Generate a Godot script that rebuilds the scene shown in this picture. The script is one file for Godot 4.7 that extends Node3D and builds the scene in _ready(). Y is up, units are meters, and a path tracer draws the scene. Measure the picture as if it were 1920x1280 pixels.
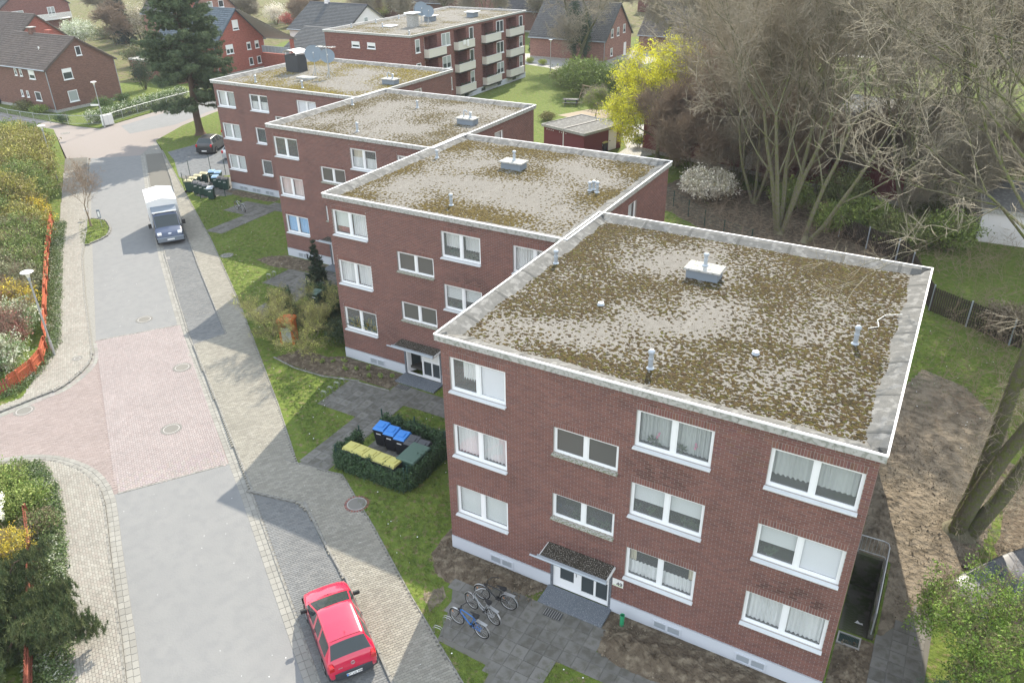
extends Node3D

# ---------------------------------------------------------------- helpers
var M := {}
var taken := {}
var rng := RandomNumberGenerator.new()

class B:
	var v := PackedVector3Array()
	var n := PackedVector3Array()
	var uv := PackedVector2Array()
	var col := PackedColorArray()
	var tint := Color.WHITE
	var us := 1.0

	func tri(a: Vector3, b: Vector3, c: Vector3, na = null, nb = null, nc = null, ua = Vector2.ZERO, ub = Vector2.ZERO, uc = Vector2.ZERO) -> void:
		var f := (b - a).cross(c - a)
		if f.length_squared() < 1e-16:
			return
		f = f.normalized()
		v.append(a); v.append(c); v.append(b)
		n.append(f if na == null else na); n.append(f if nc == null else nc); n.append(f if nb == null else nb)
		uv.append(ua); uv.append(uc); uv.append(ub)
		col.append(tint); col.append(tint); col.append(tint)

	# a, b, c, d run counter-clockwise seen from outside; texture coordinates in metres
	func quad(a: Vector3, b: Vector3, c: Vector3, d: Vector3) -> void:
		var w := (b - a).length() * us
		var h := (d - a).length() * us
		var f := (b - a).cross(d - a)
		if f.length_squared() < 1e-16:
			f = (c - b).cross(d - b)
		f = f.normalized()
		tri(a, b, c, f, f, f, Vector2(0, h), Vector2(w, h), Vector2(w, 0))
		tri(a, c, d, f, f, f, Vector2(0, h), Vector2(w, 0), Vector2(0, 0))

	func box(at: Vector3, s: Vector3, bs := Basis.IDENTITY) -> void:
		var x := bs.x * s.x * 0.5
		var y := bs.y * s.y * 0.5
		var z := bs.z * s.z * 0.5
		quad(at - x - y + z, at + x - y + z, at + x + y + z, at - x + y + z)
		quad(at + x - y - z, at - x - y - z, at - x + y - z, at + x + y - z)
		quad(at + x - y + z, at + x - y - z, at + x + y - z, at + x + y + z)
		quad(at - x - y - z, at - x - y + z, at - x + y + z, at - x + y - z)
		quad(at - x + y + z, at + x + y + z, at + x + y - z, at - x + y - z)
		quad(at - x - y - z, at + x - y - z, at + x - y + z, at - x - y + z)

	# box from corner to corner
	func bx(x0: float, x1: float, y0: float, y1: float, z0: float, z1: float) -> void:
		box(Vector3((x0 + x1) / 2, (y0 + y1) / 2, (z0 + z1) / 2), Vector3(absf(x1 - x0), absf(y1 - y0), absf(z1 - z0)))

	# box with its top edges chamfered
	func cbox(at: Vector3, s: Vector3, ch: float, bs := Basis.IDENTITY) -> void:
		var h := s * 0.5
		var lo := [Vector3(-h.x, -h.y, -h.z), Vector3(h.x, -h.y, -h.z), Vector3(h.x, -h.y, h.z), Vector3(-h.x, -h.y, h.z)]
		var mid := []
		var top := []
		for p in lo:
			mid.append(Vector3(p.x, h.y - ch, p.z))
			top.append(Vector3(p.x - signf(p.x) * ch, h.y, p.z - signf(p.z) * ch))
		for i in 4:
			var j := (i + 1) % 4
			quad(at + bs * lo[j], at + bs * lo[i], at + bs * mid[i], at + bs * mid[j])
			quad(at + bs * mid[j], at + bs * mid[i], at + bs * top[i], at + bs * top[j])
		quad(at + bs * top[3], at + bs * top[2], at + bs * top[1], at + bs * top[0])

	func tube(p0: Vector3, p1: Vector3, r0: float, r1: float, k := 6, caps := false) -> void:
		var d := p1 - p0
		if d.length() < 1e-5:
			return
		d = d.normalized()
		var a := d.cross(Vector3.UP if absf(d.y) < 0.9 else Vector3.RIGHT).normalized()
		var b := d.cross(a)
		var L := (p1 - p0).length()
		for i in k:
			var t0 := TAU * i / k
			var t1 := TAU * (i + 1) / k
			var e0 := a * cos(t0) + b * sin(t0)
			var e1 := a * cos(t1) + b * sin(t1)
			var u0 := t0 * r0
			var u1 := t1 * r0
			tri(p0 + e0 * r0, p0 + e1 * r0, p1 + e1 * r1, e0, e1, e1, Vector2(u0, 0), Vector2(u1, 0), Vector2(u1, L))
			if r1 > 0.0001:
				tri(p0 + e0 * r0, p1 + e1 * r1, p1 + e0 * r1, e0, e1, e0, Vector2(u0, 0), Vector2(u1, L), Vector2(u0, L))
			if caps:
				tri(p0, p0 + e1 * r0, p0 + e0 * r0)
				tri(p1, p1 + e0 * r1, p1 + e1 * r1)

	func path(pts: Array, r: float, k := 6, r_end := -1.0) -> void:
		for i in pts.size() - 1:
			var t0 := float(i) / (pts.size() - 1)
			var t1 := float(i + 1) / (pts.size() - 1)
			var q := r if r_end < 0 else r_end
			tube(pts[i], pts[i + 1], lerpf(r, q, t0), lerpf(r, q, t1), k, i == 0 or i == pts.size() - 2)

	# profile of (radius, height) turned round y
	func lathe(at: Vector3, prof: Array, k := 16, bs := Basis.IDENTITY) -> void:
		for i in prof.size() - 1:
			var p: Vector2 = prof[i]
			var q: Vector2 = prof[i + 1]
			var d := q - p
			var nn := Vector2(d.y, -d.x).normalized()
			for j in k:
				var t0 := TAU * j / k
				var t1 := TAU * (j + 1) / k
				var c0 := Vector3(cos(t0), 0, -sin(t0))
				var c1 := Vector3(cos(t1), 0, -sin(t1))
				var a := at + bs * (c0 * p.x + Vector3.UP * p.y)
				var b := at + bs * (c1 * p.x + Vector3.UP * p.y)
				var c := at + bs * (c1 * q.x + Vector3.UP * q.y)
				var e := at + bs * (c0 * q.x + Vector3.UP * q.y)
				var n0 := bs * (c0 * nn.x + Vector3.UP * nn.y)
				var n1 := bs * (c1 * nn.x + Vector3.UP * nn.y)
				tri(a, b, c, n0, n1, n1)
				tri(a, c, e, n0, n1, n0)

	# flat polygon of (x, z) points at height y, with a skirt of the given depth
	func slab(poly: PackedVector2Array, y: float, depth := 0.0) -> void:
		var ids := Geometry2D.triangulate_polygon(poly)
		for i in range(0, ids.size(), 3):
			var a := poly[ids[i]]
			var b := poly[ids[i + 1]]
			var c := poly[ids[i + 2]]
			if (b - a).cross(c - a) > 0:
				var s := b
				b = c
				c = s
			var up := Vector3.UP
			tri(Vector3(a.x, y, a.y), Vector3(b.x, y, b.y), Vector3(c.x, y, c.y), up, up, up, a, b, c)
		if depth > 0:
			var area := 0.0
			for i in poly.size():
				area += poly[i].cross(poly[(i + 1) % poly.size()])
			for i in poly.size():
				var p := poly[i]
				var q := poly[(i + 1) % poly.size()]
				if area > 0:
					var s := p
					p = q
					q = s
				quad(Vector3(p.x, y - depth, p.y), Vector3(q.x, y - depth, q.y), Vector3(q.x, y, q.y), Vector3(p.x, y, p.y))

	func mesh() -> ArrayMesh:
		var m := ArrayMesh.new()
		if v.is_empty():
			return m
		var a := []
		a.resize(Mesh.ARRAY_MAX)
		a[Mesh.ARRAY_VERTEX] = v
		a[Mesh.ARRAY_NORMAL] = n
		a[Mesh.ARRAY_TEX_UV] = uv
		a[Mesh.ARRAY_COLOR] = col
		m.add_surface_from_arrays(Mesh.PRIMITIVE_TRIANGLES, a)
		return m

func numbered(called: String) -> String:
	if not taken.has(called):
		taken[called] = 0
		return called
	taken[called] += 1
	return "%s_%03d" % [called, taken[called]]

func thing(called: String, label: String, category: String, at := Vector3.ZERO, turn := 0.0, group := "") -> Node3D:
	var o := Node3D.new()
	o.name = numbered(called)
	add_child(o)
	o.position = at
	o.rotation.y = turn
	tag(o, label, category, group)
	return o

func tag(o: Node3D, label: String, category := "", group := "") -> Node3D:
	if label: o.set_meta("label", label)
	if category: o.set_meta("category", category)
	if group: o.set_meta("group", group)
	return o

func part(called: String, b: B, m: Material, parent: Node3D) -> MeshInstance3D:
	return put(called, b.mesh(), m, parent)

func put(called: String, mesh: Mesh, m: Material, parent: Node3D = self) -> MeshInstance3D:
	var o := MeshInstance3D.new()
	o.mesh = mesh
	o.material_override = m
	o.name = numbered(called) if parent == self else called
	parent.add_child(o, true)
	return o

func struct(called: String, b: B, m: Material) -> MeshInstance3D:
	var o := put(called, b.mesh(), m)
	o.set_meta("kind", "structure")
	return o

func dup(o: Node3D, label: String, at: Vector3, turn: float) -> Node3D:
	var c := o.duplicate()
	c.name = numbered(String(o.name).split("_0")[0])
	add_child(c)
	c.position = at
	c.rotation.y = turn
	c.set_meta("label", label)
	return c

func many(called: String, mesh: Mesh, m: Material, xf: Array, cols: Array, parent: Node3D = self) -> MultiMeshInstance3D:
	var mm := MultiMesh.new()
	mm.transform_format = MultiMesh.TRANSFORM_3D
	mm.use_colors = cols.size() > 0
	mm.mesh = mesh
	mm.instance_count = xf.size()
	for i in xf.size():
		mm.set_instance_transform(i, xf[i])
		if cols.size() > 0:
			mm.set_instance_color(i, cols[i])
	var o := MultiMeshInstance3D.new()
	o.multimesh = mm
	o.material_override = m
	o.name = numbered(called) if parent == self else called
	parent.add_child(o, true)
	o.set_meta("kind", "stuff")
	return o

func P2(a: Array) -> PackedVector2Array:
	var r := PackedVector2Array()
	for p in a: r.append(Vector2(p[0], p[1]))
	return r

func rf(a: float, b: float) -> float:
	return rng.randf_range(a, b)

func lin(r: float, g: float, b: float) -> Color:
	return Color(r, g, b).linear_to_srgb()

# colours below are linear base colours
func mk(key: String, r: float, g: float, b: float, rough := 0.8, metal := 0.0, tex: Texture2D = null, scale := 1.0) -> StandardMaterial3D:
	var m := StandardMaterial3D.new()
	m.resource_name = key
	m.albedo_color = lin(r, g, b)
	m.roughness = rough
	m.metallic = metal
	if rough > 0.89: m.metallic_specular = 0.25
	if tex:
		m.albedo_texture = tex
		m.uv1_scale = Vector3(scale, scale, scale)
	M[key] = m
	return m

func mkv(key: String, rough := 0.9) -> StandardMaterial3D:
	var m := mk(key, 1, 1, 1, rough)
	m.vertex_color_use_as_albedo = true
	return m

func noise(freq: float, sd: int, oct := 4, cell := false) -> FastNoiseLite:
	var f := FastNoiseLite.new()
	f.seed = sd
	f.frequency = freq
	f.noise_type = FastNoiseLite.TYPE_CELLULAR if cell else FastNoiseLite.TYPE_SIMPLEX_SMOOTH
	f.fractal_octaves = oct
	return f

func layer(size: int, freq: float, sd: int, oct := 4) -> PackedByteArray:
	var im := noise(freq, sd, oct).get_seamless_image(size, size)
	im.convert(Image.FORMAT_L8)
	return im.get_data()

# texture from three noise layers through a list of colour stops per layer: col = lerp(lerp(a, b, n0), c, step(n1)) + speckle
func blend_tex(size: int, a: Color, b: Color, c: Color, f0: float, f1: float, cut: float, soft: float, f2: float, speck: float, sd: int) -> ImageTexture:
	var n0 := layer(size, f0, sd)
	var n1 := layer(size, f1, sd + 1)
	var n2 := layer(size, f2, sd + 2, 2)
	var d := PackedByteArray()
	d.resize(size * size * 3)
	var lut := []
	for i in 256:
		lut.append(smoothstep(cut - soft, cut + soft, i / 255.0))
	var A := a.linear_to_srgb()
	var Bc := b.linear_to_srgb()
	var C := c.linear_to_srgb()
	for i in size * size:
		var t := n0[i] / 255.0
		var w: float = lut[n1[i]]
		var s := 1.0 + (n2[i] / 255.0 - 0.5) * speck
		var r := lerpf(lerpf(A.r, Bc.r, t), C.r, w) * s
		var g := lerpf(lerpf(A.g, Bc.g, t), C.g, w) * s
		var l := lerpf(lerpf(A.b, Bc.b, t), C.b, w) * s
		d[i * 3] = clampi(int(r * 255), 0, 255)
		d[i * 3 + 1] = clampi(int(g * 255), 0, 255)
		d[i * 3 + 2] = clampi(int(l * 255), 0, 255)
	return ImageTexture.create_from_image(Image.create_from_data(size, size, false, Image.FORMAT_RGB8, d))

func bump(size: int, freq: float, sd: int, strength: float, oct := 4) -> ImageTexture:
	var im := noise(freq, sd, oct).get_seamless_image(size, size)
	im.convert(Image.FORMAT_RGBA8)
	im.bump_map_to_normal_map(strength)
	return ImageTexture.create_from_image(im)

func with_bump(m: StandardMaterial3D, t: Texture2D, k := 1.0) -> StandardMaterial3D:
	m.normal_enabled = true
	m.normal_texture = t
	m.normal_scale = k
	return m

func side(a: Vector2, b: Vector2, d: float) -> Vector2:
	var e := (b - a).normalized()
	return Vector2(-e.y, e.x) * d

# a polyline moved sideways
func offset_line(l: PackedVector2Array, d: float) -> PackedVector2Array:
	var r := PackedVector2Array()
	for i in l.size():
		var e := Vector2.ZERO
		if i > 0: e += (l[i] - l[i - 1]).normalized()
		if i < l.size() - 1: e += (l[i + 1] - l[i]).normalized()
		e = e.normalized()
		r.append(l[i] + Vector2(-e.y, e.x) * d)
	return r

func between(a: PackedVector2Array, b: PackedVector2Array) -> PackedVector2Array:
	var r := a.duplicate()
	for i in range(b.size() - 1, -1, -1): r.append(b[i])
	return r

# evenly spaced points on a polyline, with directions: [point, dir]
func along(l: PackedVector2Array, step: float) -> Array:
	var r := []
	var carry := 0.0
	for i in l.size() - 1:
		var d := l[i + 1] - l[i]
		var L := d.length()
		var e := d / L
		var t := carry
		while t < L:
			r.append([l[i] + e * t, e])
			t += step
		carry = t - L
	return r

func smooth_line(a: Array, n := 4) -> PackedVector2Array:
	var p := P2(a)
	var r := PackedVector2Array()
	for i in p.size() - 1:
		var p0 := p[maxi(i - 1, 0)]
		var p3 := p[mini(i + 2, p.size() - 1)]
		for k in n:
			r.append(p[i].cubic_interpolate(p[i + 1], p0, p3, float(k) / n))
	r.append(p[p.size() - 1])
	return r

func V(x: float, y: float, z: float) -> Vector3:
	return Vector3(x, y, z)

func frame_basis(dir: Vector3, up := Vector3.UP) -> Basis:
	# y axis along dir
	var y := dir.normalized()
	var x := y.cross(up if absf(y.dot(up)) < 0.95 else Vector3.RIGHT).normalized()
	return Basis(x, y, x.cross(y))

# ---------------------------------------------------------------- scene
const CAM := Vector3(13.7214, 21.9824, 19.0324)

func _ready() -> void:
	rng.seed = 7
	var cam := Camera3D.new()
	cam.name = "camera"
	add_child(cam)
	cam.position = CAM
	cam.rotation = Vector3(-0.5025, 0.5205, -0.0142)
	cam.fov = 46.84
	cam.near = 0.1
	cam.far = 1500.0
	cam.current = true
	var we := WorldEnvironment.new()
	we.name = "world"
	var env := Environment.new()
	env.background_mode = Environment.BG_SKY
	var sky := Sky.new()
	var sm := ProceduralSkyMaterial.new()
	sm.sky_top_color = lin(0.46, 0.52, 0.60)
	sm.sky_horizon_color = lin(0.78, 0.80, 0.80)
	sm.sky_curve = 0.25
	sm.ground_bottom_color = lin(0.12, 0.12, 0.10)
	sm.ground_horizon_color = lin(0.5, 0.52, 0.52)
	sm.sky_energy_multiplier = 1.28
	sky.sky_material = sm
	env.sky = sky
	env.tonemap_mode = Environment.TONE_MAPPER_LINEAR
	env.tonemap_exposure = 1.88
	env.fog_enabled = true
	env.fog_density = 0.00025
	env.fog_light_color = Color(0.84, 0.87, 0.9)
	env.sdfgi_enabled = true
	env.ssao_enabled = true
	env.ssil_enabled = true
	we.environment = env
	add_child(we)
	var sun := DirectionalLight3D.new()
	sun.name = "sun"
	sun.light_energy = 1.6
	sun.light_color = Color(1.0, 0.955, 0.88)
	sun.light_angular_distance = 0.5
	sun.shadow_enabled = true
	add_child(sun)
	sun.look_at_from_position(Vector3(-20.4, 60.8, -76.6), Vector3.ZERO)
	materials()
	print("materials ", Time.get_ticks_msec())
	terrain()
	print("terrain ", Time.get_ticks_msec())
	blocks()
	print("blocks ", Time.get_ticks_msec())
	neighbours()
	print("neighbours ", Time.get_ticks_msec())
	yards()
	vehicles()
	print("vehicles ", Time.get_ticks_msec())
	street()
	print("street ", Time.get_ticks_msec())
	plants()
	print("plants ", Time.get_ticks_msec())

func materials() -> void:
	var fine := bump(512, 0.12, 5, 3.0)
	var rough_b := bump(512, 0.03, 6, 6.0)
	# asphalt: grey with fine stone speckle and faint patches
	with_bump(mk("asphalt", 1, 1, 1, 0.9, 0, blend_tex(1024, Color(0.186, 0.189, 0.189), Color(0.2, 0.202, 0.2), Color(0.18, 0.183, 0.184), 0.003, 0.008, 0.6, 0.3, 0.45, 0.16, 11), 0.16), fine, 0.12)
	with_bump(mk("asphalt_dark", 1, 1, 1, 0.9, 0, blend_tex(512, Color(0.13, 0.14, 0.145), Color(0.16, 0.165, 0.17), Color(0.11, 0.115, 0.12), 0.01, 0.02, 0.6, 0.1, 0.4, 0.2, 12), 0.2), fine, 0.4)
	with_bump(mk("lawn", 1, 1, 1, 0.95, 0, blend_tex(1024, Color(0.078, 0.118, 0.022), Color(0.125, 0.157, 0.034), Color(0.15, 0.132, 0.066), 0.012, 0.02, 0.68, 0.12, 0.3, 0.8, 21), 0.13), rough_b, 1.0)
	with_bump(mk("ground", 1, 1, 1, 0.95, 0, blend_tex(512, Color(0.09, 0.10, 0.035), Color(0.13, 0.13, 0.05), Color(0.14, 0.12, 0.07), 0.02, 0.02, 0.55, 0.1, 0.3, 0.7, 22), 0.05), rough_b, 1.0)
	with_bump(mk("soil", 1, 1, 1, 1.0, 0, blend_tex(1024, Color(0.085, 0.066, 0.047), Color(0.135, 0.108, 0.078), Color(0.19, 0.158, 0.115), 0.01, 0.006, 0.62, 0.2, 0.3, 0.6, 23), 0.3), rough_b, 1.5)
	with_bump(mk("soil_dry", 1, 1, 1, 1.0, 0, blend_tex(1024, Color(0.165, 0.138, 0.103), Color(0.22, 0.186, 0.14), Color(0.12, 0.1, 0.074), 0.008, 0.006, 0.62, 0.2, 0.3, 0.6, 24), 0.2), rough_b, 1.5)
	mk("joint", 0.135, 0.13, 0.115, 1.0)
	mk("joint_red", 0.205, 0.17, 0.16, 1.0)
	var paver := mkv("paver", 0.9)
	with_bump(paver, fine, 0.25)
	with_bump(mk("kerb", 1, 1, 1, 0.9, 0, blend_tex(256, Color(0.20, 0.195, 0.18), Color(0.24, 0.235, 0.215), Color(0.16, 0.155, 0.14), 0.02, 0.03, 0.62, 0.1, 0.4, 0.3, 31), 0.8), fine, 0.3)
	with_bump(mk("gutter", 1, 1, 1, 0.9, 0, blend_tex(256, Color(0.215, 0.21, 0.192), Color(0.24, 0.235, 0.215), Color(0.185, 0.18, 0.165), 0.02, 0.03, 0.62, 0.1, 0.4, 0.3, 32), 0.8), fine, 0.3)
	for i in 4:
		var k: float = [0.88, 1.0, 1.08, 0.95][i]
		with_bump(mk("slab%d" % i, 1, 1, 1, 0.9, 0, blend_tex(256, Color(0.135, 0.13, 0.12) * k, Color(0.165, 0.16, 0.147) * k, Color(0.115, 0.11, 0.094) * k, 0.006, 0.008, 0.6, 0.25, 0.35, 0.3, 41 + i), 1.0), fine, 0.2)
	with_bump(mk("concrete", 1, 1, 1, 0.9, 0, blend_tex(512, Color(0.36, 0.355, 0.335), Color(0.44, 0.43, 0.41), Color(0.26, 0.265, 0.235), 0.012, 0.02, 0.62, 0.14, 0.3, 0.2, 51), 0.5), fine, 0.4)
	with_bump(mk("felt", 1, 1, 1, 0.9, 0, blend_tex(512, Color(0.115, 0.115, 0.11), Color(0.155, 0.153, 0.145), Color(0.20, 0.198, 0.19), 0.02, 0.012, 0.62, 0.12, 0.35, 0.45, 52), 0.35), fine, 0.6)
	with_bump(mk("step_stone", 1, 1, 1, 0.7, 0, blend_tex(256, Color(0.10, 0.115, 0.135), Color(0.125, 0.14, 0.16), Color(0.45, 0.46, 0.48), 0.05, 0.2, 0.76, 0.04, 0.4, 0.3, 53), 0.5), fine, 0.2)
	with_bump(mk("canopy_gravel", 1, 1, 1, 0.95, 0, blend_tex(256, Color(0.03, 0.026, 0.02), Color(0.06, 0.052, 0.04), Color(0.42, 0.39, 0.35), 0.06, 0.16, 0.72, 0.05, 0.4, 0.5, 54), 0.45), rough_b, 1.0)
	with_bump(mk("stone_sill", 1, 1, 1, 0.9, 0, blend_tex(256, Color(0.33, 0.325, 0.29), Color(0.42, 0.41, 0.37), Color(0.17, 0.175, 0.11), 0.03, 0.06, 0.58, 0.1, 0.4, 0.4, 55), 0.7), fine, 0.3)
	mk("plinth", 0.50, 0.53, 0.58, 0.85)
	mk("mortar", 0.33, 0.295, 0.27, 0.95)
	var br := mkv("brick", 0.85)
	with_bump(br, fine, 0.2)
	for i in 4:
		var c: Array = [[0.215, 0.082, 0.068], [0.175, 0.068, 0.06], [0.245, 0.095, 0.075], [0.14, 0.062, 0.058]][i]
		mk("brick%d" % i, c[0], c[1], c[2], 0.85)
	# brickwork of walls too far away to tell bricks apart
	mk("brick_far", 1, 1, 1, 0.9, 0, brick_tex(Color(0.215, 0.085, 0.07), Color(0.165, 0.065, 0.057), Color(0.29, 0.24, 0.215), 61), 0.25)
	mk("brick_brown", 1, 1, 1, 0.9, 0, brick_tex(Color(0.20, 0.105, 0.08), Color(0.145, 0.078, 0.065), Color(0.21, 0.165, 0.14), 62), 0.25)
	mk("brick_red", 1, 1, 1, 0.9, 0, brick_tex(Color(0.33, 0.10, 0.075), Color(0.27, 0.085, 0.065), Color(0.32, 0.2, 0.17), 63), 0.25)
	mk("brick_pale", 1, 1, 1, 0.9, 0, brick_tex(Color(0.30, 0.16, 0.125), Color(0.24, 0.12, 0.1), Color(0.32, 0.26, 0.22), 64), 0.25)
	mk("wood_red", 0.15, 0.035, 0.038, 0.8)
	mk("white", 0.80, 0.80, 0.79, 0.5)
	mk("white_frame", 0.78, 0.79, 0.80, 0.35)
	mk("white_metal", 0.74, 0.74, 0.72, 0.4)
	mk("offwhite", 0.62, 0.60, 0.54, 0.7)
	mk("render_white", 0.68, 0.66, 0.66, 0.9)
	mk("zinc", 0.36, 0.40, 0.44, 0.5, 0.3)
	mk("lead", 0.20, 0.235, 0.275, 0.6, 0.1)
	mk("galvanised", 0.42, 0.44, 0.45, 0.45, 0.6)
	mk("steel", 0.55, 0.56, 0.57, 0.3, 0.9)
	mk("iron", 0.30, 0.29, 0.275, 0.7, 0.2)
	mk("dark_metal", 0.05, 0.052, 0.055, 0.5, 0.3)
	mk("black", 0.012, 0.012, 0.013, 0.6)
	mk("tyre", 0.018, 0.018, 0.018, 0.9)
	mk("slate", 0.04, 0.043, 0.048, 0.7)
	mk("dish", 0.16, 0.2, 0.235, 0.5)
	mk("interior", 0.06, 0.056, 0.052, 0.95)
	mk("frosted", 0.11, 0.108, 0.10, 0.25)
	var gl := mk("glass", 0.9, 0.95, 0.95, 0.02)
	gl.transparency = BaseMaterial3D.TRANSPARENCY_ALPHA
	gl.albedo_color.a = 0.12
	gl.metallic_specular = 0.6
	mk("far_glass", 0.05, 0.06, 0.065, 0.08)
	mk("car_glass", 0.03, 0.04, 0.042, 0.04)
	var cur := mk("curtain", 0.60, 0.62, 0.62, 0.95)
	cur.backlight_enabled = true
	cur.backlight = Color(0.3, 0.3, 0.3)
	mk("curtain_blue", 0.22, 0.42, 0.66, 0.95)
	mk("curtain_cream", 0.58, 0.54, 0.42, 0.95)
	mk("curtain_grey", 0.34, 0.37, 0.36, 0.95)
	mk("curtain_pink", 0.55, 0.46, 0.44, 0.95)
	mk("curtain_red", 0.24, 0.07, 0.05, 0.95)
	mk("blind", 0.52, 0.55, 0.54, 0.8)
	mk("sill_metal", 0.58, 0.6, 0.61, 0.45)
	mk("shutter", 0.60, 0.62, 0.66, 0.6)
	mk("plant_dark", 0.025, 0.05, 0.02, 0.8)
	mk("plant_yellow", 0.32, 0.24, 0.02, 0.8)
	mk("pink", 0.5, 0.16, 0.26, 0.8)
	mk("bark", 1, 1, 1, 0.95, 0, blend_tex(256, Color(0.11, 0.102, 0.07), Color(0.155, 0.145, 0.098), Color(0.125, 0.14, 0.052), 0.05, 0.02, 0.56, 0.15, 0.35, 0.6, 71), 0.6)
	with_bump(M["bark"], rough_b, 1.5)
	mk("oak", 0.22, 0.17, 0.11, 0.9)
	with_bump(mk("bark_pale", 1, 1, 1, 0.95, 0, blend_tex(256, Color(0.16, 0.15, 0.105), Color(0.22, 0.205, 0.15), Color(0.16, 0.175, 0.075), 0.05, 0.02, 0.56, 0.15, 0.35, 0.6, 72), 0.6), rough_b, 1.5)
	mk("bark_pine", 0.115, 0.08, 0.06, 0.95)
	mk("twig", 0.31, 0.275, 0.21, 0.95)
	mk("twig_brown", 0.26, 0.20, 0.145, 0.95)
	mk("twig_green", 0.22, 0.21, 0.10, 0.95)
	var lf := mkv("leaf", 0.7)
	lf.backlight_enabled = true
	lf.backlight = Color(0.35, 0.4, 0.2)
	mkv("needle", 0.75)
	mkv("petal", 0.8)
	mkv("moss", 0.95)
	mkv("grass_blade", 0.8)

func brick_tex(a: Color, b: Color, mortar: Color, sd: int) -> ImageTexture:
	# 4 m square of running bond
	var size := 1024
	var im := Image.create_empty(size, size, false, Image.FORMAT_RGB8)
	im.fill(mortar.linear_to_srgb())
	var r := RandomNumberGenerator.new()
	r.seed = sd
	for j in 48:
		var y0 := int(j * size / 48.0)
		var y1 := int((j + 1) * size / 48.0 - 2.5)
		for i in 16:
			var x0 := int((i + (j % 2) * 0.5) * size / 16.0)
			var c := a.lerp(b, r.randf()) * r.randf_range(0.85, 1.15)
			c = c.linear_to_srgb()
			im.fill_rect(Rect2i(x0, y0, int(size / 16.0) - 3, y1 - y0), c)
			if x0 + 64 > size:
				im.fill_rect(Rect2i(0, y0, x0 + 61 - size, y1 - y0), c)
	return ImageTexture.create_from_image(im)

# ---------------------------------------------------------------- the ground and what is paved on it
func paver_mesh(l: float, w: float, h := 0.06, ch := 0.006) -> ArrayMesh:
	var b := B.new()
	b.cbox(Vector3(0, -h / 2, 0), Vector3(l, h, w), ch)
	return b.mesh()

# running-bond pavers over a polygon; the largest in view are parts of their own
func pave(parent: Node3D, poly: PackedVector2Array, dir: Vector2, y: float, l: float, w: float, tones: Array, single: int, tile := "paver", far := 75.0) -> void:
	var e := dir.normalized()
	var f := Vector2(-e.y, e.x)
	var lo := Vector2(1e9, 1e9)
	var hi := -lo
	for p in poly:
		var q := Vector2(p.dot(e), p.dot(f))
		lo = lo.min(q)
		hi = hi.max(q)
	var xf := []
	var cols := []
	var row := 0
	var bs := Basis(Vector3(e.x, 0, e.y), Vector3.UP, Vector3(f.x, 0, f.y))
	var s := lo.y
	var patch := noise(0.35, 3)
	while s < hi.y + w:
		var t := lo.x - l + (row % 2) * l * 0.5
		while t < hi.x + l:
			var c := e * t + f * s
			if Geometry2D.is_point_in_polygon(c, poly) and Vector3(c.x, 0, c.y).distance_to(CAM) < far:
				xf.append(Transform3D(bs.rotated(Vector3.UP, rf(-0.012, 0.012)).rotated(bs.x, rf(-0.006, 0.006)), Vector3(c.x, y + rf(-0.0025, 0.0025), c.y)))
				var k: Color = tones[rng.randi() % tones.size()]
				cols.append(k * (rf(0.94, 1.06) * (1.0 + 0.09 * patch.get_noise_2d(c.x, c.y))))
			t += l
		s += w
		row += 1
	split(parent, tile, paver_mesh(l - 0.006, w - 0.006), M["paver"], xf, cols, single)

# the copies nearest the camera become parts, the rest one part of kind stuff
func split(parent: Node3D, called: String, mesh: Mesh, m: Material, xf: Array, cols: Array, single: int) -> void:
	var order := []
	var base := parent.transform
	for i in xf.size():
		order.append([(base * (xf[i] as Transform3D).origin).distance_squared_to(CAM), i])
	order.sort()
	var tones := []
	for i in mini(single, order.size()):
		var id: int = order[i][1]
		var o := put(called, mesh, single_tone(m, cols[id]), parent)
		o.transform = xf[id]
	var rx := []
	var rc := []
	for i in range(single, order.size()):
		rx.append(xf[order[i][1]])
		rc.append(cols[order[i][1]])
	if rx.size():
		many(called + "_field", mesh, m, rx, rc, parent)

var tone_cache := {}
# a plain material of (nearly) the same colour as the copy would have
func single_tone(m: StandardMaterial3D, c: Color) -> StandardMaterial3D:
	var q := Color(snappedf(c.r, 0.012), snappedf(c.g, 0.012), snappedf(c.b, 0.012))
	var key := [m, q]
	if not tone_cache.has(key):
		var d: StandardMaterial3D = m.duplicate()
		d.vertex_color_use_as_albedo = false
		d.albedo_color = lin(q.r, q.g, q.b)
		tone_cache[key] = d
	return tone_cache[key]

func kerb_run(parent: Node3D, line: PackedVector2Array, y: float, w: float, h: float, step := 1.0) -> void:
	var meshes := []
	for i in 3:
		var b := B.new()
		b.cbox(Vector3(0, -h / 2, 0), Vector3(step - 0.012, h, w), 0.015)
		meshes.append(b.mesh())
	var k := 0
	for s in along(line, step):
		var e: Vector2 = s[1]
		var c: Vector2 = s[0] + e * step * 0.5
		var o := put("kerb_stone", meshes[k % 3], M["kerb"], parent)
		o.transform = Transform3D(Basis(Vector3(e.x, 0, e.y), Vector3.UP, Vector3(-e.y, 0, e.x)), Vector3(c.x, y + rf(-0.004, 0.004), c.y))
		k += 1

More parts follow.
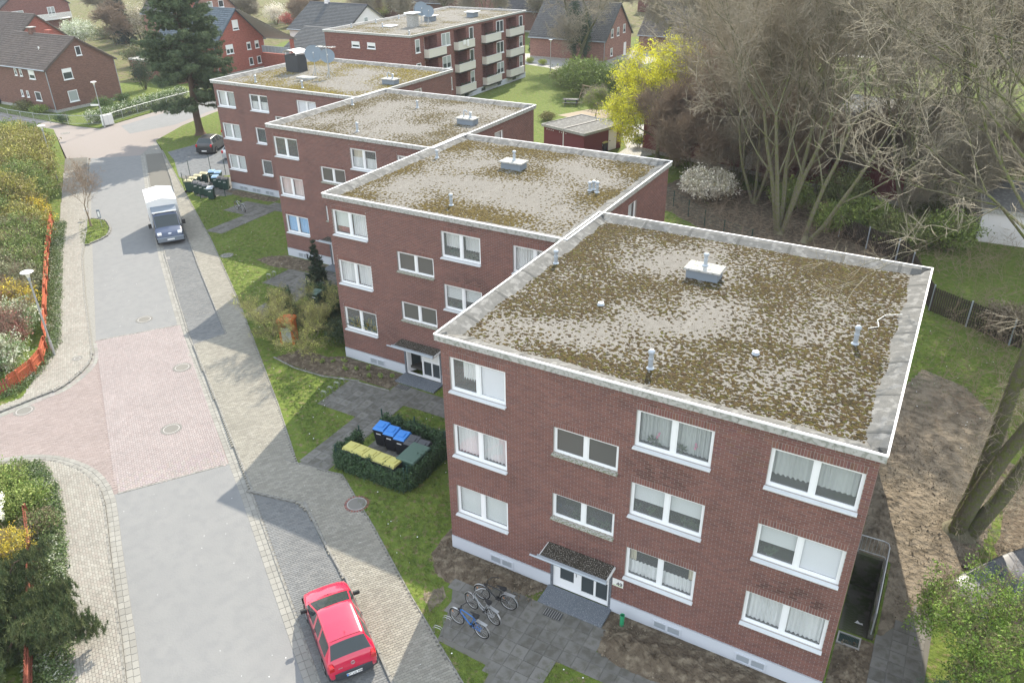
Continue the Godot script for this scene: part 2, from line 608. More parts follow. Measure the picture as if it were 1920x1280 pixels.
func slabs(parent: Node3D, poly: PackedVector2Array, size: float, y: float, gap := 0.012) -> void:
	var lo := Vector2(1e9, 1e9)
	var hi := -lo
	for p in poly:
		lo = lo.min(p)
		hi = hi.max(p)
	var b := B.new()
	b.cbox(Vector3(0, -0.03, 0), Vector3(size - gap, 0.06, size - gap), 0.006)
	# give the shared mesh plain planar texture coordinates
	for i in b.uv.size():
		b.uv[i] = Vector2(b.v[i].x, b.v[i].z)
	var m := b.mesh()
	var n := 0
	var x := lo.x + size / 2
	while x < hi.x + size / 2:
		var z := lo.y + size / 2
		while z < hi.y + size / 2:
			if Geometry2D.is_point_in_polygon(Vector2(x, z), poly) and n < 300:
				var o := put("slab", m, M["slab%d" % (rng.randi() % 4)], parent)
				o.transform = Transform3D(Basis.from_euler(Vector3(rf(-0.008, 0.008), rf(-0.01, 0.01) + PI / 2 * (rng.randi() % 4), rf(-0.008, 0.008))), Vector3(x, y + rf(-0.004, 0.004), z))
				n += 1
			z += size
		x += size

# a patch of loose earth: a grid clipped to a polygon, heaped up by noise
func earth(called: String, poly: PackedVector2Array, cell: float, y: float, amp: float, m: Material, sd: int, heaps := []) -> MeshInstance3D:
	var lo := Vector2(1e9, 1e9)
	var hi := -lo
	for p in poly:
		lo = lo.min(p)
		hi = hi.max(p)
	var nz := noise(0.55, sd, 5)
	var b := B.new()
	var pts := {}
	var nx := int((hi.x - lo.x) / cell) + 2
	var nzc := int((hi.y - lo.y) / cell) + 2
	var get_h := func(px: Vector2) -> float:
		var d := 1e9
		for i in poly.size():
			d = minf(d, Geometry2D.get_closest_point_to_segment(px, poly[i], poly[(i + 1) % poly.size()]).distance_to(px))
		var inside := Geometry2D.is_point_in_polygon(px, poly)
		if not inside: return y - 0.05 - minf(d, 0.3) * 0.3
		var h := y + minf(d * 0.6, 1.0) * amp * (0.9 + nz.get_noise_2d(px.x, px.y) * 1.6) + 0.004
		for hp in heaps:
			h += hp[3] * exp(-(px - Vector2(hp[0], hp[1])).length_squared() / (hp[2] * hp[2])) * (0.8 + 0.8 * nz.get_noise_2d(px.x * 3, px.y * 3)) * minf(d * 2.0, 1.0)
		return maxf(h, y + 0.004)
	for i in nx:
		for j in nzc:
			var q := lo + Vector2(i, j) * cell
			pts[Vector2i(i, j)] = Vector3(q.x, get_h.call(q), q.y)
	for i in nx - 1:
		for j in nzc - 1:
			var a: Vector3 = pts[Vector2i(i, j)]
			var c: Vector3 = pts[Vector2i(i + 1, j + 1)]
			var bb: Vector3 = pts[Vector2i(i + 1, j)]
			var d: Vector3 = pts[Vector2i(i, j + 1)]
			if maxf(maxf(a.y, c.y), maxf(bb.y, d.y)) < y: continue
			b.tri(a, d, c, null, null, null, Vector2(a.x, a.z), Vector2(d.x, d.z), Vector2(c.x, c.z))
			b.tri(a, c, bb, null, null, null, Vector2(a.x, a.z), Vector2(c.x, c.z), Vector2(bb.x, bb.z))
	return struct(called, b, m)

var GR: PackedVector2Array
var AL: PackedVector2Array
var walk_out: PackedVector2Array

func terrain() -> void:
	var b := B.new()
	b.slab(P2([[-700, -700], [700, -700], [700, 400], [-700, 400]]), -1.7)
	struct("ground", b, M["ground"])
	# lines of the street, from near to far
	GR = P2([[18.4, 19.6], [-0.36, 7.34], [-5.35, 4.12], [-9.56, 1.38], [-17.05, -3.33], [-23.72, -7.41], [-35.27, -15.2], [-48, -24.2], [-60.0, -33.0]])
	var AR := offset_line(GR, -0.45)
	AL = P2([[12.8, 22.2], [-5.52, 10.18], [-14.66, 4.24]])
	var AL2 := P2([[-28.01, -4.29], [-46, -16.8], [-63.99, -29.45]])
	# asphalt
	b = B.new()
	b.slab(P2([[12.3, 22.8], [-5.8, 10.6], [-14.95, 4.6], [-14.66, 4.24], [-11.98, 0.38], [-9.8, 1.76], [-5.6, 4.5], [-0.61, 7.72], [18.15, 19.98]]), -0.10, 0.2)
	struct("road", b, M["asphalt"])
	b = B.new()
	b.slab(P2([[-25.25, -8.08], [-28.01, -4.29], [-46, -16.8], [-63.99, -29.45], [-60.25, -32.62], [-48.25, -23.83], [-35.5, -14.83]]), -0.10, 0.2)
	struct("road", b, M["asphalt"])
	b = B.new()
	b.slab(P2([[-60.0, -33.0], [-60.25, -32.62], [-63.6, -37.3], [-59.1, -34.5], [-58.9, -34.3]]), -0.09, 0.1)
	struct("bay_end", b, M["kerb"])
	# far crossing and the street that turns off behind the last block
	b = B.new()
	b.slab(P2([[-60.25, -32.62], [-63.99, -29.45], [-66, -28.2], [-79, -35.3], [-100, -34.5], [-160, -20], [-163, -27], [-102, -38.2], [-78.5, -37.6], [-74.6, -38.2], [-75.3, -42], [-76.2, -48], [-77.5, -62], [-79, -100], [-72, -100], [-70.5, -62], [-68.5, -50], [-66.6, -43.5], [-63.6, -37.3]]), -0.10, 0.2)
	var cross_o := struct("road_crossing", b, mk("crossing", 0.235, 0.21, 0.195, 0.95))
	b = B.new()
	b.slab(P2([[-69.2, -38.2], [-73.5, -40.2], [-74.5, -48], [-75.8, -62], [-71.6, -62], [-69.8, -50], [-68.0, -43.5]]), -0.096)
	struct("road_patch", b, M["asphalt"])
	# raised red paving of the junction
	var red := P2([[-14.66, 4.24], [-11.98, 0.38], [-18.5, -3.75], [-25.25, -8.08], [-28.01, -4.29], [-27.42, -3.59], [-25.88, -2.33], [-24.96, -0.26], [-25.1, 1.01], [-25.47, 2.91], [-28.2, 12], [-23.4, 13], [-20.7, 5.0], [-19.4, 4.3], [-17.71, 4.1], [-16.1, 4.35], [-14.95, 4.7]])
	b = B.new()
	b.slab(red, -0.102, 0.2)
	var o: Node3D = struct("red_paving", b, M["joint_red"])
	var reds := [Color(0.262, 0.229, 0.222), Color(0.257, 0.222, 0.215), Color(0.27, 0.238, 0.231), Color(0.255, 0.226, 0.22)]
	pave(o, P2([[-14.66, 4.24], [-11.98, 0.38], [-18.5, -3.75], [-25.25, -8.08], [-28.01, -4.29], [-25.3, -2.5]]), Vector2(0.84, 0.54), -0.092, 0.2, 0.1, reds, 300)
	pave(o, P2([[-14.7, 4.27], [-25.35, -2.45], [-25.88, -2.33], [-24.96, -0.26], [-25.1, 1.01], [-25.47, 2.91], [-26.4, 6], [-21.1, 6], [-20.61, 4.43], [-19.4, 3.77], [-17.71, 3.58], [-16.02, 3.85]]), Vector2(0.45, -0.9), -0.092, 0.2, 0.1, [Color(0.255, 0.214, 0.2), Color(0.246, 0.206, 0.192), Color(0.264, 0.224, 0.211)], 0)
	# light border stones across the street at both ends of the red field
	o = thing_struct("border_stones")
	kerb_run(o, P2([[-14.66, 4.24], [-11.98, 0.38]]), -0.088, 0.12, 0.1)
	kerb_run(o, P2([[-28.01, -4.29], [-25.25, -8.08]]), -0.088, 0.12, 0.1)
	# gutter on the house side
	o = thing_struct("gutter")
	strip(o, GR, -0.24, -0.095, 0.43, 0.33, 110.0)
	kerb_run(o, GR, -0.065, 0.1, 0.2)
	# gutter strip on the garden side, far half
	b = B.new()
	b.slab(P2([[-28.01, -4.29], [-46, -16.8], [-63.99, -29.45], [-63.2, -28.75], [-53, -21.4], [-45.35, -15.9], [-40.55, -12.15], [-33.58, -7.5], [-27.42, -3.59]]), -0.092, 0.2)
	struct("gutter_bed", b, M["gutter"])
	# parking bays
	var greys := [Color(0.152, 0.156, 0.156), Color(0.162, 0.166, 0.166), Color(0.14, 0.144, 0.145), Color(0.17, 0.172, 0.17)]
	var bay := P2([[18.4, 19.6], [-0.36, 7.34], [-5.35, 4.12], [-9.56, 1.38], [-8.84, 1.25], [-7.33, 0.96], [-6.37, 1.2], [-4.30, 2.45], [-1.95, 3.79], [1.70, 6.20], [18.2, 17.0]])
	b = B.new()
	b.slab(bay, -0.078, 0.2)
	o = struct("parking_bay", b, M["joint"])
	pave(o, bay, Vector2(0.55, -0.84), -0.068, 0.2, 0.1, greys, 300, "paver", 60.0)
	var bay2 := P2([[-22.36, -6.60], [-23.72, -7.41], [-35.27, -15.2], [-48, -24.2], [-60.0, -33.0], [-58.9, -34.3], [-50.28, -28.25], [-38.69, -19.86], [-29.43, -13.6], [-21.71, -8.49]])
	b = B.new()
	b.slab(bay2, -0.078, 0.2)
	o = struct("parking_bay", b, M["joint"])
	pave(o, bay2, Vector2(0.55, -0.84), -0.068, 0.2, 0.1, greys, 0)
	# pavement in front of the blocks
	walk_out = P2([[20.5, 15.2], [3.67, 5.11], [0.09, 2.96], [-3.41, 0.69], [-6.82, -1.37], [-7.5, -1.25], [-9.19, -1.04], [-13.37, -4.17], [-19.5, -8.55], [-24.57, -12.15], [-34.45, -18.82], [-44.05, -24.9], [-59.09, -34.5]])
	var walk_in := P2([[18.2, 17.0], [1.70, 6.20], [-1.95, 3.79], [-4.30, 2.45], [-6.37, 1.2], [-7.33, 0.96], [-8.84, 1.25], [-9.56, 1.38], [-17.05, -3.33], [-22.36, -6.60], [-21.71, -8.49], [-29.43, -13.6], [-38.69, -19.86], [-50.28, -28.25], [-58.9, -34.3]])
	b = B.new()
	b.slab(between(walk_in, walk_out), -0.012, 0.3)
	o = struct("pavement", b, M["joint"])
	var sands := [Color(0.236, 0.224, 0.190), Color(0.247, 0.236, 0.201), Color(0.218, 0.207, 0.178), Color(0.259, 0.247, 0.213), Color(0.213, 0.201, 0.172)]
	pave(o, between(walk_in, walk_out), Vector2(0.55, -0.835), 0.0, 0.2, 0.1, sands, 300, "paver", 90.0)
	o = thing_struct("kerb")
	kerb_run(o, P2([[18.2, 17.0], [1.70, 6.20], [-1.95, 3.79], [-4.30, 2.45], [-6.37, 1.2]]), 0.012, 0.1, 0.25)
	kerb_run(o, smooth_line([[-6.37, 1.2], [-6.85, 0.98], [-7.33, 0.96], [-8.0, 1.1], [-8.84, 1.25], [-9.56, 1.38]], 2), 0.012, 0.1, 0.25, 0.35)
	kerb_run(o, P2([[-9.56, 1.30], [-17.05, -3.36], [-22.2, -6.52]]), 0.006, 0.1, 0.25)
	kerb_run(o, P2([[-22.36, -6.60], [-21.71, -8.49]]), 0.012, 0.1, 0.25, 0.4)
	kerb_run(o, P2([[-21.71, -8.49], [-29.43, -13.6], [-38.69, -19.86], [-50.28, -28.25], [-58.9, -34.3]]), 0.012, 0.1, 0.25)
	# lawn edging behind the pavement
	o = thing_struct("lawn_edging")
	kerb_run(o, offset_line(walk_out, 0.04), 0.015, 0.06, 0.2)
	# garden side: pavement beyond the side street
	var sl_out := P2([[-66, -28.0], [-60.37, -24.04], [-48.31, -15.54], [-42.24, -11.15], [-35.45, -6.58], [-29.41, -2.52], [-27.3, -0.25], [-25.72, 1.64], [-26.3, 3.6]])
	var sl_in := P2([[-64.3, -29.4], [-63.2, -28.75], [-53, -21.4], [-45.35, -15.9], [-40.55, -12.15], [-33.58, -7.5], [-27.42, -3.59], [-25.88, -2.33], [-24.96, -0.26], [-25.10, 1.01], [-25.6, 3.4]])
	b = B.new()
	b.slab(between(sl_in, sl_out), -0.012, 0.3)
	o = struct("pavement", b, M["joint"])
	var pale := [Color(0.259, 0.247, 0.218), Color(0.276, 0.265, 0.236), Color(0.236, 0.224, 0.198), Color(0.255, 0.236, 0.209)]
	pave(o, between(sl_in, sl_out), Vector2(0.83, 0.56), 0.0, 0.2, 0.1, pale, 0, "paver", 90.0)
	o = thing_struct("kerb")
	kerb_run(o, offset_line(P2([[-64.3, -29.4], [-53, -21.4], [-45.35, -15.9], [-40.55, -12.15], [-33.58, -7.5], [-27.42, -3.59]]), 0.0), 0.008, 0.12, 0.2)
	kerb_run(o, smooth_line([[-27.42, -3.59], [-25.88, -2.33], [-24.96, -0.26], [-25.10, 1.01], [-25.6, 3.4]], 3), 0.008, 0.12, 0.2, 0.5)
	strip(o, smooth_line([[-27.7, -3.9], [-25.7, -2.45], [-24.72, -0.26], [-24.85, 1.01], [-25.3, 3.4]], 4), 0.0, -0.085, 0.4, 0.33, 70.0)
	# garden side: pavement at the near corner
	var c_in := smooth_line([[-21.4, 5.6], [-20.61, 4.85], [-19.4, 4.25], [-17.71, 4.02], [-16.2, 4.25], [-14.6, 4.95], [-11.95, 6.65], [-8.3, 8.95], [-5.8, 10.55], [12.6, 22.6]], 2)
	var c_out := P2([[-21.0, 6.2], [-19.66, 5.0], [-17.9, 5.3], [-15.75, 6.3], [-13.28, 7.81], [-10.89, 9.28], [-7.63, 11.35], [10, 23.6]])
	b = B.new()
	b.slab(between(c_in, c_out), -0.012, 0.3)
	o = struct("pavement", b, M["joint"])
	pave(o, between(c_in, c_out), Vector2(0.1, 1.0).rotated(-0.95), 0.0, 0.2, 0.1, pale, 300, "paver", 60.0)
	o = thing_struct("kerb")
	kerb_run(o, c_in, 0.004, 0.11, 0.2, 0.55)
	strip(o, offset_line(c_in, -0.27), 0.0, -0.086, 0.42, 0.33, 70.0)
	# lawns
	b = B.new()
	var big := offset_line(walk_out, 0.07)
	var poly := PackedVector2Array([Vector2(13.93, 11.2)])
	for i in range(1, big.size()): poly.append(big[i])
	poly.append_array(P2([[-63.6, -37.3], [-66.6, -43.5], [-68.5, -50], [-70.5, -62], [-72, -100], [-90, -420], [13.93, -420]]))
	b.slab(poly, 0.0, 0.3)
	b.slab(P2([[13.93, -7.2], [13.93, -420], [500, -420], [500, -7.2]]), 0.0, 0.0)
	b.slab(P2([[13.93, 11.2], [13.93, -3.05], [500, -3.05], [500, 60], [20.5, 15.2]]), 0.0, 0.0)
	b.slab(P2([[15.05, -3.05], [15.05, -7.2], [500, -7.2], [500, -3.05]]), 0.0, 0.0)
	struct("lawn", b, M["lawn"])
	b = B.new()
	var lp := PackedVector2Array([Vector2(-26.4, 3.8)])
	for i in range(7, -1, -1): lp.append(sl_out[i])
	lp.append_array(P2([[-79, -35.3], [-100, -34.5], [-160, -20], [-500, 60], [-200, 100], [-29, 13]]))
	b.slab(lp, -0.02, 0.3)
	lp = c_out.duplicate()
	lp.append_array(P2([[-5, 45], [-23.4, 13], [-21.3, 6.6]]))
	b.slab(lp, -0.02, 0.3)
	b.slab(P2([[-78.5, -37.6], [-102, -38.2], [-163, -27], [-600, -30], [-600, -420], [-105, -420], [-79, -100], [-77.5, -62], [-76.2, -48], [-75.3, -42], [-74.6, -38.2]]), -0.0, 0.3)
	struct("lawn", b, M["lawn"])
	# duller rough gardens between the far houses
	b = B.new()
	b.slab(P2([[-200, -40], [-102, -52], [-90, -64], [-104, -100], [-80, -130], [-30, -134], [40, -118], [60, -300], [-300, -300], [-300, -60]]), 0.006, 0.0)
	struct("rough_gardens", b, M["ground"])
	# slab paths to the doors
	var front := P2([[1.0, 1.5], [4.0, 0.9], [6.75, 0.9], [7.0, 1.9], [14, 1.6], [14, 2.75], [5.84, 2.9], [5.76, 6.2], [4.4, 5.5], [4.24, 4.15], [2.03, 4.08], [1.77, 3.16], [1.5, 2.4]])
	path_bed("slab_path", front)
	var p1 := P2([[-11.5, -5.45], [-11.7, -7.9], [-9.2, -8.0], [-9.1, -8.75], [-6.6, -8.75], [-3.6, -8.6], [-3.5, -7.45], [-7.7, -7.2], [-7.56, -1.25], [-9.08, -1.08], [-9.15, -5.4]])
	path_bed("slab_path", p1)
	for d in [Vector2(-13.44, -9.62), Vector2(-27.2, -18.9)]:
		var q := PackedVector2Array()
		for p in p1: q.append(p + d)
		path_bed("slab_path", q)
	path_bed("bin_yard", P2([[-7.1, -4.5], [-3.9, -4.5], [-3.9, -1.9], [-7.1, -1.9]]))
	path_bed("garden_path", P2([[15.1, -3.15], [15.2, -0.6], [16.7, -0.6], [16.8, -5.9], [16.3, -5.2]]))
	path_bed("bin_yard", P2([[-50.2, -29.3], [-43.6, -31.8], [-41.4, -27.4], [-43.2, -25.6]]))
	# asphalt yard beside the last block
	b = B.new()
	b.slab(P2([[-58.4, -34.55], [-55.3, -32.8], [-50.0, -28.95], [-45.6, -32.0], [-45.2, -46], [-57.5, -46], [-58.3, -36]]), 0.006, 0.02)
	struct("parking_yard", b, M["asphalt_dark"])
	# far garden path, sand pit
	b = B.new()
	b.slab(P2([[-20.5, -66.5], [-18.2, -68], [-12.9, -56.4], [-14.2, -54], [-16.2, -54.2], [-16.2, -57.5]]), 0.006, 0.02)
	struct("garden_path", b, M["concrete"])
	b = B.new()
	b.slab(P2([[-29.2, -67.8], [-27.0, -72.5], [-23.2, -72.8], [-22.6, -69.5], [-26, -66.8]]), 0.008, 0.02)
	struct("sand_pit", b, mk("sand", 0.30, 0.25, 0.19, 1.0))
	b = B.new()
	b.slab(P2([[-45, -96], [-40, -93], [-34, -100], [-28, -122], [10, -128], [60, -140], [60, -150], [5, -136], [-34, -130], [-44, -108], [-60, -106], [-60, -100]]), 0.006, 0.02)
	struct("far_road", b, M["concrete"])
	# earth along the house fronts and the churned ground beside the near block
	earth("soil_strip", P2([[-0.7, -1.0], [-0.55, 0.75], [0.25, 1.6], [0.9, 1.75], [3.9, 0.85], [4.3, 0.25], [4.3, -0.1], [0.0, -0.05], [-0.02, -1.0]]), 0.09, 0.0, 0.07, M["soil"], 5, [[-0.35, 0.3, 0.45, 0.22], [1.0, 0.6, 0.6, 0.12], [2.6, 0.5, 0.5, 0.1]])
	earth("soil_heap", P2([[6.75, -0.05], [6.75, 0.9], [6.95, 1.9], [8.2, 2.3], [10.5, 2.0], [13.9, 1.5], [14.0, -0.05]]), 0.09, 0.0, 0.05, M["soil"], 6, [[7.7, 1.35, 0.55, 0.38], [8.8, 1.2, 0.7, 0.34], [10.2, 1.15, 0.8, 0.28], [11.8, 1.0, 0.7, 0.22], [7.4, 0.35, 0.35, -0.1]])
	earth("soil_strip", P2([[-17.1, -7.7], [-15.2, -7.4], [-13.2, -7.5], [-11.8, -8.0], [-9.2, -8.1], [-9.1, -9.8], [-13.7, -9.75], [-14.6, -9.2], [-16.5, -9.2]]), 0.12, 0.0, 0.06, M["soil"], 7, [[-13.6, -9.2, 0.6, 0.2], [-12.2, -8.7, 0.5, 0.1]])
	earth("soil_strip", P2([[-28.6, -17.6], [-26.6, -17.2], [-22.8, -17.7], [-22.8, -19.4], [-27.1, -19.35], [-28.2, -18.6]]), 0.14, 0.0, 0.08, M["soil"], 8, [[-26.8, -18.4, 0.6, 0.2]])
	earth("soil_strip", P2([[-43.2, -27.5], [-40, -27.4], [-36.6, -27.6], [-36.6, -28.85], [-42.8, -28.8]]), 0.16, 0.0, 0.05, M["soil"], 9, [[-37.6, -28.2, 0.5, 0.15]])
	earth("churned_soil", P2([[13.95, -7.3], [13.95, -20.5], [14.8, -23.5], [17.0, -22.5], [19.0, -19.0], [18.6, -15.5], [18.6, -12.2], [18.0, -8.9], [16.5, -5.6], [15.25, -3.1], [15.08, -3.1], [15.06, -7.25]]), 0.12, 0.0, 0.055, M["soil_dry"], 10, [[14.4, -8.6, 0.7, 0.25], [14.7, -11, 0.9, 0.15]])
	earth("leaf_litter", P2([[16.3, -16.5], [30, -17], [32, -4], [19.5, -4], [18.1, -8.9], [18.6, -12.2]]), 0.3, -0.01, 0.05, M["soil"], 12)
	earth("leaf_litter", P2([[0.5, -24.5], [11.5, -27], [13.5, -36], [10, -44], [2, -50], [-8, -50], [-10, -44], [-2, -38]]), 0.5, -0.01, 0.05, M["soil"], 13)
	earth("soil_strip", P2([[13.95, -2.95], [15.15, -2.95], [15.2, -0.4], [15.2, 1.6], [13.95, 1.6]]), 0.1, 0.0, 0.07, M["soil"], 14, [[14.4, -1.4, 0.4, 0.2]])
	earth("bare_patch", P2([[0.3, 2.6], [1.1, 3.2], [1.3, 2.3], [0.8, 1.9]]), 0.1, 0.0, 0.02, M["soil_dry"], 15)
	clods()
	petals()
	# white stones that mark off the parking bays
	for t in [[-30.2, -11.85, -28.8, -13.1], [-35.6, -15.5, -34.2, -16.8], [-26.0, -9.15, -24.6, -10.35], [-43.5, -21.1, -42.1, -22.4]]:
		o = thing_struct("bay_marking")
		for i in 6:
			var w := B.new()
			w.cbox(V(lerpf(t[0], t[2], i / 5.0), -0.062, lerpf(t[1], t[3], i / 5.0)), V(0.12, 0.008, 0.07), 0.003, Basis(Vector3.UP, 0.75))
			part("marking_stone", w, M["gutter"], o)
	# grass between
	grass()

func thing_struct(called: String) -> Node3D:
	var o := Node3D.new()
	o.name = numbered(called)
	add_child(o)
	o.set_meta("kind", "structure")
	return o

# two rows of square gutter stones along a line
func strip(parent: Node3D, line: PackedVector2Array, off: float, y: float, w: float, l: float, far: float) -> void:
	var b := B.new()
	b.slab(between(offset_line(line, off - w / 2), offset_line(line, off + w / 2)), y - 0.012, 0.05)
	part("bedding", b, M["joint"], parent)
	var xf := []
	var cols := []
	for r in [-1, 1]:
		for s in along(offset_line(line, off + r * w / 4), l):
			var e: Vector2 = s[1]
			var c: Vector2 = s[0]
			if V(c.x, 0, c.y).distance_to(CAM) > far: continue
			xf.append(Transform3D(Basis(V(e.x, 0, e.y), Vector3.UP, V(-e.y, 0, e.x)), V(c.x, y + rf(-0.003, 0.003), c.y)))
			cols.append(Color(0.235, 0.23, 0.21) * rf(0.88, 1.1))
	split(parent, "gutter_stone", paver_mesh(l - 0.01, w / 2 - 0.01), M["paver"], xf, cols, 120)

func path_bed(called: String, poly: PackedVector2Array) -> void:
	var b := B.new()
	b.slab(poly, 0.008, 0.03)
	var o := struct(called, b, M["joint"])
	slabs(o, poly, 0.5, 0.022)

func grass() -> void:
	# tufts of blades over the lawns near the camera, kept off paving and earth
	var b := B.new()
	var r := RandomNumberGenerator.new()
	r.seed = 3
	for i in 9:
		var a := r.randf() * TAU
		var p := V(r.randf_range(-0.05, 0.05), 0, r.randf_range(-0.05, 0.05))
		var d := V(cos(a), 0, sin(a))
		var s := d.cross(Vector3.UP) * 0.007
		var h := r.randf_range(0.03, 0.065)
		b.tri(p - s, p + s, p + d * h * 0.7 + Vector3.UP * h)
	var tuft := b.mesh()
	var daisy := B.new()
	daisy.lathe(V(0, 0.05, 0), [Vector2(0.0, 0.0), Vector2(0.022, 0.003), Vector2(0, 0.006)], 6)
	var dm := daisy.mesh()
	var keep := []
	for o in get_children():
		if o is MeshInstance3D and (String(o.name).begins_with("slab_path") or String(o.name).begins_with("soil") or String(o.name).begins_with("bin_yard") or String(o.name).begins_with("churned") or String(o.name).begins_with("bare") or String(o.name).begins_with("garden_path") or String(o.name).begins_with("parking_yard")):
			keep.append(o)
	var areas := [
		[P2([[-22, -9.6], [3.9, 5.6], [5.2, 6.2], [12, 8], [12.5, 2.8], [5.8, 2.9], [2.0, 4.1], [0.9, 1.9], [-0.7, 0.8], [-0.7, -9.5], [-9.2, -8.1], [-13.2, -7.5], [-17.1, -7.7], [-21, -17], [-23.5, -12.5]]), 75.0],
		[P2([[-22, -9.6], [-24.57, -12.2], [-34.45, -18.85], [-43, -24.4], [-42, -26.5], [-27, -19], [-21, -17]]), 45.0],
		[P2([[14.1, -34], [24, -34], [24, -18], [18.6, -12.2], [17, -16], [14.4, -19.3]]), 40.0],
		[P2([[0.3, -14], [13.5, -14], [13.5, -27], [0.3, -25]]), 20.0],
		[P2([[-0.5, -23.5], [8, -25], [-2, -38], [-13, -36], [-13.3, -24]]), 25.0],
		[P2([[-47.8, -17.0], [-43.0, -13.8], [-42.2, -13.8], [-42.7, -15.7], [-44.1, -17.0], [-45.8, -17.8]]), 70.0],
	]
	var polys := []
	polys.append(P2([[1.0, 1.5], [4.0, 0.9], [6.75, 0.9], [7.0, 1.9], [14, 1.6], [14, 2.75], [5.84, 2.9], [5.76, 6.2], [4.4, 5.5], [4.24, 4.15], [2.03, 4.08], [1.77, 3.16], [1.5, 2.4]]))
	var p1 := P2([[-11.5, -5.45], [-11.7, -7.9], [-9.2, -8.0], [-9.1, -8.75], [-6.6, -8.75], [-3.6, -8.6], [-3.5, -7.45], [-7.7, -7.2], [-7.56, -1.25], [-9.08, -1.08], [-9.15, -5.4]])
	for d in [Vector2.ZERO, Vector2(-13.44, -9.62), Vector2(-27.2, -18.9)]:
		var q := PackedVector2Array()
		for p in p1: q.append(p + d)
		polys.append(q)
	polys.append(P2([[-7.1, -4.5], [-3.9, -4.5], [-3.9, -1.9], [-7.1, -1.9]]))
	polys.append(P2([[-0.7, -1.0], [-0.55, 0.75], [0.25, 1.6], [0.9, 1.75], [3.9, 0.85], [4.3, -0.1], [0.0, -0.05], [-0.02, -1.0]]))
	polys.append(offset_walk())
	var thin := noise(0.22, 77, 3)
	var xf := []
	var cols := []
	var dx := []
	for a in areas:
		var poly: PackedVector2Array = a[0]
		var lo := Vector2(1e9, 1e9)
		var hi := -lo
		for p in poly:
			lo = lo.min(p)
			hi = hi.max(p)
		var cnt := int((hi.x - lo.x) * (hi.y - lo.y) * a[1])
		for i in cnt:
			var p := Vector2(rf(lo.x, hi.x), rf(lo.y, hi.y))
			if not Geometry2D.is_point_in_polygon(p, poly): continue
			var bad := false
			for q in polys:
				if Geometry2D.is_point_in_polygon(p, q):
					bad = true
					break
			if bad: continue
			var t := thin.get_noise_2d(p.x, p.y)
			if t > 0.3 and rng.randf() < 0.8: continue
			var k := rf(0.75, 1.25)
			xf.append(Transform3D(Basis(Vector3.UP, rf(0, TAU)).scaled(Vector3.ONE * rf(0.7, 1.35)), V(p.x, 0.0, p.y)))
			cols.append(Color(0.08, 0.13, 0.018).lerp(Color(0.155, 0.17, 0.036), clampf(t * 1.4 + 0.35, 0, 1)) * k)
			if rng.randf() < 0.012: dx.append(Transform3D(Basis.IDENTITY.scaled(Vector3.ONE * rf(0.7, 1.4)), V(p.x, 0, p.y)))
	var g := many("grass", tuft, M["grass_blade"], xf, cols)
	tag(g, "short green grass growing on the lawns around the blocks", "grass")
	var dd := many("daisies", dm, M["white"], dx, [])
	tag(dd, "tiny white daisies scattered in the front lawns", "flowers")

func offset_walk() -> PackedVector2Array:
	var r := P2([[20.5, 15.2], [18.2, 17.0], [1.70, 6.20], [-9.56, 1.38], [-23.72, -7.41], [-60.0, -33.0]])
	for i in range(walk_out.size() - 1, 0, -1): r.append(walk_out[i])
	return r

# clods and pebbles on the dug earth
func clods() -> void:
	var b := B.new()
	b.cbox(Vector3.ZERO, V(1.0, 0.7, 0.8), 0.25)
	var xf := []
	var cols := []
	for a in [[-0.5, 0.1, 4.2, 1.3, 500], [6.9, 0.2, 11.5, 2.0, 700], [-13.5, -9.4, -9.3, -8.0, 300], [14.2, -16.5, 16.8, -7.5, 700], [14.1, -2.6, 15.0, 1.2, 160], [-27.5, -19.0, -23.0, -17.8, 160]]:
		for i in int(a[4]):
			var s := rf(0.012, 0.05) * (1.0 if rng.randf() < 0.9 else 1.8)
			xf.append(Transform3D(Basis.from_euler(V(rf(0, 6), rf(0, 6), rf(0, 6))).scaled(Vector3.ONE * s), V(rf(a[0], a[2]), 0.06 + rf(0, 0.03), rf(a[1], a[3]))))
			cols.append(Color(0.10, 0.078, 0.055).lerp(Color(0.24, 0.2, 0.15), rng.randf()))
	tag(many("soil_clods", b.mesh(), M["moss"], xf, cols), "loose clods and pebbles lying on the dug soil", "clods")

# white petals and specks blown over the street
func petals() -> void:
	var b := B.new()
	b.lathe(Vector3.ZERO, [Vector2(1.0, 0.0), Vector2(0.7, 0.2), Vector2(0, 0.25)], 6)
	var xf := []
	for i in 150:
		var t := rng.randf()
		var p := Vector2(4.0, 11.0).lerp(Vector2(-34, -14.5), t) + Vector2(0.56, -0.83) * rf(-5.5, 5.5)
		var y := -0.098 if absf((p - Vector2(4.0, 11.0)).dot(Vector2(0.56, -0.83))) < 2.4 else 0.003
		xf.append(Transform3D(Basis.IDENTITY.scaled(V(rf(0.007, 0.018), 0.012, rf(0.007, 0.018))), V(p.x, y, p.y)))
	tag(many("fallen_petals", b.mesh(), M["white"], xf, []), "white petals and specks scattered over street and pavement", "petals")

